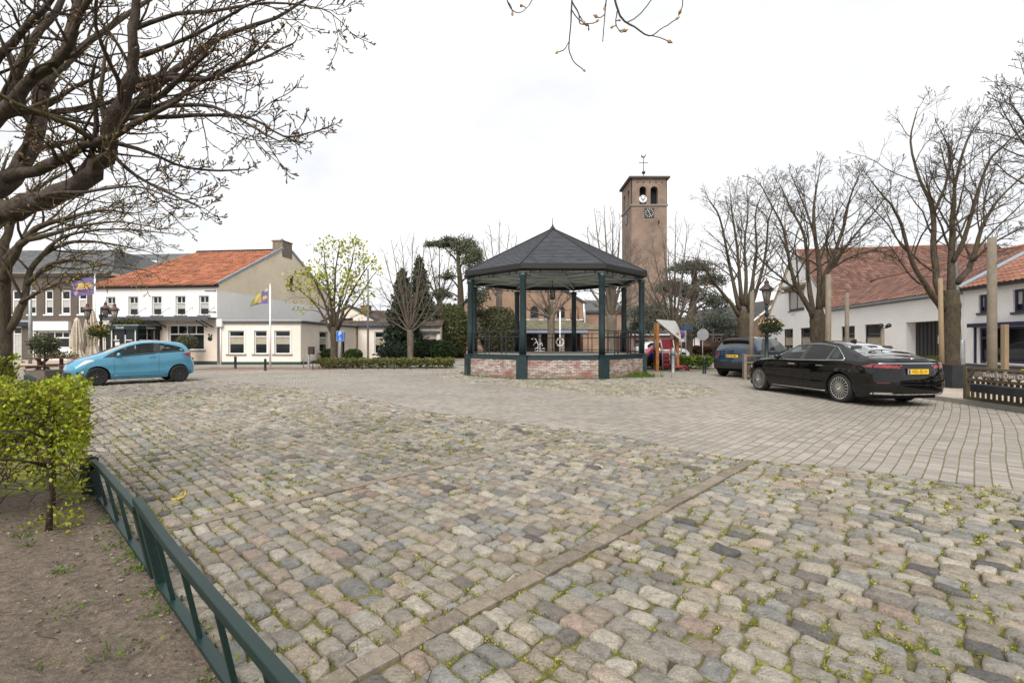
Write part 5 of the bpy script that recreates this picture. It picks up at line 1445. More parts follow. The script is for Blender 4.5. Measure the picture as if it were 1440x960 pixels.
b = MB(); f.box(b,gw-.2,WX1,.14,.30,ez-.22,ez-.08); f.box(b,gw,WX1,.003,.06,ez-.3,ez-.1); b.build('gutter', M['zinc'], wh)
b = MB(); Yc = 4.3; cxp = wx_(1300)-2.6; b.cbox(cxp,cxp+.8,6.4,7.2,5.2,7.3,.02); b.box(cxp-.05,cxp+.85,6.35,7.25,7.3,7.42); b.lathe([(.16,0),(.16,.25),(.2,.27),(0,.4)],10,(cxp+.4,6.8,7.42))
b.build('chimney', M['brick_chimney'], wh)
b = MB(); b.cbox(cxp-3.15,cxp-2.98,2.0,2.2,4.9,5.12,.02); b.build('roof_vent', M['plastic'], wh)
# blue-framed shop house
sh = thing('shop_house', 'white shop house with dark blue window frames and roller-shutter boxes at the right edge', 'house', wall_o, RZ)
f = Face(sh,0,0); SX0, SX1 = WX1+.02, WX1+11.5
u1 = (wx_(1376),wx_(1389),2.62,3.36); u2 = (wx_(1424.5),wx_(1448),2.55,3.40)
dr = (wx_(1376),wx_(1388),.55,2.02); sw = (wx_(1389)+.06,wx_(1475),.62,2.02)
f.wall('wall', [(SX0,0),(SX1,0),(SX1,ez),(SX0,ez)], [rect(*q) for q in (u1,u2,dr,sw)], M['brick_white'])
for q in (u1,u2): f.window(*q,frame='blue_paint',fw=.10,mull=((q[0]+q[1])/2,),blind=.6,blindmat='curtain',sill=.09,sillmat='plinth_grey')
f.window(*dr,frame='blue_paint',fw=.10,trans=1.6,door=True,sill=0); f.window(*sw,frame='blue_paint',fw=.09,mull=(wx_(1405),),sill=.05,sillmat='white_paint')
b = MB(); f.box(b,wx_(1368),wx_(1480),.005,.22,2.03,2.19); f.box(b,wx_(1371.5),wx_(1373.5),.005,.06,.55,2.03); b.build('shutter_box', M['blue_paint'], sh)
b = MB(); f.box(b,SX0,SX1,.004,.03,0,.52); b.build('plinth', M['plinth_grey'], sh)
b = MB(); rs = random.Random(19)
tiled(b,(SX0+.35,-.28,ez-.08),(1,0,0),Vector((0,3.4,(5.57-ez)*(3.4/3.1))),SX1-SX0-.35,3.87,[(.28,.125,.08),(.24,.105,.07),(.31,.145,.095)],tw=.26,row=.34,amp=.034,rs=rs)
planes(b,[(SX0,6.4,ez-.1),(SX1,6.4,ez-.1),(SX1,3.1,5.58),(SX0,3.1,5.58)],0,(.3,.12,.07)); b.build('roof', M['tile'], sh)
b = MB(); vdn = Vector((0,3.4,(5.57-ez)*(3.4/3.1))).normalized()
p0 = Vector((SX0+.12,-.3,ez-.02)); p1 = p0+vdn*3.95; b.beam(p0,p1,.42,.05); b.build('flashing', M['zinc'], sh)
b = MB(); f.box(b,SX0+.1,SX1,.12,.27,ez-.2,ez-.07); b.build('gutter', M['black_paint'], sh)
b = MB(); planes(b,[(SX1,0,0),(SX1,6,0),(SX1,6,ez),(SX1,3,5.5),(SX1,0,ez)]); planes(b,[(SX0,6.2,0),(SX1,6.2,0),(SX1,6.2,ez),(SX0,6.2,ez)]); b.build('side_wall', M['brick_white'], sh)

# ------------------------------------------------------------------ church and tower
ch = thing('church', 'brick village church with mossy porch roof and round-arched windows behind the bandstand', 'church', (0,57,0), 0)
def cx_(px,Y=57): return (px-720)*Y/F
f = Face(ch,0,0)
arches = [archpoly(cx_(746),cx_(756.5),5.3,8.0-.25), archpoly(cx_(764.5),cx_(775),5.3,7.75), archpoly(cx_(783),cx_(793.5),5.3,7.75)]
x0,x1,xm = cx_(652), cx_(822), cx_(737)
f.wall('wall', [(x0,0),(x1,0),(x1,5.9),(xm,10.2),(x0,5.9)], [], M['brick_church'])
# the porch stands in front; nave wall arches are shallow recessed panels
zs = lambda py,Y: H-(py-480)*Y/F
for (a_,c_) in ((746,757),(765,775.5),(783.5,794)):
    b = MB(); pl = archpoly(cx_(a_),cx_(c_),zs(447,57),zs(430,57)); b.prism(pl,-.05,.02); w_ = b.build('window', M['pane'], ch)
    b = MB(); pts = [Vector((x,-.08,z)) for x,z in pl[2:]]; b.tube(pts, .06, 5); b.build('arch_trim', M['brick_chimney'], w_); b = MB(); b.box(cx_(a_)-.1,cx_(c_)+.1,-.15,0,zs(447,57)-.2,zs(447,57)); b.build('sill', M['sill_stone'], w_)
b = MB(); pl = archpoly(cx_(803),cx_(813),zs(450,57),zs(430,57)); b.tube([Vector((x,-.05,z)) for x,z in pl[1:]+pl[:1]], .09, 5); b.build('blind_arch', M['brick_chimney'], ch)
b = MB()
for a_,c_ in (((x1+.2,5.85),(xm,10.3)),((x0-.2,5.85),(xm,10.3))): b.beam(f.pt(a_[0],.1,a_[1]), f.pt(c_[0],.1,c_[1]), .2,.22)
b.build('verge', M['roof_dark'], ch)
b = MB(); planes(b,[(x0-.2,0,5.85),(xm,0,10.3),(xm,25,10.3),(x0-.2,25,5.85)]); planes(b,[(x1+.2,0,5.85),(xm,0,10.3),(xm,25,10.3),(x1+.2,25,5.85)]); b.build('roof', M['roof_dark'], ch)
b = MB(); b.tube([(x1-.1,-.1,zs(427,57)),(x1-.1,-.1,zs(450,57))], .09, 6); f.box(b,x0,x1,.0,.12,zs(450.5,57),zs(449,57)); b.build('downpipe', M['white_paint'], ch)
b = MB(); planes(b,[(x1,0,0),(x1,25,0),(x1,25,5.9),(x1,0,5.9)]); planes(b,[(x0,0,0),(x0,25,0),(x0,25,5.9),(x0,0,5.9)]); b.build('side_wall', M['brick_church'], ch)
# porch: lean-to roof on columns
PY = -4.6; Yp = 57+PY
px0, px1 = cx_(688,Yp), cx_(852,Yp)
b = MB(); vd = Vector((0,4.6,zs(450,57)-zs(463,Yp)))
tiled(b,(px0,PY,zs(463,Yp)),(1,0,0),vd,px1-px0,vd.length,[(.16,.145,.10),(.13,.12,.085),(.19,.165,.12)],tw=.3,row=.4,rs=random.Random(3),wv=lambda t:(0,(px1-px0)-t*2.6))
b.build('porch_roof', M['tile_moss'], ch)
f2 = Face(ch,0,PY)
b = MB(); f2.box(b,cx_(735,Yp),cx_(826,Yp),.0,.15,zs(468,Yp),zs(464.5,Yp)); b.build('porch_fascia', simple('blue_grey_fascia', (.20,.23,.32), .6, .1), ch)
b = MB(); f2.box(b,px0,px1,-.05,.05,zs(464.5,Yp),zs(463,Yp)); b.build('porch_gutter', M['roof_dark'], ch)
for px in (759,792):
    b = MB(); xx = cx_(px,Yp); b.lathe([(.24,.05),(.22,.2),(.18,.3),(.17,2.0),(.27,2.3),(.29,2.45)], 12, (xx,PY+.35,0)); b.build('porch_column', M['sill_stone'], ch)
b = MB()
f2.wall('porch_wall', [(px0,0),(cx_(736,Yp),0),(cx_(736,Yp),zs(464,Yp)),(px0,zs(464,Yp))], [archpoly(cx_(710,Yp),cx_(716,Yp),1.1,2.0,6)], M['brick_church'])
f2.wall('porch_wall', [(cx_(820,Yp),0),(px1,0),(px1,zs(464,Yp)),(cx_(820,Yp),zs(464,Yp))], [archpoly(cx_(849,Yp)-.3,cx_(852,Yp)-.05,1.1,2.0,6)], M['brick_church'])
b = MB(); b.prism(archpoly(cx_(710,Yp),cx_(716,Yp),1.1,2.0,6),PY+.1,PY+.16); b.prism(archpoly(cx_(848,Yp)-.3,cx_(852,Yp)-.05,1.1,2.0,6),PY+.1,PY+.16); b.build('porch_window', M['pane'], ch)
b = MB(); b.box(cx_(736,Yp),cx_(820,Yp),PY+2.2,PY+2.4,0,3.0); b.build('porch_back', M['dark_timber'], ch)
dm = simple('dark_door', (.035,.02,.018), .6, .2)
for px in (750,771,800): b = MB(); b.box(cx_(px,Yp),cx_(px+8,Yp),PY+2.12,PY+2.199,.05,2.2); b.build('door', dm, ch)
# lower aisle between nave and tower
ai = thing('church_aisle', 'brick church aisle with grey slate roof beside the tower', 'church wing', (0,61,0), 0)
f = Face(ai,0,0); a0, a1 = cx_(823,61), cx_(876,61)
f.wall('wall', [(a0,0),(a1,0),(a1,zs(437,61)),(a0,zs(437,61))], [], M['brick_church'])
b = MB(); vd = Vector((0,4,1.6)); tiled(b,(a0,-.2,zs(437,61)),(1,0,0),vd,a1-a0,vd.length,[(.10,.105,.11),(.12,.12,.125)],tw=.4,row=.3,amp=0,rs=random.Random(3)); b.build('roof', M['slate'], ai)
b = MB(); f.box(b,a0,a1,.0,.25,zs(437,61)-.25,zs(437,61)); b.build('eaves_board', simple('purple_grey_board', (.07,.06,.075), .7, .1), ai)
# tower
TY = 65.0; tx0, tx1 = (888-720)*TY/F, (938-720)*TY/F; TW = tx1-tx0; TD = 5.6
tz = lambda py: H-(py-480)*TY/F
tw_ = thing('church_tower', 'square brick church tower with clock, belfry openings and weathercock', 'tower', (tx0,TY,0), 0)
f = Face(tw_,0,0); sL = Face(tw_,0,TD,-pi/2)
zt, zc = tz(251), tz(288)
def sx(px): return (px-720)*TY/F - tx0
bel = [archpoly(sx(899.3),sx(908.8),zc+.08,tz(262)), archpoly(sx(914.8),sx(925.2),zc+.08,tz(262))]
slit = rect(sx(925.6),sx(927.4),tz(316),tz(310))
f.wall('shaft', [(0,0),(TW,0),(TW,zc),(0,zc)], [slit], M['brick_tower'], depth=.5)
f.wall('belfry', [(.08,zc),(TW-.08,zc),(TW-.08,zt),(.08,zt)], bel, M['brick_tower'], depth=.7)
belL = [archpoly(.9,2.0,zc+.08,tz(262)), archpoly(3.3,4.4,zc+.08,tz(262))]
sL.wall('shaft', [(0,0),(TD,0),(TD,zc),(0,zc)], [], M['brick_tower']); sL.wall('belfry', [(.08,zc),(TD-.08,zc),(TD-.08,zt),(.08,zt)], belL, M['brick_tower'], depth=.7)
b = MB(); planes(b,[(TW,0,0),(TW,TD,0),(TW,TD,zt),(TW,0,zt)]); planes(b,[(0,TD,0),(TW,TD,0),(TW,TD,zt),(0,TD,zt)]); b.build('back_wall', M['brick_tower'], tw_)
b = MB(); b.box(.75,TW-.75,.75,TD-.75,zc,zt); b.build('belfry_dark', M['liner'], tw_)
b = MB(); b.box(-.10,TW+.10,-.12,TD+.10,zc-.16,zc+.06); b.build('string_course', M['sill_stone'], tw_)
b = MB(); b.box(-.32,TW+.34,-.34,TD+.34,zt,zt+.22); b.build('cornice', simple('dark_cornice', (.085,.07,.06), .8, .1), tw_)
b = MB(); e = .36; zc2 = zt+.22; ap = (TW/2,TD/2,zt+1.0)
for q in (((-e,-e),(TW+e,-e)),((TW+e,-e),(TW+e,TD+e)),((TW+e,TD+e),(-e,TD+e)),((-e,TD+e),(-e,-e))): planes(b,[(*q[0],zc2),(*q[1],zc2),ap])
b.build('roof', M['zinc'], tw_)
b = MB()
for i in range(5): f.box(b,.7+i*.82,.86+i*.82,-.02,.02,zt-.62,zt-.46)
b.build('putlog_holes', M['liner'], tw_)
zf = tz(246)
b = MB(); c0 = (TW/2,TD/2,zt+.9); b.tube([c0,(TW/2,TD/2,tz(217)*1.02)], .05, 6); b.lathe([(0,-.28),(.25,-.1),(.25,.1),(0,.28)],10,(TW/2,TD/2,tz(239)+.6)); b.beam((TW/2-.65,TD/2,tz(228)+.9),(TW/2+.65,TD/2,tz(228)+.9),.07,.07)
fin = b.build('finial', M['black_iron'], tw_)
b = MB(); zz = tz(217)*1.02
b.prism([(TW/2+.68*x_,zz+.68*z_) for x_,z_ in ((-.55,.5),(-.45,.15),(-.1,.02),(.25,.08),(.42,.45),(.40,.72),(.55,.68),(.42,.80),(.30,.78),(.20,.42),(-.05,.32),(-.30,.45),(-.40,.75))],TD/2-.03,TD/2+.03); b.build('weathercock', M['copper_hood'], fin)
# clock
def clock(F_, cs, zc_, parent):
    b = MB(); F_.box(b,cs-.64,cs+.64,.01,.07,zc_-.64,zc_+.64); ck = b.build('clock', simple('clock_face', (.03,.03,.032), .6, .2), parent)
    b = MB()
    for h_ in range(12):
        a_ = R(30*h_); r0, r1 = .44, .58
        b.beam(F_.pt(cs+r0*sin(a_),.08,zc_+r0*cos(a_)), F_.pt(cs+r1*sin(a_),.08,zc_+r1*cos(a_)), .075,.02, up=F_.pt(0,1,0)-F_.pt(0,0,0))
    for a_, l_, w_ in ((R(157),.42,.06),(R(-28),.34,.08)):
        b.beam(F_.pt(cs-.1*sin(a_),.095,zc_-.1*cos(a_)), F_.pt(cs+l_*sin(a_),.095,zc_+l_*cos(a_)), w_,.02, up=F_.pt(0,1,0)-F_.pt(0,0,0))
    b.build('clock_hands', simple('pale_clock_marks', (.62,.60,.52), .5, .05), ck)
clock(f, sx(913), tz(299.5), tw_); clock(sL, TD/2, tz(302), tw_)
# white emblem panel in the left belfry opening
b = MB(); ec = (sx(904),-.05,tz(280)); b.lathe([(0,-.05),(.50,-.05),(.50,.05),(0,.05)],20,ec,axis='Y',smooth=False); em = b.build('emblem_panel', M['sign_white'], tw_)
b = MB()
for p_,q_ in (((-.30,.12),(-.02,-.12)),((.30,.12),(.02,-.12)),((0,-.1),(0,-.42)),((-.34,.30),(-.15,.30)),((.34,.30),(.15,.30))): b.beam((ec[0]+p_[0],-.115,ec[2]+p_[1]),(ec[0]+q_[0],-.115,ec[2]+q_[1]),.10,.02,up=(0,1,0))
b.build('emblem_mark', M['black_paint'], em)
# brick school range right of the tower
sc = thing('brick_school', 'low red brick building with white-framed windows behind the hedge and cedar', 'building', (0,52,0), 0)
f = Face(sc,0,0); s0, s1 = cx_(884,52), cx_(1075,52); sz = zs(471,52)
def qx(px): return cx_(px,52)
so_ = [rect(qx(a),qx(c),zs(d,52),zs(e,52)) for a,c,d,e in ((893,900,492,478),(906,912,492,478),(917,923,492,478),(970,976,490,476),(1001,1007.5,480,474.5),(1009,1015,480,474.5),(984,989,500,474))]
f.wall('wall', [(s0,0),(s1,0),(s1,sz),(s0,sz)], so_, M['brick_school'])
for i,q in enumerate(so_[:6]): f.window(q[0][0],q[1][0],q[0][1],q[2][1],fw=.08 if i > 2 else .05,frame='white_paint' if i > 2 else 'dark_timber',trans=(q[0][1]+q[2][1])/2+.15 if i==3 else None)
q = so_[6]; f.window(q[0][0],q[1][0],q[0][1],q[2][1],frame='sign_red',door=True,sill=0,fw=.1)
b = MB(); f.box(b,qx(980)-.2,qx(984)-.02,.0,.06,.4,zs(474,52)); b.build('white_panel', M['white_paint'], sc)
b = MB(); f.box(b,s0,s1,.0,.35,sz-.02,sz+.16); b.build('eaves_board', M['white_paint'], sc)
b = MB(); vd = Vector((0,4,1.9)); tiled(b,(s0,-.4,sz+.16),(1,0,0),vd,s1-s0,vd.length,[(.07,.06,.052),(.09,.075,.062),(.06,.055,.05)],tw=.35,row=.4,rs=random.Random(5)); b.build('roof', M['tile_moss'], sc)
b = MB(); planes(b,[(s0,0,0),(s0,8,0),(s0,8,sz),(s0,0,sz)]); planes(b,[(s1,0,0),(s1,8,0),(s1,8,sz),(s1,0,sz)]); b.build('side_wall', M['brick_school'], sc)
# brown brick house whose gable shows beside the white house
gh = thing('brick_house', 'brown brick house end with white bargeboard behind the blue car', 'house', (0,47,0), 0)
f = Face(gh,0,0); def_y = 47
def hx(px): return cx_(px,47)
f.wall('wall', [(hx(1050),0),(hx(1092),0),(hx(1092),zs(425,47)),(hx(1058),zs(452,47)),(hx(1050),zs(458,47))], [], M['brick_school'])
b = MB(); b.beam((hx(1048),-.05,zs(459.5,47)),(hx(1096),-.05,zs(421,47)),.15,.16); b.build('bargeboard', M['white_paint'], gh)
b = MB(); planes(b,[(hx(1048),-.1,zs(458,47)),(hx(1096),-.1,zs(420,47)),(hx(1096),9,zs(420,47)),(hx(1020),9,zs(430,47)),(hx(1000),4,zs(458,47))]); b.build('roof', M['roof_dark'], gh)
# dark-roofed house far behind between the bare trees
fh = thing('far_house', 'distant house with a dark grey roof behind the cedar, right of the playground', 'house', (0,58,0), 0)
b = MB(); b.box(cx_(988,58),cx_(1048,58),0,8,0,zs(458,58)); b.build('wall', M['brick_school'], fh)
b = MB(); xa,xb = cx_(984,58),cx_(1052,58); planes(b,[(xa,-.3,zs(459,58)),(xb,-.3,zs(459,58)),(xb,4,zs(434,58)),(xa+1.2,4,zs(440,58))]); planes(b,[(xa,8.3,zs(459,58)),(xb,8.3,zs(459,58)),(xb,4,zs(434,58)),(xa+1.2,4,zs(440,58))]); b.build('roof', M['roof_dark'], fh)
# ------------------------------------------------------------------ cars
def pchip(xs, ys):
    xs, ys = np.array(xs, float), np.array(ys, float)
    h = np.diff(xs); dl = np.diff(ys)/h; m = np.zeros(len(xs))
    for i in range(1, len(xs)-1):
        if dl[i-1]*dl[i] > 0:
            w1, w2 = 2*h[i]+h[i-1], h[i]+2*h[i-1]
            m[i] = (w1+w2)/(w1/dl[i-1]+w2/dl[i])
    m[0], m[-1] = dl[0], dl[-1]
    def f(x):
        x = min(max(x, xs[0]), xs[-1]); i = min(int(np.searchsorted(xs, x, 'right'))-1, len(xs)-2)
        t = (x-xs[i])/h[i]
        return float((1+2*t)*(1-t)**2*ys[i]+t*(1-t)**2*h[i]*m[i]+t*t*(3-2*t)*ys[i+1]+t*t*(t-1)*h[i]*m[i+1])
    return f
class Car:
    """x: 0 rear .. L front, y: left +, z up"""
    def __init__(s, S):
        s.S = S; s.L = S['L']
        s.zt, s.zb, s.wb, s.wr = (pchip(*zip(*S[k])) for k in ('top','belt','wbelt','wroof'))
        s.xr, s.xf = pchip(*zip(*S['rear'])), pchip(*zip(*S['front']))
        s.NA, s.NB, s.NC = 9, 7, 8
    def zlow(s, x):
        z = s.S['sill'] + s.S.get('kick',.08)*max(0,(.7-x)/.7)**2 + s.S.get('kickf',.02)*max(0,(x-s.L+.6)/.6)**2
        for xw in s.S['wheels']:
            d = abs(x-xw)
            if d < s.S['arch']: z = max(z, s.S['rw'] + math.sqrt(s.S['arch']**2-d*d))
        return z
    def section(s, x):
        """half outline (y,z) from sill to roof edge"""
        zl, zb, zt, wb, wr = s.zlow(x), s.zb(x), s.zt(x), s.wb(x), s.wr(x)
        ze = zt - s.S.get('crown',.05)*min(1, (zt-zb)/.25+.35); ze = max(ze, zb+.012)
        out = []
        for i in range(s.NA+1):
            t = i/s.NA; z = zl + (zb-zl)*t
            q = (z-s.S['sill'])/max(.05, zb-s.S['sill'])
            y = wb*(1 - .075*max(0,(.30-q)/.30)**2 - .030*max(0,(q-.62)/.38)**2.0 - .012*math.exp(-((q-.42)/.12)**2))
            out.append((y, z))
        y0 = out[-1][0]
        for i in range(1, s.NB+1):
            t = i/s.NB
            y = y0 + (wr-y0)*t + .012*sin(pi*t)*min(1,(ze-zb)/.2)
            out.append((y, zb + (ze-zb)*t))
        return out, ze, zt
    def warp(s, x, y, z):
        a = max(0, 1-x/s.S.get('rlen',.9))**2; c = max(0, 1-(s.L-x)/s.S.get('flen',1.0))**2
        W = s.wb(s.L*.5); k = min(1.1, abs(y)/W)
        return Vector((x + a*(s.xr(z)+s.S.get('rround',.22)*k**3.2) - c*(s.xf(z)+s.S.get('fround',.34)*k**2.6), y, z))
    def side_y(s, x, z):
        o, ze, zt = s.section(x)
        for i in range(len(o)-1):
            if o[i][1] <= z <= o[i+1][1]:
                t = (z-o[i][1])/max(1e-6, o[i+1][1]-o[i][1]); return o[i][0]+(o[i+1][0]-o[i][0])*t
        return o[-1][0] if z > o[-1][1] else o[0][0]
    def side(s, x, z, sg, off=.006):
        return s.warp(x, sg*(s.side_y(x,z)+off), z)
    def topp(s, x, k, off=.006):
        o, ze, zt = s.section(x); wr = o[-1][0]
        return s.warp(x, k*wr, ze + (zt-ze)*(1-abs(k)**2.2) + off)
    def capz(s, end, k, z, off=.008):
        x = 0 if end == 'r' else s.L
        y = k*s.side_y(x, z); p = s.warp(x, y, z)
        p.x += -off if end == 'r' else off
        return p
    def body(s, holes=(), tops=()):
        L = s.L; xs = set(np.linspace(0, L, 120 if holes else 80))
        for xw in s.S['wheels']:
            for a in np.linspace(0, pi, 25): xs.add(xw+s.S['arch']*.999*cos(a))
        for e in (0,L):
            for d in (.02,.05,.09): xs.add(abs(e-d))
        xs = sorted(x for x in xs if 0 <= x <= L); xs = [x for i,x in enumerate(xs) if i == 0 or x-xs[i-1] > .004]
        b = MB(); rows = []
        for x in xs:
            o, ze, zt = s.section(x); r = []
            for y,z in o: r.append(s.warp(x,-y,z))
            wr = o[-1][0]
            for j in range(1, 2*s.NC):
                k = -1 + j/s.NC; r.append(s.warp(x, k*wr, ze+(zt-ze)*(1-abs(k)**2.2)))
            for y,z in reversed(o): r.append(s.warp(x,y,z))
            rows.append(r)
        m = len(rows[0]); vs = [p for r in rows for p in r]; fs = []
        nA, nB, nC = s.NA, s.NB, s.NC
        for i in range(len(rows)-1):
            xc = (xs[i]+xs[i+1])/2
            for j in range(m-1):
                q = (i*m+j, i*m+j+1, (i+1)*m+j+1, (i+1)*m+j)
                jj = min(j, m-2-j)
                if nA <= jj < nA+nB:
                    zc = sum(vs[k].z for k in q)/4
                    if any(a < xc < c and lo(xc)+.012 < zc < hi(xc)-.012 for a,c,lo,hi in holes): continue
                elif jj >= nA+nB and any(a < xc < c for a,c in tops):
                    if abs(j+.5-(m-1)/2) < nC*.88: continue
                fs.append(q)
        b.add(vs, fs, 0, None, True)
        for x, rev in ((0,True),(L,False)):
            o, ze, zt = s.section(x); cols = 2*s.NC; wr = o[-1][0]; n = len(o)-1; g = []
            for i,(y,z) in enumerate(o):
                row = []
                for j in range(cols+1):
                    k = -1+j/s.NC; zz = z + (zt-ze)*(1-abs(k)**2.2)*(i/n)**6
                    row.append(s.warp(x, k*y, zz))
                g.append(row)
            vs = [p for r in g for p in r]; fs = []
            for i in range(n):
                for j in range(cols):
                    q = (i*(cols+1)+j, i*(cols+1)+j+1, (i+1)*(cols+1)+j+1, (i+1)*(cols+1)+j)
                    fs.append(q[::-1] if rev else q)
            b.add(vs, fs, 0, None, True)
        return b
    def patch(s, b, fn, nu=16, nv=6, th=None):
        b.grid(fn, nu, nv, 0, None, True)
def sidewin(car, b, xs, zlo, zhi, sg, off=.007, nu=18, nv=5):
    """window between curves zlo(x), zhi(x)"""
    x0, x1 = xs
    car.patch(b, lambda u,v: car.side(x0+(x1-x0)*u, zlo(x0+(x1-x0)*u)+(zhi(x0+(x1-x0)*u)-zlo(x0+(x1-x0)*u))*v, sg, off), nu, nv)
def seal(car, b, xs, lo, hi, sg, r=.016):
    x0, x1 = xs; X = np.linspace(x0, x1, 22)
    pts = [car.side(x, lo(x), sg, .005) for x in X] + [car.side(x, hi(x), sg, .005) for x in X[::-1]]
    pts.append(pts[0]); b.tube(pts, r, 4, 0, None, False, False)
def cabin(car, root, seats, floor, x0, x1, dash):
    b = MB(); W = car.wb(car.L*.5)-.12
    b.box(x0, x1, -W, W, floor-.05, floor); b.box(dash, dash+.34, -W, W, floor, car.zb(dash)-.04); b.build('cabin_floor', M['interior'], root)
    for x, y in seats:
        b = MB(); b.cbox(x-.10, x+.42, y-.23, y+.23, floor, floor+.22, .05); b.cbox(x-.14, x+.02, y-.23, y+.23, floor+.15, floor+.68, .06); b.cbox(x-.13, x-.01, y-.13, y+.13, floor+.70, floor+.90, .05)
        b.build('car_seat', M['interior'], root)
    b = MB(); t = [Vector((dash-.12, .36+.18*cos(a), car.zb(dash)-.06+.18*sin(a))) for a in np.linspace(0,6.283,17)]; b.tube(t, .016, 6); b.build('steering_wheel', M['plastic'], root)
def wheel(parent, x, y, r, wd, rim, spokes, sg, style='multi', rimmat='alu', hub='alu_dark'):
    e = thing('wheel', None, None, (x,y,r)); e.parent = parent
    w2 = wd/2
    b = MB(); b.lathe([(rim*.96,-w2*.9),(rim+.012,-w2),(r-.03,-w2),(r-.006,-w2*.75),(r,-w2*.4),(r,w2*.4),(r-.006,w2*.75),(r-.03,w2),(rim+.012,w2),(rim*.96,w2*.9)], 36, axis='Y')
    b.build('tyre', M['rubber'], e)
    o = sg*w2*.92
    b = MB()
    b.lathe([(rim*.985,o*.1),(rim*1.0,o),(rim*.93,o*1.01),(rim*.90,o*.80),(rim*.88,o*.2)] , 36, axis='Y')
    yo = o*.97
    for q in range(spokes):
        a = 2*pi*q/spokes
        if style == 'multi':
            p0 = Vector((rim*.20*cos(a),yo,rim*.20*sin(a))); p1 = Vector((rim*.93*cos(a+.0),yo*.98,rim*.93*sin(a+.0)))
            b.beam(p0, p1, rim*.062, .035, up=(0,1,0))
        else:
            for da in (-.13,.13):
                p0 = Vector((rim*.16*cos(a),yo*.93,rim*.16*sin(a))); p1 = Vector((rim*.94*cos(a+da),yo,rim*.94*sin(a+da)))
                b.beam(p0, p1, rim*.15, .03, up=(0,1,0))
    b.lathe([(0,yo*1.04),(rim*.12,yo*1.04),(rim*.26,yo*.98),(rim*.26,yo*.6)], 20, axis='Y')
    rm = b.build('rim', M[rimmat], e)
    b = MB(); b.lathe([(0,o*.45),(rim*.95,o*.45)], 24, axis='Y'); b.build('brake_disc', M[hub], e)
    b = MB(); b.lathe([(0,yo*1.07),(rim*.10,yo*1.06)], 14, axis='Y'); b.build('hub_cap', M['chrome'], e)
    return e
def car_base(car, root):
    S = car.S; b = MB(); W = car.wb(car.L*.5)
    b.box(.35, car.L-.35, -W+.12, W-.12, S['sill']-.02, S['sill']+.25)
    b.build('underbody', M['liner'], root)
    for xw in S['wheels']:
        b = MB()
        for sg in (-1,1):
            n = 18
            vs = []
            for i in range(n+1):
                a = pi*i/n
                vs += [(xw+(S['arch']+.012)*cos(a), sg*(W-.035), S['rw']+(S['arch']+.012)*sin(a)), (xw+(S['arch']+.012)*cos(a), sg*(W-.36), S['rw']+(S['arch']+.012)*sin(a))]
            b.add(vs, [(2*i,2*i+1,2*i+3,2*i+2) for i in range(n)])
            b.box(xw-S['arch'], xw+S['arch'], sg*(W-.37)-.01, sg*(W-.37)+.01, S['sill']-.02, S['rw']+S['arch'])
        b.build('wheel_arch', M['liner'], root)
def place(root, rear_left, front_left, car, sg=1):
    """put the near-side wheel contact points on two ground points"""
    S = car.S; d = (front_left-rear_left); h = math.atan2(d.y, d.x)
    root.rotation_euler = (0,0,h)
    lx, ly = S['wheels'][0], sg*(car.wb(car.L*.5)-.11)
    root.location = rear_left - Matrix.Rotation(h,3,'Z') @ Vector((lx,ly,0))
def strip_line(car, b, pts, sg, w=.008, off=.004):
    """thin line along side points (x,z): panel gap or trim"""
    q = [car.side(x,z,sg,off) for x,z in pts]
    b.tube(q, w/2, 5, 0, None, True)
def seam(car, b, pts, sg, w=.006): strip_line(car, b, pts, sg, w, -.0005)
def wiggle(xs): return xs
def mirror(root, car, x, z, sg, mat, sc=1.0):
    p = car.side(x, z, sg, 0); b = MB()
    Mx = Matrix.Translation(p+Vector((0,sg*.10*sc,.05*sc)))
    b.lathe([(0,-.10),(.055,-.085),(.075,-.02),(.07,.05),(.045,.09),(0,.10)], 14, M=Mx @ Matrix.Diagonal((.75,1,1,1)) @ Matrix.Rotation(pi/2,4,'X'))
    mr = b.build('wing_mirror', M[mat], root)
    b = MB(); b.beam(p-Vector((0,sg*.03,0)), p+Vector((0,sg*.05*sc,.02)), .05,.03); b.build('mirror_arm', M['plastic'], mr)
def plate(root, car, z, txt, w=.52, h=.11, end='r', bluebar=True):
    pc = car.capz(end, 0, z, .018); px_ = pc.x; sgx = -1 if end == 'r' else 1
    b = MB(); b.cbox(px_-.006, px_+.006, -w/2, w/2, z-h/2, z+h/2, .003); pl = b.build('number_plate', M['plate'], root)
    if bluebar:
        b = MB(); b.box(px_+sgx*.0065-.001, px_+sgx*.0065+.001, w/2-.055, w/2-.008, z-h/2+.008, z+h/2-.008); b.build('plate_band', M['plate_blue'], pl)
    b = MB(); b.cbox(px_-sgx*.008-.008, px_-sgx*.008+.008, -w/2-.02, w/2+.02, z-h/2-.02, z+h/2+.02, .004); b.build('plate_frame', M['plastic'], pl)
    if txt:
        Mx = Matrix(((0,0,-1,px_-.0075),(-1,0,0,-.022),(0,1,0,z),(0,0,0,1)))
        t_ = text('plate_text', txt, h*.98, M['black_paint'], pl, Mx, .0008, sx=.86)
    return pl

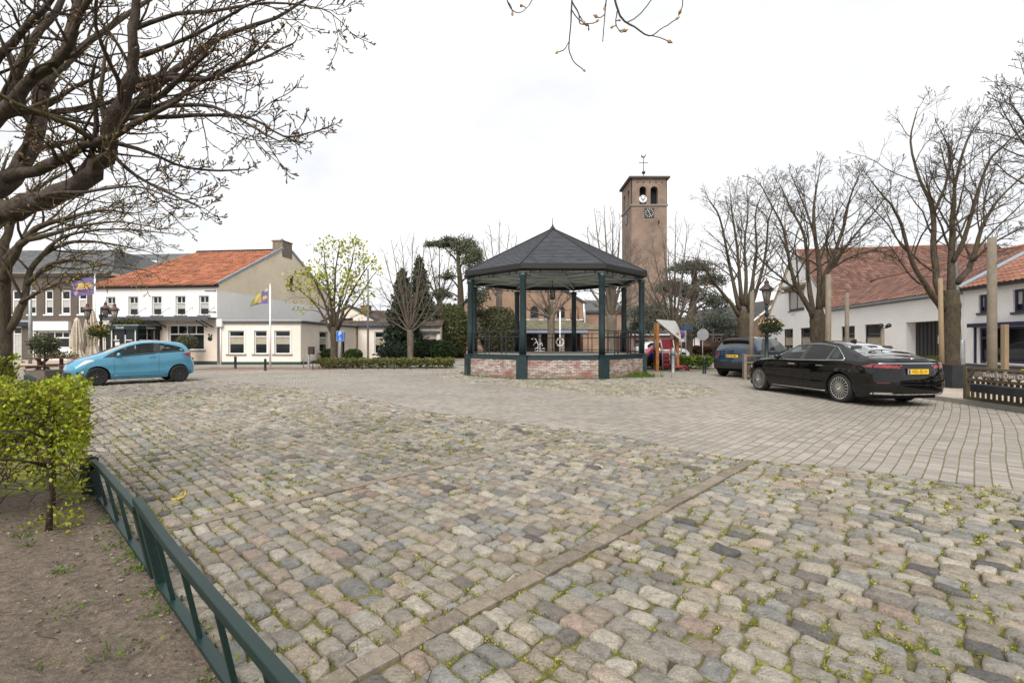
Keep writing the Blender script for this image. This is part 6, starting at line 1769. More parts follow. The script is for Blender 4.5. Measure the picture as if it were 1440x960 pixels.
# ---- black saloon
S = dict(L=4.97, sill=.19, rw=.345, arch=.395, wheels=(1.14,4.10), kick=.07, kickf=.02, crown=.055, rlen=.9, flen=1.0, rround=.24, fround=.42,
    top=[(0,1.035),(.10,1.075),(.32,1.105),(.60,1.14),(.98,1.268),(1.45,1.395),(1.98,1.462),(2.4,1.47),(2.75,1.437),(3.1,1.30),(3.5,1.105),(3.7,1.045),(4.3,.965),(4.75,.85),(4.92,.76),(4.97,.70)],
    belt=[(0,.93),(.4,.985),(1.0,1.0),(1.8,.975),(2.6,.955),(3.5,.945),(3.9,.925),(4.4,.86),(4.8,.74),(4.95,.64)],
    wbelt=[(0,.915),(.5,.94),(1.1,.945),(2,.94),(3.2,.94),(4.0,.945),(4.5,.92),(4.95,.84)],
    wroof=[(0,.78),(.35,.81),(.65,.79),(1.1,.69),(1.6,.60),(2.35,.575),(2.75,.585),(3.15,.66),(3.55,.80),(4.3,.80),(4.97,.70)],
    rear=[(.2,.12),(.35,.02),(.55,.0),(.75,.03),(.95,.06),(1.05,.10)], front=[(.2,.10),(.35,.02),(.55,.0),(.75,.05),(.9,.12)])
car = Car(S); sd_ = thing('black_saloon', 'shiny black saloon car parked along the right-hand pavement', 'car')
zroof = lambda x: car.section(x)[1]
def wtop(x): return min(zroof(x)-.045, 1.37)
slo = lambda x: car.zb(x)+.022
sarc = lambda x: slo(x) + (wtop(x)-slo(x))*min(1, max(.0, (x-1.03)/.42))**.55
shr = lambda x: max(slo(x)+.004, min(sarc(x), wtop(x), slo(x)+.44)); shf = lambda x: max(slo(x)+.004, min(wtop(x), slo(x)+(3.42-x)*.62))
car.body([(1.12,1.50,slo,shr),(1.56,2.33,slo,shr),(2.43,3.36,slo,shf)], [(2.78,3.40),(.68,1.44)]).build('body', M['black_car'], sd_); car_base(car, sd_)
cabin(car, sd_, [(2.35,.40),(2.35,-.40),(1.25,.42),(1.25,0),(1.25,-.42)], .45, .9, 3.5, 3.05)
for sg in (1,-1):
    lo = lambda x: car.zb(x)+.022
    # rear quarter, rear door, front door
    def arc(x): return lo(x) + (wtop(x)-lo(x))*min(1, max(.0, (x-1.03)/.42))**.55
    for nm, xa, xb in (('quarter_window',1.05,1.51),('rear_door_window',1.55,2.34),('front_door_window',2.42,3.40)):
        b = MB()
        hi = (lambda x: max(lo(x)+.004, min(arc(x), wtop(x), lo(x)+.44)))
        if xb > 3: hi = (lambda x: max(lo(x)+.004, min(wtop(x), lo(x) + (3.42-x)*.62)))
        sidewin(car, b, (xa,xb), lo, hi, sg, .006, 26, 6); b.build(nm, M['clear_glass' if xb > 3 else 'tinted_glass'], sd_); b = MB(); seal(car, b, (xa,xb), lo, hi, sg, .013); b.build('window_seal', M['plastic'], sd_)
    b = MB(); pts = [(x, lo(x)-.012) for x in np.linspace(3.46,1.02,24)]
    hi2 = lambda x: max(lo(x)-.01, min(arc(x), wtop(x), lo(x) + (3.44-x)*.62)+.014)
    pts2 = [(x, hi2(x)) for x in np.linspace(1.02,3.44,40)]
    strip_line(car, b, pts, sg, .018, .008); strip_line(car, b, pts2, sg, .016, .008); b.build('chrome_trim', M['chrome'], sd_)
    b = MB()
    seam(car, b, [(2.38,z) for z in np.linspace(.28,.96,9)], sg); seam(car, b, [(3.40,z) for z in np.linspace(.28,.92,9)], sg)
    seam(car, b, [(1.56+.0*z,z) for z in np.linspace(.52,.97,8)], sg); seam(car, b, [(x,.275) for x in np.linspace(1.57,3.40,16)], sg)
    b.build('door_gap', M['liner'], sd_)
    b = MB(); strip_line(car, b, [(x,.238) for x in np.linspace(1.60,3.62,16)], sg, .022, .006); b.build('sill_trim', M['chrome'], sd_)
    for x in (1.60,2.58):
        b = MB(); p, q = car.side(x,.86,sg,.022), car.side(x+.24,.858,sg,.022); b.beam(p,q,.02,.026); b.build('door_handle', M['chrome'], sd_)
    mirror(sd_, car, 3.14, .97, sg, 'black_car', 1.25)
    # tail lamp wraps round the corner
    b = MB()
    car.patch(b, lambda u,v: car.capz('r', sg*(.50+.50*u), .858+.012*u+(.062+.04*u)*v, .008), 14, 5)
    car.patch(b, lambda u,v: car.side(.0+.46*u, .870+.012*u+.102*(1-u)**.8*v, sg, .008), 12, 5)
    tl = b.build('tail_light', M['light_dkred'], sd_)
    b = MB()
    for k0 in (.50,.76):
        for q in range(3):
            a = q*2.09+.5
            car.patch(b, lambda u,v: car.capz('r', sg*(k0+.06*cos(a)+.055*(u-.5)*2*.6), .902+.026*sin(a)+.022*(v-.5), .013), 3, 3)
    car.patch(b, lambda u,v: car.capz('r', sg*(.54+.46*u), .880+.018*u+.012*v, .012), 10, 2)
    car.patch(b, lambda u,v: car.side(.02+.30*u, .892+.05*(1-u)*v, sg, .012), 8, 2)
    b.build('lamp_glow', M['light_red'], tl)
    b = MB(); car.patch(b, lambda u,v: car.capz('r', sg*(.72+.24*u), .535+.018*v, .006), 8, 2); b.build('rear_reflector', M['light_dkred'], sd_)
    b = MB(); car.patch(b, lambda u,v: car.side(4.52+.40*u, .66+.02*(1-u)+.09*v*(1-.5*(1-u)), sg, .007), 8, 3); b.build('headlight', M['light_clear'], sd_)
    b = MB(); car.patch(b, lambda u,v: car.capz('r', sg*(.66+.34*u), .285+.05*v, .012), 8, 2); car.patch(b, lambda u,v: car.side(.12*u,.285+.05*v*(1-.6*u),sg,.012),4,2); b.build('exhaust_trim', M['chrome'], sd_)
    b = MB(); strip_line(car, b, [(x,.42) for x in np.linspace(2.0,2.75,8)], sg, .004, .001); 
b = MB(); car.patch(b, lambda u,v: car.capz('r', -.74+1.48*u, .282+.022*v, .014), 20, 1); b.build('bumper_trim', M['chrome'], sd_)
b = MB(); car.patch(b, lambda u,v: car.capz('r', -.98+1.96*u, .963+.012*v, .010), 24, 1); b.build('chrome_strip', M['chrome'], sd_)
b = MB(); car.patch(b, lambda u,v: car.topp(.60+.90*u, (-.90+1.80*v)*(1-.02*u), .007), 14, 14); b.build('rear_window', M['tinted_glass'], sd_)
b = MB(); car.patch(b, lambda u,v: car.topp(2.74+.72*u, -.93+1.86*v, .007), 12, 14); b.build('windscreen', M['clear_glass'], sd_)
b = MB(); car.patch(b, lambda u,v: car.topp(1.80+.80*u, -.80+1.60*v, .004), 8, 8); b.build('sunroof', M['car_glass'], sd_)
b = MB()
pts = [car.capz('r', k, .50+.16*abs(k)**5 , .004) for k in np.linspace(-.66,.66,25)]; pts = [car.capz('r',-.70,.78,.004)]+pts+[car.capz('r',.70,.78,.004)]; b.tube(pts,.004,5)
b.tube([car.capz('r', k, .695-.03*k*k, .010) for k in np.linspace(-.34,.34,13)], .008, 5); b.build('boot_gap', M['alu_dark'], sd_)
plate(sd_, car, .79, 'HSG-82-H')
b = MB(); p = car.topp(.10,0,.012); b.lathe([(.034,-.006),(.044,0),(.034,.006)],18,M=Matrix.Translation(p+Vector((-.03,0,-.03))) @ Matrix.Rotation(R(-65),4,'Y'))
for q in range(3): b.beam(p+Vector((-.03,0,-.03)), p+Vector((-.03-.0,.038*sin(2.094*q),-.03+.038*cos(2.094*q)*.9)), .007,.007)
b.build('badge', M['chrome'], sd_)
b = MB(); p = car.topp(1.72,0,0); b.prism([(p.x-.10,p.z-.01),(p.x+.12,p.z),(p.x-.06,p.z+.07),(p.x-.09,p.z+.07)],-.02,.02); b.build('roof_aerial', M['black_car'], sd_)
for x in S['wheels']:
    for sg in (1,-1): wheel(sd_, x, sg*(.94-.125), .345, .245, .268, 20, sg, 'multi', 'alu', 'liner')
place(sd_, G(1185,565.5), G(1074,548.9), car)

# ---- turquoise hatchback (left side faces us, nose to the left)
S = dict(L=3.62, sill=.20, rw=.30, arch=.345, wheels=(.58,2.88), kick=.10, kickf=.02, crown=.055, rlen=.6, flen=.75, rround=.20, fround=.34,
    top=[(0,1.03),(.10,1.14),(.25,1.30),(.42,1.405),(.75,1.465),(1.2,1.492),(1.6,1.475),(1.95,1.40),(2.35,1.235),(2.72,1.065),(2.95,.99),(3.25,.90),(3.48,.80),(3.62,.70)],
    belt=[(0,.95),(.15,1.02),(.5,1.075),(1.0,1.045),(1.6,.985),(2.3,.925),(2.75,.89),(3.1,.82),(3.4,.72),(3.62,.60)],
    wbelt=[(0,.74),(.4,.81),(.8,.83),(1.8,.825),(2.6,.83),(3.1,.81),(3.62,.70)],
    wroof=[(0,.62),(.3,.575),(.7,.56),(1.3,.565),(1.8,.575),(2.2,.62),(2.7,.70),(3.2,.68),(3.62,.58)],
    rear=[(.2,.08),(.35,.0),(.6,.0),(.8,.06),(.95,.10),(1.1,.10)], front=[(.2,.10),(.32,.03),(.5,.0),(.7,.05),(.9,.12)])
car = Car(S); kb = thing('turquoise_hatchback', 'small turquoise three-door hatchback with black wheels beside the folded parasols', 'car')
zroof = lambda x: car.section(x)[1]
klo = lambda x: car.zb(x)+.02
khd = lambda x: max(klo(x)+.003, min(zroof(x)-.045, klo(x)+(2.72-x)*.60)); khq = lambda x: max(klo(x)+.003, min(zroof(x)-.05, klo(x)+.02+max(0,x-.40)**.55*.36))
car.body([(1.31,2.41,klo,khd),(.47,1.15,klo,khq)], [(2.0,2.62),(.10,.36)]).build('body', M['teal'], kb); car_base(car, kb)
cabin(car, kb, [(1.62,.36),(1.62,-.36),(.80,.34),(.80,-.34)], .52, .45, 2.6, 2.30)
zroof = lambda x: car.section(x)[1]
for sg in (1,-1):
    lo = lambda x: car.zb(x)+.02
    b = MB(); hi = lambda x: max(lo(x)+.003, min(zroof(x)-.045, lo(x)+(2.72-x)*.60)); sidewin(car, b, (1.30,2.42), lo, hi, sg, .006, 26, 6); b.build('door_window', M['clear_glass'], kb); b = MB(); seal(car, b, (1.30,2.42), lo, hi, sg); b.build('window_seal', M['plastic'], kb)
    b = MB(); hi = lambda x: max(lo(x)+.003, min(zroof(x)-.05, lo(x)+.02+(x-.40)**.55*.36)); sidewin(car, b, (.41,1.16), lo, hi, sg, .006, 22, 6); b.build('quarter_window', M['clear_glass'], kb); b = MB(); seal(car, b, (.41,1.16), lo, hi, sg); b.build('window_seal', M['plastic'], kb)
    b = MB(); hi = lambda x: zroof(x)-.045; sidewin(car, b, (1.165,1.295), lo, hi, sg, .006, 4, 5)
    hi = lambda x: max(lo(x)+.003, min(zroof(x)-.04, lo(x)+(2.74-x)*.60)); sidewin(car, b, (2.425,2.73), lo, hi, sg, .006, 12, 4); b.build('pillar_cover', M['plastic'], kb)
    b = MB(); seam(car, b, [(1.20,z) for z in np.linspace(.32,1.03,9)], sg, .007); seam(car, b, [(2.44+.06*(z-.6),z) for z in np.linspace(.32,.9,9)], sg, .007); seam(car, b, [(x,.315) for x in np.linspace(1.2,2.44,10)], sg, .007); b.build('door_gap', M['liner'], kb)
    b = MB(); strip_line(car, b, [(x,.97-.055*(x-.9)) for x in np.linspace(1.0,2.3,14)], sg, .012, -.002); strip_line(car, b, [(x,.31+.0*x) for x in np.linspace(1.0,2.45,10)], sg, .03, -.006); b.build('crease', M['teal'], kb)
    b = MB(); p, q = car.side(1.30,.925,sg,.018), car.side(1.48,.915,sg,.018); b.beam(p,q,.02,.03); b.build('door_handle', M['teal'], kb)
    mirror(kb, car, 2.34, .95, sg, 'teal', 1.0)
    b = MB(); car.patch(b, lambda u,v: car.side(2.96+.56*u, .80-.16*u+(.045+.07*(1-abs(2*u-1.0)))*v, sg, .008), 12, 4); b.build('headlight', M['light_clear'], kb)
    b = MB(); p = car.side(3.33,.44,sg,.0); car.patch(b, lambda u,v: car.side(3.30+.12*u,.42+.07*v,sg,.008),4,3); b.build('fog_light', M['light_clear'], kb)
    b = MB(); car.patch(b, lambda u,v: car.side(.01+.50*u, .90+.085*u+.165*(1-u)**.8*v, sg, .008), 12, 4); car.patch(b, lambda u,v: car.capz('r', sg*(.72+.28*u), .86+.11*v, .008), 6, 4); b.build('tail_light', M['light_red'], kb)
    b = MB(); car.patch(b, lambda u,v: car.side(3.38+.22*u,.24+.22*v,sg,.006),5,4); b.build('bumper_grille', M['plastic'], kb)
b = MB(); car.patch(b, lambda u,v: car.topp(1.98+.66*u, -.93+1.86*v, .007), 10, 12); b.build('windscreen', M['clear_glass'], kb)
b = MB(); car.patch(b, lambda u,v: car.topp(.08+.30*u, -.85+1.7*v, .007), 8, 10); b.build('rear_window', M['clear_glass'], kb)
b = MB(); car.patch(b, lambda u,v: car.capz('f', -.8+1.6*u, .24+.2*v, .008), 12, 4); b.build('grille', M['plastic'], kb)
for x in S['wheels']:
    for sg in (1,-1): wheel(kb, x, sg*(.83-.10), .30, .185, .215, 8, sg, 'pair', 'alu_dark', 'liner')
place(kb, G(251.5,536.2), G(136.5,542.2), car)

# ---- blue crossover
S = dict(L=4.5, sill=.24, rw=.355, arch=.41, wheels=(.86,3.58), kick=.14, kickf=.05, crown=.05, rlen=.7, flen=.9, rround=.22, fround=.34,
    top=[(0,1.10),(.10,1.19),(.30,1.36),(.5,1.52),(.8,1.60),(1.4,1.645),(2.1,1.645),(2.5,1.60),(2.9,1.42),(3.3,1.17),(3.5,1.10),(3.95,1.02),(4.3,.93),(4.5,.82)],
    belt=[(0,1.02),(.4,1.08),(1.0,1.09),(2,1.05),(3.2,1.01),(3.6,.98),(4.1,.88),(4.5,.70)],
    wbelt=[(0,.85),(.4,.915),(.9,.93),(2,.925),(3.5,.93),(4.0,.91),(4.5,.80)],
    wroof=[(0,.72),(.3,.66),(.6,.61),(1.3,.60),(2.2,.61),(2.8,.66),(3.3,.80),(4.0,.80),(4.5,.70)],
    rear=[(.2,.12),(.4,.02),(.62,.0),(.85,.05),(1.1,.10)], front=[(.2,.1),(.4,.02),(.6,.0),(.85,.06),(1,.1)])
car = Car(S); su = thing('blue_crossover', 'blue crossover car with black roof spoiler parked behind the black saloon', 'car')
car.body().build('body', M['blue_car'], su); car_base(car, su)
zroof = lambda x: car.section(x)[1]
for sg in (1,-1):
    lo = lambda x: car.zb(x)+.02
    b = MB(); hi = lambda x: max(lo(x)+.003, min(zroof(x)-.05, lo(x)+.01+(x-.72)**.7*.62)); sidewin(car, b, (.74,1.86), lo, hi, sg, .006, 20, 5); b.build('rear_side_window', M['car_glass'], su)
    b = MB(); hi = lambda x: max(lo(x)+.003, min(zroof(x)-.05, lo(x)+(3.30-x)*.60)); sidewin(car, b, (1.95,3.28), lo, hi, sg, .006, 20, 5); b.build('front_side_window', M['car_glass_light'], su)
    b = MB(); seam(car, b, [(1.90,z) for z in np.linspace(.4,1.06,8)], sg, .007); seam(car, b, [(3.1,z) for z in np.linspace(.4,1.0,8)], sg, .007); b.build('door_gap', M['liner'], su)
    b = MB()
    for xw in S['wheels']:
        b.tube([car.side(xw+(S['arch']+.02)*cos(a), max(.30, S['rw']+(S['arch']+.02)*sin(a)), sg, .004) for a in np.linspace(.0,pi,18)], .028, 5)
    strip_line(car, b, [(x,.30) for x in np.linspace(1.3,3.15,10)], sg, .08, .0); b.build('arch_cladding', M['plastic'], su)
    mirror(su, car, 2.98, 1.05, sg, 'blue_car', 1.2)
    for x in (1.2,2.25):
        b = MB(); b.beam(car.side(x,.96,sg,.02), car.side(x+.2,.955,sg,.02), .02,.03); b.build('door_handle', M['blue_car'], su)
    b = MB(); cz = .90
    car.patch(b, lambda u,v: car.capz('r', sg*(.80+.13*(v*cos(2*pi*u))), cz+.115*v*sin(2*pi*u), .012), 18, 3); b.build('tail_light', M['light_dkred'], su)
    b = MB(); car.patch(b, lambda u,v: car.capz('r', sg*(.62+.3*u), .50+.05*v, .012), 6, 2); b.build('rear_reflector', M['light_dkred'], su)
    b = MB(); car.patch(b, lambda u,v: car.topp(.55+1.9*u, sg*(.93+.03*v), .03), 12, 1); b.build('roof_rail', M['plastic'], su)
b = MB(); car.patch(b, lambda u,v: car.topp(.07+.36*u, -.88+1.76*v, .008), 8, 12); b.build('rear_window', M['car_glass_sky'], su)
b = MB(); car.patch(b, lambda u,v: car.topp(2.52+.80*u, -.93+1.86*v, .007), 10, 12); b.build('windscreen', M['car_glass_sky'], su)
b = MB()
for v_ in (0,): 
    pts = [car.topp(.46, k, .035) for k in np.linspace(-.98,.98,13)]; pts2 = [car.topp(.80, k, .02) for k in np.linspace(-.98,.98,13)]
    lowp = [p+Vector((-.16,0,-.01)) for p in pts]; low2 = [p+Vector((-.13,0,-.075)) for p in pts]
    b.add(pts2+lowp+low2, [(i,i+1,14+i,13+i) for i in range(12)]+[(13+i,14+i,27+i,26+i) for i in range(12)]+[(26+i,27+i,i+1,i) for i in range(12)])
b.build('roof_spoiler', M['plastic'], su)
b = MB(); car.patch(b, lambda u,v: car.capz('r', -.99+1.98*u, .36+.26*v, .010), 16, 4); b.build('rear_bumper', M['plastic'], su)
plate(su, car, .86, None)
b = MB(); car.patch(b, lambda u,v: car.capz('r', -.36+.72*u, .925+.05*v, .012), 8, 2); b.build('tailgate_handle', M['plastic'], su)
pl = [o for o in bpy.data.objects if o.parent is su and o.name.startswith('number_plate')][0]
b = MB(); pc = car.capz('r',0,.86,.018).x
for i, x in enumerate((-.17,-.12,-.07,.0,.05,.12,.17)): b.box(pc-.0078,pc-.0066,x-.016,x+.016,.86-.03,.86+.03)
b.build('plate_text', M['black_paint'], pl)
for x in S['wheels']:
    for sg in (1,-1): wheel(su, x, sg*(.93-.13), .355, .235, .235, 10, sg, 'multi', 'alu_dark')
hd = math.atan2(.62,.78); su.rotation_euler = (0,0,hd)
su.location = P(998,525,20.4)*0 + Vector(((1002-720)*20.5/F, 20.5, 0)) - Matrix.Rotation(hd,3,'Z') @ Vector((.1,.86,0))

# ---- cars parked far off
def far_car(label, loc, hd, mat, seed):
    S = dict(L=4.2, sill=.22, rw=.32, arch=.36, wheels=(.75,3.35), kick=.1, rround=.2, fround=.3, rlen=.6, flen=.8,
        top=[(0,1.0),(.12,1.12),(.4,1.36),(.8,1.45),(1.6,1.49),(2.2,1.44),(2.7,1.22),(3.05,1.04),(3.6,.95),(4.0,.84),(4.2,.7)],
        belt=[(0,.92),(.5,1.0),(2,.96),(3.1,.9),(3.8,.78),(4.2,.6)], wbelt=[(0,.80),(.5,.87),(2,.88),(3.4,.88),(4.2,.76)],
        wroof=[(0,.66),(.4,.6),(1.3,.57),(2.2,.6),(2.9,.74),(3.6,.75),(4.2,.62)], rear=[(.2,.08),(.5,0),(1.0,.1)], front=[(.2,.1),(.5,0),(.9,.1)])
    car = Car(S); t = thing('parked_car', label, 'car', loc, hd, 'cars parked beyond the playground')
    car.body().build('body', M[mat], t); car_base(car, t)
    zr = lambda x: car.section(x)[1]
    for sg in (1,-1):
        lo = lambda x: car.zb(x)+.02; hi = lambda x: max(lo(x)+.003, min(zr(x)-.05, lo(x)+(3.0-x)*.6, lo(x)+.02+max(0,x-.35)**.6*.5))
        b = MB(); sidewin(car, b, (.38,2.95), lo, hi, sg, .006, 22, 4); b.build('side_window', M['car_glass'], t)
        b = MB(); car.patch(b, lambda u,v: car.capz('r', sg*(.7+.3*u), .80+.16*v, .01), 5, 3); car.patch(b, lambda u,v: car.side(.25*u,.82+.12*v,sg,.01),4,2); b.build('tail_light', M['light_red'], t)
        mirror(t, car, 2.75, .96, sg, mat)
    b = MB(); car.patch(b, lambda u,v: car.topp(.08+.34*u, -.85+1.7*v, .008), 6, 8); b.build('rear_window', M['car_glass'], t)
    b = MB(); car.patch(b, lambda u,v: car.topp(2.25+.72*u, -.92+1.84*v, .008), 6, 8); b.build('windscreen', M['car_glass'], t)
    plate(t, car, .62, None)
    for x in S['wheels']:
        for sg in (1,-1): wheel(t, x, sg*.76, .32, .2, .21, 8, sg, 'pair', 'alu')
    return t
far_car('white hatchback showing its red tail lamp behind the playground slide', Vector(((896-720)*35/F,35.3,0)), R(18), 'white_car', 1)
far_car('silver-grey car half hidden behind the white hatchback and slide', Vector(((899-720)*41/F,41.5,0)), R(8), 'silver_car', 2)
# ------------------------------------------------------------------ near low fence
fe_dir = fd; 
def fpt(s_, t_, z): # along the fence from the far corner, leaning towards the bed
    p = fa + fd*s_ + fn*(t_+z*.20); return Vector((p.x, p.y, z))
def fence_panel(label, s0, s1, prof, posts, bars):
    t = thing('low_fence_panel', label, 'fence', fpt(s0,0,0), 0, 'green low fence panels along the soil bed'); o = Vector(t.location)
    L = s1-s0
    def hz(u): 
        for (a,b_),(c,d) in zip(prof, prof[1:]):
            if a <= u <= c: return b_+(d-b_)*(u-a)/(c-a)
        return prof[-1][1]
    b = MB(); n_ = 24
    # rail as a swept flat bar
    us = np.linspace(0, L, n_+1); vs, fs = [], []
    for u in us:
        hh = hz(u)
        for dt, dz in ((-.022,-.038),(.022,-.038),(.022,0),(-.022,0)): vs.append(fpt(s0+u, dt, hh)+Vector((0,0,dz))-o)
    for i in range(n_):
        for j in range(4): fs.append((i*4+j, i*4+(j+1)%4, (i+1)*4+(j+1)%4, (i+1)*4+j))
    fs += [(3,2,1,0),(n_*4,n_*4+1,n_*4+2,n_*4+3)]; b.add(vs, fs); b.build('top_rail', M['fence_green'], t, bevel=.004)
    b = MB(); b.beam(fpt(s0+.03,0,.04)-o, fpt(s1-.03,0,.04)-o, .05,.022); b.build('bottom_rail', M['fence_green'], t, bevel=.003)
    for u in posts:
        b = MB(); pa, pb = fpt(s0+u,0,-.1)-o, fpt(s0+u,0,hz(u)-.040)-o
        x = fd*.038; y = fn*.022
        b.add([pa-x-y,pa+x-y,pa+x+y,pa-x+y,pb-x-y,pb+x-y,pb+x+y,pb-x+y],[(3,2,1,0),(4,5,6,7),(0,1,5,4),(1,2,6,5),(2,3,7,6),(3,0,4,7)])
        b.build('post', M['fence_green'], t, bevel=.004)
    for u in bars:
        b = MB(); b.beam(fpt(s0+u,0,.05)-o, fpt(s0+u,0,hz(u)-.039)-o, .022,.022, up=fd); b.build('bar', M['fence_green'], t, bevel=.003)
    return t
sc_ = (Vector((-2.10,2.92,0))-fa).length
fence_panel('farther low green metal fence panel, meeting the corner under the hedge', .14, sc_-.09, [(0,.30),(.12,.385),(.3,.43),(.75,.465),(sc_-.23,.475)], [.04,sc_-.28], [.42,.98,1.50])
fence_panel('nearest low green metal fence panel, running out of the bottom of the picture', sc_, sc_+2.6, [(0,.55),(.20,.535),(.42,.505),(.8,.475),(1.4,.465),(2.6,.46)], [.06,2.5], [.36,.86,1.36,1.86,2.2])
# end panel turning the corner
t = thing('low_fence_panel', 'short dark green fence plate turning the corner below the hedge', 'fence', fa, 0, 'green low fence panels along the soil bed')
dn = Vector((-.93,-.36,0)).normalized()
for q in range(1): 
    b = MB(); p0 = dn*(.03+q*.24); b.beam(p0+Vector((0,0,-.05)), p0+Vector((0,0,.36)), .05,.05,up=(0,1,0)); b.build('post', M['fence_green'], t)
b = MB(); b.beam(dn*.0+Vector((0,0,.20)), dn*.13+Vector((0,0,.19)), .025,.34); b.build('plate_panel', M['fence_green'], t)
# stone edging under the fence
b = MB(); rs = random.Random(8); u = -.2
while u < 5.2:
    p = fa+fd*(u+.3)-fn*.085; Mx = Matrix.Translation((p.x,p.y,0)) @ Matrix.Rotation(math.atan2(fd.y,fd.x)+rs.gauss(0,.01),4,'Z')
    b.cbox(-.295,.295,-.03,.03,-.08,rs.uniform(-.012,.002),.008,0,None,Mx); u += .6
b.build('bed_edging', simple('mossy_edging', (.17,.15,.115), .9, .3, 9, fine=60, bump=.4), kind='structure')

# ------------------------------------------------------------------ hedges
HC = [(.25,.32,.015),(.35,.41,.025),(.17,.23,.014),(.44,.47,.05),(.27,.25,.03)]
HB = [(.13,.085,.035),(.16,.12,.04),(.10,.07,.03)]
def hedge(name, label, org, ux, L, D, z0, z1, n, size, seed, stems, cols=HC, low=0.0, group=None, twigs=400, brown=.12, cat='hedge', uy=None):
    """org: near corner; ux: direction along; depth to the left of ux"""
    rg = np.random.default_rng(seed); ux = Vector(ux).normalized(); uy = Vector((-ux.y,ux.x,0)) if uy is None else Vector(uy).normalized(); t = thing(name, label, cat, org, 0, group)
    pts = []
    def pt(a,c,z): return (ux.x*a+uy.x*c, ux.y*a+uy.y*c, z)
    m_ = 0
    while len(pts) < n:
        a, c = rg.uniform(0,L), rg.uniform(0,D); z = z0+(z1-z0)*rg.uniform(0,1)**(.6)
        e = min(a, L-a, c, D-c, (z1-z)*.8)
        f_ = sin(a*7.3+c*3)*cos(z*9+a*4)*.5+.5
        if e > .16 and rg.random() > .28: continue
        if rg.random() > .45+.6*f_: continue
        if z < z0+(z1-z0)*.35 and rg.random() < .35: continue
        pts.append(pt(a+rg.normal(0,.025), c+rg.normal(0,.025), z+rg.normal(0,.02)+ (.03*sin(a*9)+.02*sin(c*11))))
    for q in range(int(n*low)):
        a, c, z = rg.uniform(0,L), rg.uniform(0,D), rg.uniform(.02,z0)
        if sin(a*5+1)+cos(z*9+c*4) > .1: pts.append(pt(a,c,z))
    pts = np.array(pts); nb_ = int(len(pts)*brown)
    idx = rg.permutation(len(pts))
    b = MB(); cards(b, pts[idx[nb_:]], size, rg, cols, up=.25, aspect=1.5)
    if nb_: cards(b, pts[idx[:nb_]], size*.9, rg, HB, up=.1, aspect=1.5)
    b.build('foliage', M['leaf'], t)
    b = MB()
    for (a,c,r_) in stems:
        q = Vector(pt(a,c,0)); b.tube([q-Vector((0,0,.05)), q+Vector((.015,0,z1*.3)), q+Vector((-.01,.01,z1*.62)), q+Vector((.02,0,z1*.8))], [r_*1.2,r_,r_*.95,r_*.9], 8)
        for k in range(9):
            z = z1*rg.uniform(.45,.85); aa = rg.uniform(2.2,4.9); l = rg.uniform(.15,.5)
            b.tube([q+Vector((0,0,z)), q+Vector((cos(aa)*l*.5,sin(aa)*l*.5,z+.1)), q+Vector((cos(aa)*l,sin(aa)*l,z+.13))], [r_*.5,r_*.35,r_*.15], 5)
    b.build('stems', M['bark'], t)
    if twigs:
        b = MB()
        for q in range(twigs):
            a, c, z = rg.uniform(.02,L-.02), rg.uniform(.02,D-.02), rg.uniform(z0*.6,z1-.05); aa = rg.uniform(0,6.28); l = rg.uniform(.1,.35)
            p = Vector(pt(a,c,z)); d_2 = Vector((cos(aa)*l,sin(aa)*l,rg.uniform(-.02,.16)))
            b.tube([p, p+d_2*.5+Vector((rg.normal(0,.02),rg.normal(0,.02),.01)), p+d_2], [.005,.0035,.0018], 3, 0, None, False)
        b.build('twigs', M['bark_twig'], t, kind='stuff')
    return t
hd1 = Vector((-.80,-.60,0))
c1 = Vector((-3.62,4.28,0))
hedge('clipped_hedge', 'nearest clipped lime-green hedge on bare stems, above the low fence', Vector((-3.16,3.62,0)), (-1,0,0), 3.0, 1.0, .34, 1.10, 46000, .021, 3, [(.27,.10,.019),(.30,.75,.013),(.75,.55,.012),(1.0,.2,.016),(1.8,.4,.02)], low=.13, group='clipped lime-green hedges by the soil bed', twigs=900, brown=.13, uy=(-.65,.80,0))
hedge('clipped_hedge', 'small clipped lime-green hedge block farther off before the grey-barked tree', Vector((-11.65,11.7,0)), (-1,-.05,0), 5.5, 1.1, .12, 1.12, 15000, .048, 4, [(.5,.5,.03),(2,.5,.03)], group='clipped lime-green hedges by the soil bed', twigs=350, brown=.12)
# hedge strip in front of the low houses
LOWC = [(.13,.15,.035),(.18,.18,.05),(.10,.125,.028),(.21,.19,.07)]
pa, pb = G(444,518.5), G(636,518)
hedge('low_hedge_strip', 'low patchy hedge strip with thin rails in front of the low cream houses', pa+Vector((0,.0,0)), (pb-pa), (pb-pa).length, 1.6, .02, .46, 9000, .085, 5, [], LOWC, twigs=200, brown=.2)
LOW2 = [(.10,.15,.022),(.15,.20,.03),(.075,.12,.018)]
pa, pb = G(900,519), G(1003,519.5)
hedge('playground_hedge', 'dense low green hedge behind the red playground tower', pa, (pb-pa), (pb-pa).length, 1.3, .0, .60, 7000, .085, 6, [], LOW2, twigs=80, brown=.05)
t = thing('low_rail_fence', 'thin dark rail fence along the low hedge strip', 'fence', G(440,520))
o = Vector(t.location); b = MB(); b2 = MB(); pe = G(600,519.5)-o
b.beam(Vector((0,0,.46)), pe+Vector((0,0,.46)), .03,.03); b.beam(Vector((0,0,.08)), pe+Vector((0,0,.08)), .03,.03); b.build('rail', M['black_iron'], t)
for q in range(8): b2.beam(pe*(q/7.), pe*(q/7.)+Vector((0,0,.48)), .035,.035,up=(0,1,0))
b2.build('uprights', M['black_iron'], t)
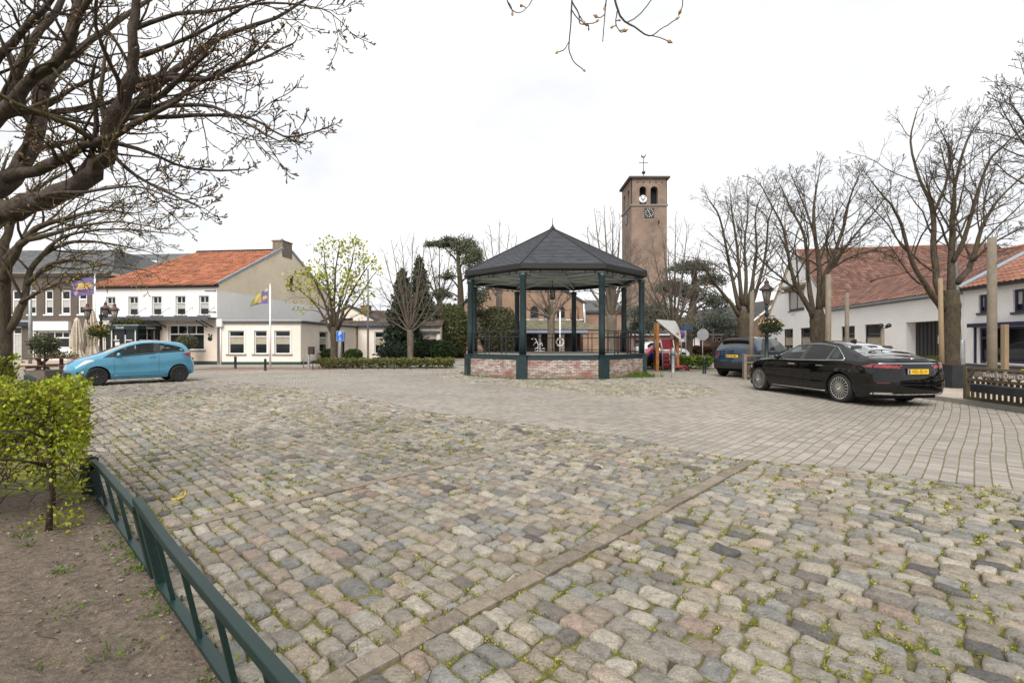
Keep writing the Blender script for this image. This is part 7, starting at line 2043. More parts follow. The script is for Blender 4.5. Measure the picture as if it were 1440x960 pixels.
# clipped spheres and shrubs
def ball(name, label, px, py, Y, wpx, hpx, cols, seed, n=2600, size=.05, group=None, cat='bush', zc=None):
    rg = np.random.default_rng(seed); g = Vector(((px-720)*Y/F, Y, 0)); t = thing(name, label, cat, g, 0, group)
    rx_, rz_ = wpx*Y/F/2, hpx*Y/F/2; zc = rz_*.95+.02 if zc is None else zc
    v = rg.normal(size=(n,3)); v /= np.linalg.norm(v,axis=1)[:,None]; rad = rg.uniform(.80,1.02,(n,1))*(1+.05*np.sin(v[:,0:1]*6+v[:,2:3]*5))
    pts = v*rad*np.array([rx_,rx_,rz_]) + np.array([0,0,zc]); pts = pts[pts[:,2] > .01]
    b = MB(); cards(b, pts, size, rg, cols, up=.2); b.build('foliage', M['leaf'], t)
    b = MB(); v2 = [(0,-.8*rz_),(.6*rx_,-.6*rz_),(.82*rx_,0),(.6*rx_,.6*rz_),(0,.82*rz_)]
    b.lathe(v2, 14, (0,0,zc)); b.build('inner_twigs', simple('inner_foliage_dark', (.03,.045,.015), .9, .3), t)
    b = MB(); b.tube([(0,0,-.05),(.02,0,zc)], .05, 6); b.build('stem', M['bark'], t)
    return t
DK = [(.035,.065,.015),(.05,.085,.02),(.03,.05,.012),(.065,.10,.025)]
BR = [(.085,.15,.02),(.12,.19,.03),(.06,.11,.015)]
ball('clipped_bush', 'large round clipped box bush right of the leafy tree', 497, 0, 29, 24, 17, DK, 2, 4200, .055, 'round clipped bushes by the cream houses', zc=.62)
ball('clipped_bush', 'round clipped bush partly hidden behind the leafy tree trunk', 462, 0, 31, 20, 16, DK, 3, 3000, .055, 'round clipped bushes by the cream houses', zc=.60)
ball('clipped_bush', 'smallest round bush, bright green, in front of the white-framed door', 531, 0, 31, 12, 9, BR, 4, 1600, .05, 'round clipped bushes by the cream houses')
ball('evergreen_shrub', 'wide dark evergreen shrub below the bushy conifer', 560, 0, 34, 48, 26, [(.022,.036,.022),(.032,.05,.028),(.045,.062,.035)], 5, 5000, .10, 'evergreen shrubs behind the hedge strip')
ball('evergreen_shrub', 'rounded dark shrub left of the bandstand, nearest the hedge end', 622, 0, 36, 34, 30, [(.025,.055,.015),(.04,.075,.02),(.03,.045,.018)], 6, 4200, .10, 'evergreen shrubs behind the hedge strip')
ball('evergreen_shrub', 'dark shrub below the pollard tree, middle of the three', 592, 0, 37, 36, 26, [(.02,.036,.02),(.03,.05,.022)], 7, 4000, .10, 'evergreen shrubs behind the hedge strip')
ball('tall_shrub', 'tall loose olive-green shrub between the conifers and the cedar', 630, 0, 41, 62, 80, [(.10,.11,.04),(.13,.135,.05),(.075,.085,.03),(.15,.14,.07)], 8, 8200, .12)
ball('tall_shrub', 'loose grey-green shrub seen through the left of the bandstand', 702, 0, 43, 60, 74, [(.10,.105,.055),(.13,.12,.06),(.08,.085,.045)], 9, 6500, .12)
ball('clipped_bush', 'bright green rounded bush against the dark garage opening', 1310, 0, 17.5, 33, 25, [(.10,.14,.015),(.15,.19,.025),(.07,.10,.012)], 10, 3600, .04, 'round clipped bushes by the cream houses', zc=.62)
# brown leafless hedge before the school
pa = Vector(((955-720)*40/F,40,0)); pb = Vector(((1045-720)*40/F,40,0))
hedge('beech_hedge', 'brown winter hedge in front of the brick school', pa, (1,0,0), (pb-pa).length, 1.0, .0, 1.0, 5000, .10, 11, [], [(.12,.06,.035),(.16,.08,.045),(.09,.05,.03),(.14,.10,.05)], twigs=60, brown=0)

# ------------------------------------------------------------------ street lamps with flower baskets
def lantern(b, bg, c, s=1.0):
    c = Vector(c)
    b.lathe([(.06*s,0),(.075*s,.03*s),(.07*s,.06*s)],6,c)
    for k in range(6):
        a = 2*pi*k/6; b.beam(c+Vector((.07*s*cos(a),.07*s*sin(a),.05*s)), c+Vector((.15*s*cos(a),.15*s*sin(a),.44*s)), .016*s,.016*s)
    bg.lathe([(.066*s,.055*s),(.145*s,.44*s)],6,c)
def hood(b, c, s=1.0):
    b.lathe([(.20*s,.43*s),(.205*s,.455*s),(.17*s,.50*s),(.09*s,.575*s),(.065*s,.60*s),(.065*s,.66*s),(.075*s,.67*s),(.04*s,.72*s),(.02*s,.75*s),(.018*s,.79*s),(0,.81*s)],12,Vector(c))
def post(b, h):
    b.lathe([(.16,0),(.16,.25),(.12,.30),(.10,.75),(.12,.80),(.07,.86),(.06,1.6),(.085,1.64),(.055,1.70),(.045,h-.35),(.09,h-.30),(.05,h-.22),(.045,h-.1),(.08,h-.06),(.05,h)],14)
def basket(label, loc, r_, seed, cols, petals, drop=.35):
    rg = np.random.default_rng(seed); t = thing('flower_basket', label, 'flower basket', loc); b = MB()
    b.lathe([(0,-.24),(.55*r_,-.20),(.85*r_,-.02),(.9*r_,0)],14); b.build('bowl', M['plastic'], t)
    k = 1500; v = rg.normal(size=(k,3)); v /= np.linalg.norm(v,axis=1)[:,None]; v *= rg.uniform(.45,1.05,(k,1))
    pts = v*np.array([r_*1.15,r_*1.15,.24])+np.array([0,0,.05]); pts[:,2] -= drop*rg.random(k)**3*(np.hypot(pts[:,0],pts[:,1])>r_*.7)
    b = MB(); cards(b, pts, .05, rg, cols, up=0); b.build('greenery', M['leaf'], t)
    k = 120; v = rg.normal(size=(k,3)); v[:,2] = np.abs(v[:,2]); v /= np.linalg.norm(v,axis=1)[:,None]
    b = MB(); cards(b, v*np.array([r_*1.12,r_*1.12,.30])+np.array([0,0,.06]), .045, rg, petals, up=.4, aspect=1.0); b.build('flowers', M['flower'], t)
lp = Vector(((142-720)*22.5/F,22.5,.03))
t = thing('street_lamp', 'ornate green street lamp with three red-hooded lanterns near the cafe', 'street lamp', lp)
b = MB(); post(b, 2.55); b.lathe([(.05,2.5),(.10,2.58),(.04,2.68),(.03,3.0)],10)
for sx_ in (-.62,.62):
    b.tube([(0,0,2.25),(sx_*.35,0,2.10),(sx_*.75,0,2.13),(sx_,0,2.28),(sx_,0,2.42)], .022, 6)
    b.tube([(sx_*.1,0,2.32),(sx_*.4,0,2.34),(sx_*.6,0,2.22),(sx_*.45,0,2.16)], .016, 6); b.tube([(sx_,0,2.3),(sx_*.82,0,2.28),(sx_*.85,0,2.18)], .014, 6)
b.build('post', M['lamp_green'], t)
for x_,z_ in ((-.62,2.42),(.62,2.42),(0,2.60)):
    bl, bg_, bh = MB(), MB(), MB(); c_ = (x_-(.0), .25 if x_==0 else 0, z_-(.1 if x_==0 else 0)); lantern(bl,bg_,c_); hood(bh,c_)
    l_ = bl.build('lantern', M['copper_hood'], t); bg_.build('glass', M['lamp_glass'], l_); bh.build('hood', M['copper_hood'], l_)
basket('green flower basket on the three-armed street lamp', lp+Vector((-.05,-.1,1.85)), .36, 3, [(.07,.10,.025),(.10,.14,.03),(.05,.075,.02),(.12,.12,.04)], [(.55,.30,.04),(.45,.2,.05),(.5,.4,.1)])
rp_ = Vector(((1078-720)*17.6/F,17.6,.0))
t = thing('street_lamp', 'green street lamp with one lantern in front of the white house', 'street lamp', rp_)
b = MB(); post(b, 2.72); b.lathe([(.05,2.7),(.03,2.82)],8)
b.tube([(-.3,0,2.36),(.3,0,2.36)],.014,6); b.build('post', M['lamp_green'], t)
bl, bg_, bh = MB(), MB(), MB(); lantern(bl,bg_,(0,0,2.78),1.18); hood(bh,(0,0,2.78),1.18)
l_ = bl.build('lantern', M['copper_hood'], t); bg_.build('glass', M['lamp_glass'], l_); bh.build('hood', simple('dark_red_hood', (.07,.045,.045), .45, .2), l_)
basket('flower basket with trailing leaves and yellow flowers on the single-lantern lamp', rp_+Vector((.08,-.12,1.98)), .33, 4, [(.055,.075,.03),(.08,.105,.035),(.04,.055,.025)], [(.60,.38,.03),(.6,.5,.3),(.55,.30,.2)], .3)
# plain poles
def pole(name, label, px, Y, py0, py1, r_, mat, lean=0, group=None, cat='pole', extra=None, square=False, z0=0.0):
    g = Vector(((px-720)*Y/F, Y, z0)); h0 = H-(py0-480)*Y/F-z0; t = thing(name, label, cat, g, 0, group); b = MB()
    if square: b.beam((0,0,-.05),(lean,0,h0),r_*2,r_*2,up=(0,1,0))
    else: b.tube([(0,0,-.05),(lean*.5,0,h0*.5),(lean,0,h0)], [r_*1.05,r_,r_*.92], 10); 
    b.build('shaft', mat, t)
    if extra: extra(t, h0, lean)
    return t
GP = 'timber posts round the terrace on the right'
pole('timber_post', 'thick pale round timber post behind the nameboard fence, tallest at the right', 1395, 12.6, 334, 0, .100, M['wood_grey'], .0, GP, z0=.1)
pole('timber_post', 'short square new-wood post beside the thick pale post', 1413, 13.0, 456, 0, .055, M['wood_new'], 0, GP, square=True, z0=.1)
pole('timber_post', 'narrow pale timber post touching the tree by the garage', 1325, 14.9, 391, 0, .065, M['wood_new'], -.06, GP, z0=.1)
pole('timber_post', 'pale grey timber post right of the vase-shaped tree trunk', 1164, 17.0, 386, 0, .095, M['wood_grey'], .03, GP, z0=.1)
pole('timber_post', 'brown timber post in front of the white wall, between two windows', 1191, 17.4, 412, 0, .070, M['wood_grey'], 0, GP, z0=.1)
pole('timber_post', 'weathered timber post before the blue car, holding a slanting rod', 1056, 18.9, 410, 0, .082, M['wood_grey'], .05, GP, z0=.1,
     extra=lambda t,h,l: MB.build((lambda b: (b.beam((.35,.1,1.5),(1.65,.4,4.2),.05,.05), b)[1])(MB()), 'slanting_rod', M['wood_new'], t))
def spots(t,h,l):
    b = MB(); b.beam((-.14,0,h),(.16,0,h),.03,.03)
    for x in (-.12,.14): b.lathe([(.05,-.06),(.075,.06),(.06,.10)],10,M=Matrix.Translation((x,-.05,h+.06)) @ Matrix.Rotation(R(70),4,'X'))
    b.build('spotlights', M['plastic'], t)
pole('timber_post', 'short timber post with twin spotlights in front of the white wall', 1241, 16.6, 461, 0, .06, M['wood_grey'], 0, GP, extra=spots, z0=.1)
pole('lamp_column', 'slim grey metal lighting column by the white house corner', 1352, 17.0, 200, 0, .065, M['galv'], -.42, None, z0=.1, extra=lambda t,h,l: MB.build((lambda b: (b.lathe([(.10,0),(.10,1.35),(.07,1.42)],10), b)[1])(MB()), 'column_base', M['galv'], t))
def arm(t,h,l):
    b = MB(); z = H-(418-480)*32/F; b.tube([(0,0,z-.9),(-.18,0,z-.3),(-.45,0,z-.03),(-.75,0,z)], .025, 6); b.cbox(-1.0,-.7,-.06,.06,z-.06,z+.02,.01); b.build('lamp_arm', M['galv'], t)
pole('lamp_column', 'thin grey lamp column with a small curved arm right of the leafy tree', 517.5, 32, 378, 0, .065, M['galv'], 0, None, extra=arm, z0=.05)
pole('lamp_column', 'plain grey column in front of the brown row house', 42.5, 30, 402, 0, .09, M['galv'], 0, None)
pole('thin_post', 'thin black post behind the octagonal sign', 1003, 33, 462, 0, .05, M['black_iron'])
# flagpoles with carnival flags
def flagpole(label, flabel, px, Y, pytop, fpts, seed, shape):
    g = Vector(((px-720)*Y/F, Y, .05)); t = thing('flagpole', label, 'flagpole', g, 0, 'white flagpoles'); h = H-(pytop-480)*Y/F; b = MB()
    b.tube([(0,0,-.1),(0,0,h*.5),(0,0,h)], [.055,.048,.035], 10); b.lathe([(0,-.06),(.05,-.02),(.05,.02),(0,.06)],8,(0,0,h+.05)); b.build('shaft', M['sign_white'], t)
    # cloth
    rg = random.Random(seed); fo = tag(None or bpy.data.objects.new('flag', None)) if False else None
    b = MB(); nu, nv = 30, 22; s_ = Y/F
    vs = []; cols = []
    for i in range(nu+1):
        for j in range(nv+1):
            u, v = i/nu, j/nv; x, z = shape(u, v)
            vs.append((x*s_-.04, .10*sin(u*7+v*2)*u+.05*sin(u*13-v*5)*u, h+z*s_))
    for i in range(nu):
        for j in range(nv): 
            u, v = (i+.5)/nu, (j+.5)/nv; cols.append(flagcol(u,v,seed))
    b.add(vs, [(i*(nv+1)+j, i*(nv+1)+j+1, (i+1)*(nv+1)+j+1, (i+1)*(nv+1)+j) for i in range(nu) for j in range(nv)], 0, cols, True)
    o = b.build('flag', attrmat('flag_cloth_%s' % ('a','b')[seed % 2], .8, 6, .12, 0, .2, 0, .35), None, flabel, 'flag', 'carnival flags'); o.location = g
def flagcol(u, v, seed):
    PU, YE, OR, WH, PK = (.20,.155,.34), (.60,.46,.13), (.58,.36,.20), (.6,.58,.6), (.5,.33,.33)
    if seed == 0:
        a = sin(u*9+v*3)+cos(v*8-u*4)
        if .25 < v < .48 and .15 < u < .68: return YE
        if (u-.78)**2+(v-.78)**2 < .02 or (u-.12)**2+(v-.55)**2 < .015: return PK
        if .48 < v < .62 and .2 < u < .8: return OR
        if u > .85 and v < .5 and a > .6: return WH
        return PU if a > -1.2 else (.10,.08,.24)
    if (u-.18)**2*1.2+(v-.55)**2 < .022: return YE
    if .38 < u < .56 and v < .85: return YE
    if u > .56: return (.55,.50,.16) if v < .8 else PU
    if v < .14 and u < .2: return WH
    return PU
flagpole('white flagpole behind the three-lantern street lamp', 'purple and orange carnival flag spread out near the cafe', 133.5, 26.4, 387, None, 0, lambda u,v: (-34*u, -3-25*v+ -6*u*(1-.3*v)))
flagpole('white flagpole in front of the cream annexe', 'purple and yellow flag hanging limp in front of the annexe', 380, 26.2, 403, None, 1, lambda u,v: (-2-26*u, -3+ (-1-9*u-14*u*u)*(1-v) + (-22-1*u-3*u*u)*v))
# parking sign
def signpost(label, px, Y, h, r_=.03, name='road_sign', group=None):
    g = Vector(((px-720)*Y/F, Y, 0)); t = thing(name, label, 'sign', g, 0, group); b = MB(); b.tube([(0,0,-.1),(0,0,h)], r_, 10); b.build('post', M['galv'], t); return t
t = signpost('blue disabled-parking sign on a grey post at the hedge strip', 478.5, 26.4, 2.02)
b = MB(); b.cbox(-.18,.18,-.05,-.035,1.46,1.99,.005); pn = b.build('panel', M['sign_blue'], t)
text('parking_letter', 'P', .32, M['sign_white'], pn, Matrix.Translation((0,-.053,1.84)) @ Mt)
b = MB(); Mx = Matrix.Translation((0,-.053,1.56)) @ Mt
b.lathe([(.024,-.002),(.024,.002)],12,M=Mx @ Matrix.Translation((-.005,.095,0)))
for p_,q_ in (((-.005,.06),(0,.0)),((0,.0),(.05,0)),((.05,0),(.075,-.05)),((0,.04),(.045,.04))): b.beam(Mx@Vector((*p_,0)), Mx@Vector((*q_,0)), .018,.004,up=(0,-1,0))
ring = [Mx@Vector((-.005+.055*cos(a),-.025+.055*sin(a),0)) for a in np.linspace(1.9,5.6,14)]; b.tube(ring,.008,5); b.build('wheelchair_symbol', M['sign_white'], pn)
b = MB(); b.cbox(-.19,.19,-.036,-.03,1.45,2.0,.004); b.build('panel_rim', M['sign_white'], pn)
t = signpost('grey back of an octagonal road sign beside the hedge', 988, 29.5, 1.85)
b = MB(); b.lathe([(0,-.012),(.36,-.012),(.37,0),(.36,.012),(0,.012)],8,M=Matrix.Translation((0,-.05,1.86)) @ Matrix.Rotation(pi/2,4,'X') @ Matrix.Rotation(R(22.5),4,'Z'),smooth=False); b.build('panel', M['sign_grey'], t)
t = signpost('blue and red no-parking sign on a post beside the playground tree', 958, 28.5, 2.1)
b = MB(); b.cbox(-.22,.26,-.03,-.015,1.42,2.08,.004); w_ = b.build('backing', M['sign_grey'], t)
b = MB(); b.lathe([(0,.0),(.19,.0),(.19,.012),(0,.012)],24,M=Matrix.Translation((.02,-.035,1.84)) @ Matrix.Rotation(pi/2,4,'X')); pn = b.build('panel', M['sign_red'], t)
b = MB(); b.lathe([(0,.013),(.145,.013),(.145,.016),(0,.016)],24,M=Matrix.Translation((.02,-.035,1.84)) @ Matrix.Rotation(pi/2,4,'X')); b.build('blue_field', M['sign_blue'], pn)
b = MB(); b.beam((-.08,-.056,1.94),(.12,-.056,1.74),.035,.006,up=(0,1,0)); b.build('red_bar', M['sign_red'], pn)
b = MB(); b.cbox(-.12,.16,-.04,-.03,1.45,1.58,.003); b.build('lower_plate', M['sign_white'], t)
t = signpost('blue street-name plate on a post in front of the blue-green cedar', 964.5, 30.5, 2.42, .025)
b = MB(); b.cbox(-.26,.32,-.05,-.03,2.20,2.40,.005); b.build('panel', simple('street_name_blue', (.03,.08,.22), .4, .05), t)
# bollards
def bollard(label, px, py, h, r_, mat, group='bollards round the square', name='bollard'):
    g = G(px,py); t = thing(name, label, 'bollard', g, 0, group); b = MB()
    b.lathe([(r_*1.2,-.05),(r_*1.2,.04),(r_,.06),(r_,h*.8),(r_*1.12,h*.82),(r_*1.12,h*.88),(r_,h*.9),(r_,h-.03),(r_*.6,h),(0,h+.005)],14); b.build('body', M[mat], t)
    b = MB(); b.lathe([(r_*1.02,h*.70),(r_*1.02,h*.76)],14); b.build('band', M['lamp_green'], t)
bollard('dark bollard below the first annexe window', 331, 518, .66, .065, 'black_iron'); bollard('dark bollard below the third annexe window, left of the flagpole', 373, 521, .60, .06, 'black_iron')
bollard('grey-green bollard in front of the playground ladder', 946.5, 524, 1.15, .075, 'galv'); bollard('dark green bollard near the back of the blue car', 990.5, 525, .75, .075, 'lamp_green')
bollard('dark green bollard by the terrace planter, behind the picnic table', 55, 521, .9, .08, 'lamp_green')
# post with dark mailbox and a bicycle rack at the annexe corner
t = thing('letter_post', 'grey post with a dark brown box at the annexe corner', 'post', G(434.5,519)); b = MB(); b.beam((0,0,-.05),(0,0,.95),.07,.07,up=(0,1,0)); b.build('post', M['galv'], t)
b = MB(); b.cbox(-.02,.26,-.10,.10,.78,1.18,.01); b.build('box', M['dark_timber'], t)
t = thing('bicycle_stand', 'small grey bicycle hoop stand against the annexe corner', 'bicycle stand', G(428,518)+Vector((0,.5,0))); b = MB()
b.tube([(-.25,0,0),(-.25,0,.6),(-.15,0,.72),(.15,0,.72),(.25,0,.6),(.25,0,0)], .022, 6); b.tube([(-.25,0,.35),(.25,0,.35)], .018, 6); b.build('hoop', M['galv'], t)
b = MB(); b.cbox(-.02,.02,-.02,.02,0,.72,.004); b.build('upright', M['galv'], t)

# ------------------------------------------------------------------ terrace things by the cafe
def parasol(label, px, Y, h, w_, seed):
    rg = random.Random(seed); g = Vector(((px-720)*Y/F, Y, .03)); t = thing('folded_parasol', label, 'parasol', g, 0, 'folded cream parasols at the cafe'); b = MB()
    b.tube([(0,0,0),(0,0,h)], .035, 8); b.lathe([(.28,0),(.28,.08),(.06,.12)],12); b.build('pole', M['dark_timber'], t)
    b = MB(); n_ = 22
    prof = [(.02,h+.02),(.10,h-.10),(w_*.55,h*.78),(w_*.72,h*.55),(w_*.55,h*.40),(w_*.85,h*.28),(w_*1.15,h*.16)]
    vs, fs = [], []
    for i,(r_,z) in enumerate(prof):
        for j in range(n_):
            a = 2*pi*j/n_; f_ = 1+(.30 if j % 2 else -.26)*min(1,i/2)+rg.uniform(-.12,.12)
            vs.append((r_*f_*cos(a), r_*f_*sin(a), z+(rg.uniform(-.10,.12) if i == len(prof)-1 else 0)))
    for i in range(len(prof)-1):
        for j in range(n_): fs.append((i*n_+j, i*n_+(j+1)%n_, (i+1)*n_+(j+1)%n_, (i+1)*n_+j))
    b.add(vs, fs, 0, None, False); b.build('canopy', M['canvas'], t)
    b = MB(); b.lathe([(w_*.60,h*.395),(w_*.60,h*.41)],16); b.build('tie_strap', M['canvas'], t)
parasol('folded cream parasol left of the taller one, behind the picnic table', 108, 25, 2.62, .30, 1)
parasol('taller folded cream parasol right behind the three-lantern lamp', 128, 25.6, 3.15, .36, 2)
t = thing('picnic_table', 'red-brown timber picnic table with crossed legs at the terrace', 'table', Vector(((80-720)*20/F,20.2,.03)), R(8)); b = MB()
for y_ in (-.36,-.22,-.08,.06,.20,.34): b.cbox(-1.0,1.0,y_-.06,y_+.06,.72,.765,.006)
b.build('table_top', M['wood_red'], t)
for sy in (-1,1):
    b = MB()
    for o_ in (.62,.76): b.cbox(-1.0,1.0,sy*o_-.06,sy*o_+.06,.43,.47,.006)
    b.build('bench', M['wood_red'], t)
for x_ in (-.7,.7):
    for sy in (-1,1):
        b = MB(); b.beam((x_,sy*.66,0),(x_,-sy*.28,.72),.05,.12,up=(1,0,0)); b.build('leg', M['wood_red'], t)
    b = MB(); b.beam((x_,-.8,.40),(x_,.8,.40),.06,.10); b.build('crossbar', M['wood_red'], t)
b = MB(); b.cbox(-.06,.06,-.03,.03,.25,.72,.004); b.build('brace', M['wood_red'], t)
t = thing('wreath', 'straggly dry plant arrangement on the picnic table', 'plant', Vector(((78-720)*20.2/F,20.2,.795))); rg = np.random.default_rng(4); k = 500
b = MB(); cards(b, np.stack([rg.normal(0,.42,k),rg.normal(0,.15,k),np.abs(rg.normal(0,.10,k))],1), .06, rg, [(.12,.10,.05),(.16,.13,.07),(.10,.11,.04)], up=.3); b.build('leaves', M['leaf'], t)
b = MB(); b.lathe([(.10,0),(.16,.06),(.18,.16),(.12,.28),(0,.32)],12,(.0,0,.05)); b.build('dark_pot', M['plastic'], t)
def planter(label, px, Y, wbox, hbox, ctop, crown, seed, cols, pot, flare=.8, group='potted olive trees'):
    g = Vector(((px-720)*Y/F, Y, .03)); t = thing('planter', label.replace('olive tree','planter'), 'planter', g); b = MB()
    v = [(-wbox/2*flare,-wbox/2*flare,0),(wbox/2*flare,-wbox/2*flare,0),(wbox/2*flare,wbox/2*flare,0),(-wbox/2*flare,wbox/2*flare,0)]
    w2 = [(x/flare,y/flare,hbox) for x,y,z in v]; i2 = [(x*.88/flare,y*.88/flare,hbox) for x,y,z in v]; i3 = [(x*.88/flare,y*.88/flare,hbox-.06) for x,y,z in v]
    b.add(v+w2+i2+i3, [(3,2,1,0)]+[(i,(i+1)%4,4+(i+1)%4,4+i) for i in range(4)]+[(4+i,4+(i+1)%4,8+(i+1)%4,8+i) for i in range(4)]+[(8+i,8+(i+1)%4,12+(i+1)%4,12+i) for i in range(4)]); b.build('pot', pot, t)
    b = MB(); b.box(-wbox*.43,wbox*.43,-wbox*.43,wbox*.43,hbox-.10,hbox-.05); b.build('soil', M['dark_timber'], t)
    tr = thing('olive_tree', label, 'tree', g+Vector((0,0,hbox-.05)), 0, group); rg = np.random.default_rng(seed)
    b = MB(); zc = ctop-hbox-crown[1]; b.tube([(0,0,-.02),(.02,0,zc*.5),(0,.01,zc)], [.035,.028,.022], 7)
    for q in range(8):
        a = rg.uniform(0,6.28); b.tube([(0,0,zc-.1),(cos(a)*crown[0]*.4,sin(a)*crown[0]*.4,zc+.15),(cos(a)*crown[0]*.75,sin(a)*crown[0]*.75,zc+crown[1]*.4)],[.016,.01,.005],4)
    b.build('trunk', M['bark'], tr)
    k = 1500; v = rg.normal(size=(k,3)); v /= np.linalg.norm(v,axis=1)[:,None]; v *= rg.uniform(.25,1,(k,1))**.6
    b = MB(); cards(b, v*np.array([crown[0],crown[0],crown[1]])+np.array([0,0,zc+crown[1]*.25]), .055, rg, cols, up=.2, aspect=2.2); b.build('crown', M['leaf'], tr)
OL = [(.10,.115,.06),(.14,.15,.085),(.075,.085,.05),(.17,.17,.11)]
planter('thin olive tree in a square grey pot left of the picnic table', 62, 17.2, .72, .42, 1.62, (.42,.34), 5, OL, simple('grey_pot', (.15,.13,.11), .8, .1))
planter('bushy olive tree in a pot against the big cafe window', 262, 27.8, .5, .5, 1.75, (.55,.42), 6, OL, M['wood_red'])
t = thing('ramp_board', 'dark green sloping board edge beside the square grey planter', 'board', Vector(((43-720)*16/F,16.0,.0)), R(-20)); b = MB(); b.prism([(-.25,.0),(.75,.0),(.75,.06),(-.25,.34)],-.05,.05); b.build('board', M['fence_green'], t)
b = MB(); b.prism([(-.25,.34),(.75,.06),(.75,.08),(-.25,.365)],-.07,.07); b.build('cap', M['fence_green'], t)

# ------------------------------------------------------------------ playground tower
PYd = 24.6
def pp(px, py, dy=0): return P(px,py,PYd+dy)
ps = thing('playground_tower', 'wooden playground tower with pale slanted roof, red panels and slide', 'play tower', Vector(((936-720)*PYd/F, PYd, 0))); po_ = Vector(ps.location)
def L_(v): return Vector(v)-po_
for (a,c,dy,w_) in (((924,519),(924.5,454),-.35,.14),((949,516),(949,466),.55,.14),((920.5,516),(921,455),.75,.10),((953,519),(952,468),-.35,.13)):
    b = MB(); p, q = L_(pp(*a,dy)), L_(pp(*c,dy)); p.z = 0; b.beam(p,q,w_,w_,up=(0,1,0)); b.build('corner_post', M['wood_orange'], ps)
b = MB(); cA, cB, cC, cD = L_(pp(922.5,449,-.25)), L_(pp(949,451,1.0)), L_(pp(957.5,477.5,-.85)), L_(pp(957.5,470,.55))
def rf(u,v):
    p = cA.lerp(cC,u).lerp(cB.lerp(cD,u),v); p.z += .10*sin(pi*u)*v; return p
b.grid(rf,12,8); b.grid(lambda u,v: rf(u,v)+Vector((0,0,-.05)),12,8)
for v_ in (0,1): b.grid(lambda u,w__: rf(u,v_)+Vector((0,0,-.05*w__)),12,1)
for u_ in (0,1): b.grid(lambda v,w__: rf(u_,v)+Vector((0,0,-.05*w__)),8,1)
b.build('roof_panel', M['play_white'], ps)
def panel(a,c,dy0,dy1,mat,name,th=.04):
    b = MB(); p0,p1 = L_(pp(a[0],a[1],dy0)), L_(pp(c[0],a[1],dy1)); h_ = (c[1]-a[1])*PYd/F; p0.z -= h_/2; p1.z = p0.z; b.beam(p0,p1,th,h_); b.build(name, M[mat], ps)
panel((928.5,477),(946,491),-.3,-.3,'play_red','front_panel'); panel((932,496),(942,517),-.42,-.42,'play_red','ladder_panel'); panel((922,478),(921,492),-.3,.7,'galv','side_panel')
b = MB(); p = L_(pp(937,494,.1)); b.box(p.x-.55,p.x+.55,p.y-.5,p.y+.6,p.z-.04,p.z+.04); b.build('platform', M['wood_orange'], ps)
b = MB()
for (pts_) in ([(928.5,477),(931.5,492),(932,519)],[(946.5,478),(949,495),(951,510)],[(931.5,493),(941,494),(941.5,505),(943,512)]): 
    b.tube([L_(pp(x,y,-.55)) for x,y in pts_], .03, 8)
b.tube([L_(pp(950,495,-.5)),L_(pp(952,500,-.6)),L_(pp(950,505,-.5))],.025,6); b.build('handrail', M['galv'], ps)
b = MB()
for py in (500,506,512): b.beam(L_(pp(932,py,-.6)), L_(pp(943,py,-.6)), .10,.04)
b.build('rung', M['play_red'], ps)
b = MB(); s_ = [L_(pp(921,490,.3)),L_(pp(914,495,.3)),L_(pp(907,503,.3)),L_(pp(902,511,.3)),L_(pp(897,513.5,.3))]; s_, _ = smooth_path(s_,[0]*5,4)
vs, fs = [], []
for p in s_:
    for y_,z_ in ((-.34,.20),(-.30,.0),(.30,.0),(.34,.20)): vs.append(p+Vector((0,y_,z_)))
for i in range(len(s_)-1):
    for j in range(3): fs.append((i*4+j,i*4+j+1,(i+1)*4+j+1,(i+1)*4+j))
b.add(vs,fs,0,None,True); b.build('slide', M['play_pink'], ps)
b = MB(); b.lathe([(0,-.35),(.22,-.35),(.25,0),(.22,.35),(0,.35)],16,L_(pp(921,499,1.0)),axis='X'); b.build('crawl_tube', M['play_blue'], ps)
t = thing('spring_rocker', 'low red curved play seat beside the playground tower', 'play seat', Vector(((957-720)*24.2/F,24.2,.01))); b = MB()
for y_ in (-.16,.16): b.tube([(-.42,y_,.02),(-.30,y_,.20),(-.08,y_,.16),(.08,y_,.24),(.24,y_,.20),(.36,y_,.02)], .045, 8)
b.build('curved_rail', M['play_red'], t); b = MB(); b.cbox(-.38,.30,-.15,.15,.09,.14,.01); b.build('seat', M['play_red'], t)

# ------------------------------------------------------------------ right-hand terrace: nameboard fence, planters
kx = Vector((10.58,11.42,0)); kd = Vector((10.35,8.0,0))-kx; kl_ = kd.length; kang = math.atan2(kd.y,kd.x)
nf = thing('terrace_fence', 'mossy wooden picket fence with lattice top and a hand-lettered nameboard', 'fence', kx+Vector((0,0,.105)), kang)
Lf = 3.2
for x_ in (0,1.6,Lf): b = MB(); b.cbox(x_-.045,x_+.045,-.045,.045,-.1,.76,.006); b.build('post', M['wood_moss'], nf)
b = MB()
for z0_,z1_ in ((.70,.755),(.44,.50),(-.02,.075)): b.cbox(.046,Lf-.046,-.03,.03,z0_,z1_,.005)
b.build('rail', M['wood_moss'], nf)
b = MB(); x_ = .10
while x_ < Lf: 
    b.box(x_,x_+.075,.012,.03,.0,.46); x_ += .135
b.build('pickets', M['wood_moss'], nf)
b = MB(); x_ = .05
while x_ < Lf-.1:
    b.beam((x_,.0,.50),(x_+.2,.0,.70),.018,.03,up=(0,1,0)); b.beam((x_+.2,.014,.50),(x_,.014,.70),.018,.03,up=(0,1,0)); x_ += .2
b.build('lattice', M['wood_moss'], nf)
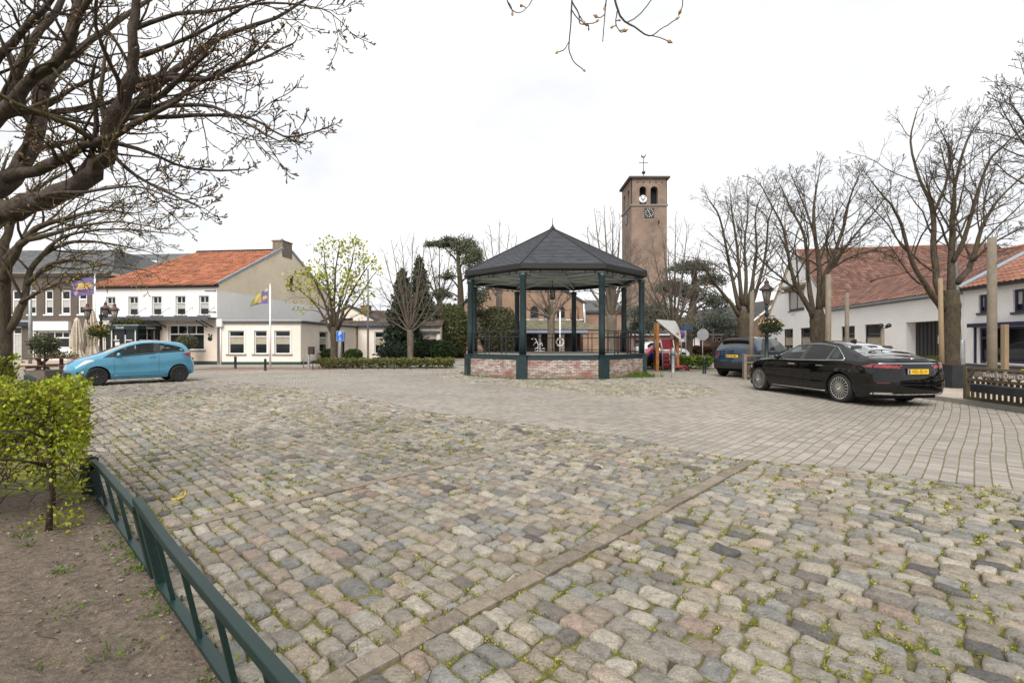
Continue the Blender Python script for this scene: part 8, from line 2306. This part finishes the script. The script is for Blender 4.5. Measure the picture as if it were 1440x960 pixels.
# board on the side that faces the square (local -y or +y?)
sgn = -1 if (Matrix.Rotation(kang,3,'Z') @ Vector((0,-1,0))).x < 0 else 1
b = MB(); b.cbox(.28,2.9,*sorted((sgn*.03,sgn*.055)),.555,.665,.004); nb_ = b.build('nameboard', simple('nameboard_wood', (.22,.17,.14), .85, .2, 6, fine=30), nf)
tm = simple('nameboard_letters', (.62,.58,.54), .7, .1)
Mx = Matrix.Translation((.50,sgn*.0575,.608)) @ (Mt if sgn < 0 else Matrix.Rotation(pi,4,'Z') @ Mt)
text('nameboard_text', 'Rest In Den Oude Linde', .135, tm, nb_, Mx, .002, 'LEFT' if sgn < 0 else 'RIGHT', 0, 1.15)
b = MB(); y0_,y1_ = sorted((sgn*.06,sgn*.26))
b.cbox(.40,2.6,y0_,y1_,.22,.40,.02); bx = b.build('trough_box', M['anthracite'], None, 'dark trough planter hung on the mossy picket fence', 'planter'); bx.name = 'hanging_trough'; bx.location = nf.location; bx.rotation_euler = nf.rotation_euler
t = thing('heather_plant', 'yellow-green tuft of plant behind the nameboard fence', 'plant', kx+kd.normalized()*1.35+Vector((.45,0,.45))); rg = np.random.default_rng(8); k = 260
b = MB(); cards(b, np.stack([rg.normal(0,.10,k),rg.normal(0,.16,k),.35+np.abs(rg.normal(0,.07,k))],1), .045, rg, [(.42,.40,.03),(.30,.32,.04),(.5,.42,.05)], up=.6); b.build('leaves', M['leaf'], t)
b = MB(); b.lathe([(.10,-.34),(.15,.30),(.16,.34),(.13,.34)],12); b.build('pot', M['plinth_grey'], t)
for i,(px0_,px1_,Y_,lab) in enumerate(((1316,1341,14.7,'anthracite planter box behind the black saloon, left of two'),(1342,1363.5,14.1,'anthracite planter box touching the picket fence, right of two'))):
    xa, xb = (px0_-720)*Y_/F, (px1_-720)*Y_/F; t = thing('planter_box', lab, 'planter', Vector(((xa+xb)/2,Y_,.105)), R(-4), 'anthracite planter boxes'); w_ = xb-xa+ .12
    b = MB(); b.cbox(-w_/2,w_/2,-.02,.42,.0,.66,.012); b.build('box', M['anthracite'], t); b = MB(); b.cbox(-w_/2+.03,w_/2-.03,.0,.40,.66,.67,.003); b.build('soil', M['dark_timber'], t)
# lattice planter behind the saloon nose
t = thing('lattice_planter', 'weathered wooden planter with lattice top between the blue and the black car', 'planter', Vector(((1053-720)*18.6/F,18.6,.03)), R(-18))
for x_ in (-.12,1.6):
    for y_ in (0,.4): b = MB(); b.cbox(x_-.05,x_+.05,y_-.05,y_+.05,-.05,.93,.006); b.build('corner_post', M['wood_grey'], t)
b = MB()
for z0_ in (.86,.60,.08): b.cbox(-.12,1.6,-.03,.03,z0_,z0_+.05,.004); b.cbox(-.15,-.09,0,.4,z0_,z0_+.05,.004)
b.build('rail', M['wood_grey'], t); b = MB(); x_ = -.1
while x_ < 1.5: b.beam((x_,0,.64),(x_+.2,0,.87),.02,.03,up=(0,1,0)); b.beam((x_+.2,.012,.64),(x_,.012,.87),.02,.03,up=(0,1,0)); x_ += .2
x_ = -.05
while x_ < 1.5: b.box(x_,x_+.09,.02,.035,.1,.62); x_ += .12
b.box(-.13,-.115,.03,.37,.12,.62); b.build('slats', M['wood_moss'], t)
# white pole with wreath and white wire ornament in the churchyard
t = thing('flagpole', 'thin white pole with a small wreath in front of the church porch', 'flagpole', Vector(((787.5-720)*44/F,44,0)), 0, 'white flagpoles'); b = MB(); b.tube([(0,0,0),(0,0,H+44*44/F)], .07, 8); b.build('shaft', M['sign_white'], t)
b = MB(); b.tube([(.0+.32*cos(a),-.12,H-1*44/F+.36*sin(a)) for a in np.linspace(0,6.28,16)],.07,5); b.build('wreath_ring', M['canvas'], t)
t = thing('wire_ornament', 'white curled wire ornament standing in the churchyard behind the railing', 'ornament', Vector(((756-720)*40/F,40,0.05))); b = MB()
for pts_ in ([(-.5,1.55),(-.3,1.7),(-.15,1.55),(.0,1.3)],[(-.35,1.1),(-.1,1.35),(.1,1.1),(.3,1.3),(.4,1.0)],[(-.3,.7),(0,.9),(.3,.75),(.5,.85),(.6,.7)],[(0,0),(0,.6),(.05,1.2)],[(-.3,.6),(.6,.62)]):
    s2_,_ = smooth_path([Vector((x,0,z)) for x,z in pts_],[0]*len(pts_),4); b.tube(s2_, .022, 6)
b.build('scrolls', M['sign_white'], t)
b = MB(); b.cbox(-.35,.35,-.15,.15,0,.06,.01); b.build('foot', M['galv'], t)
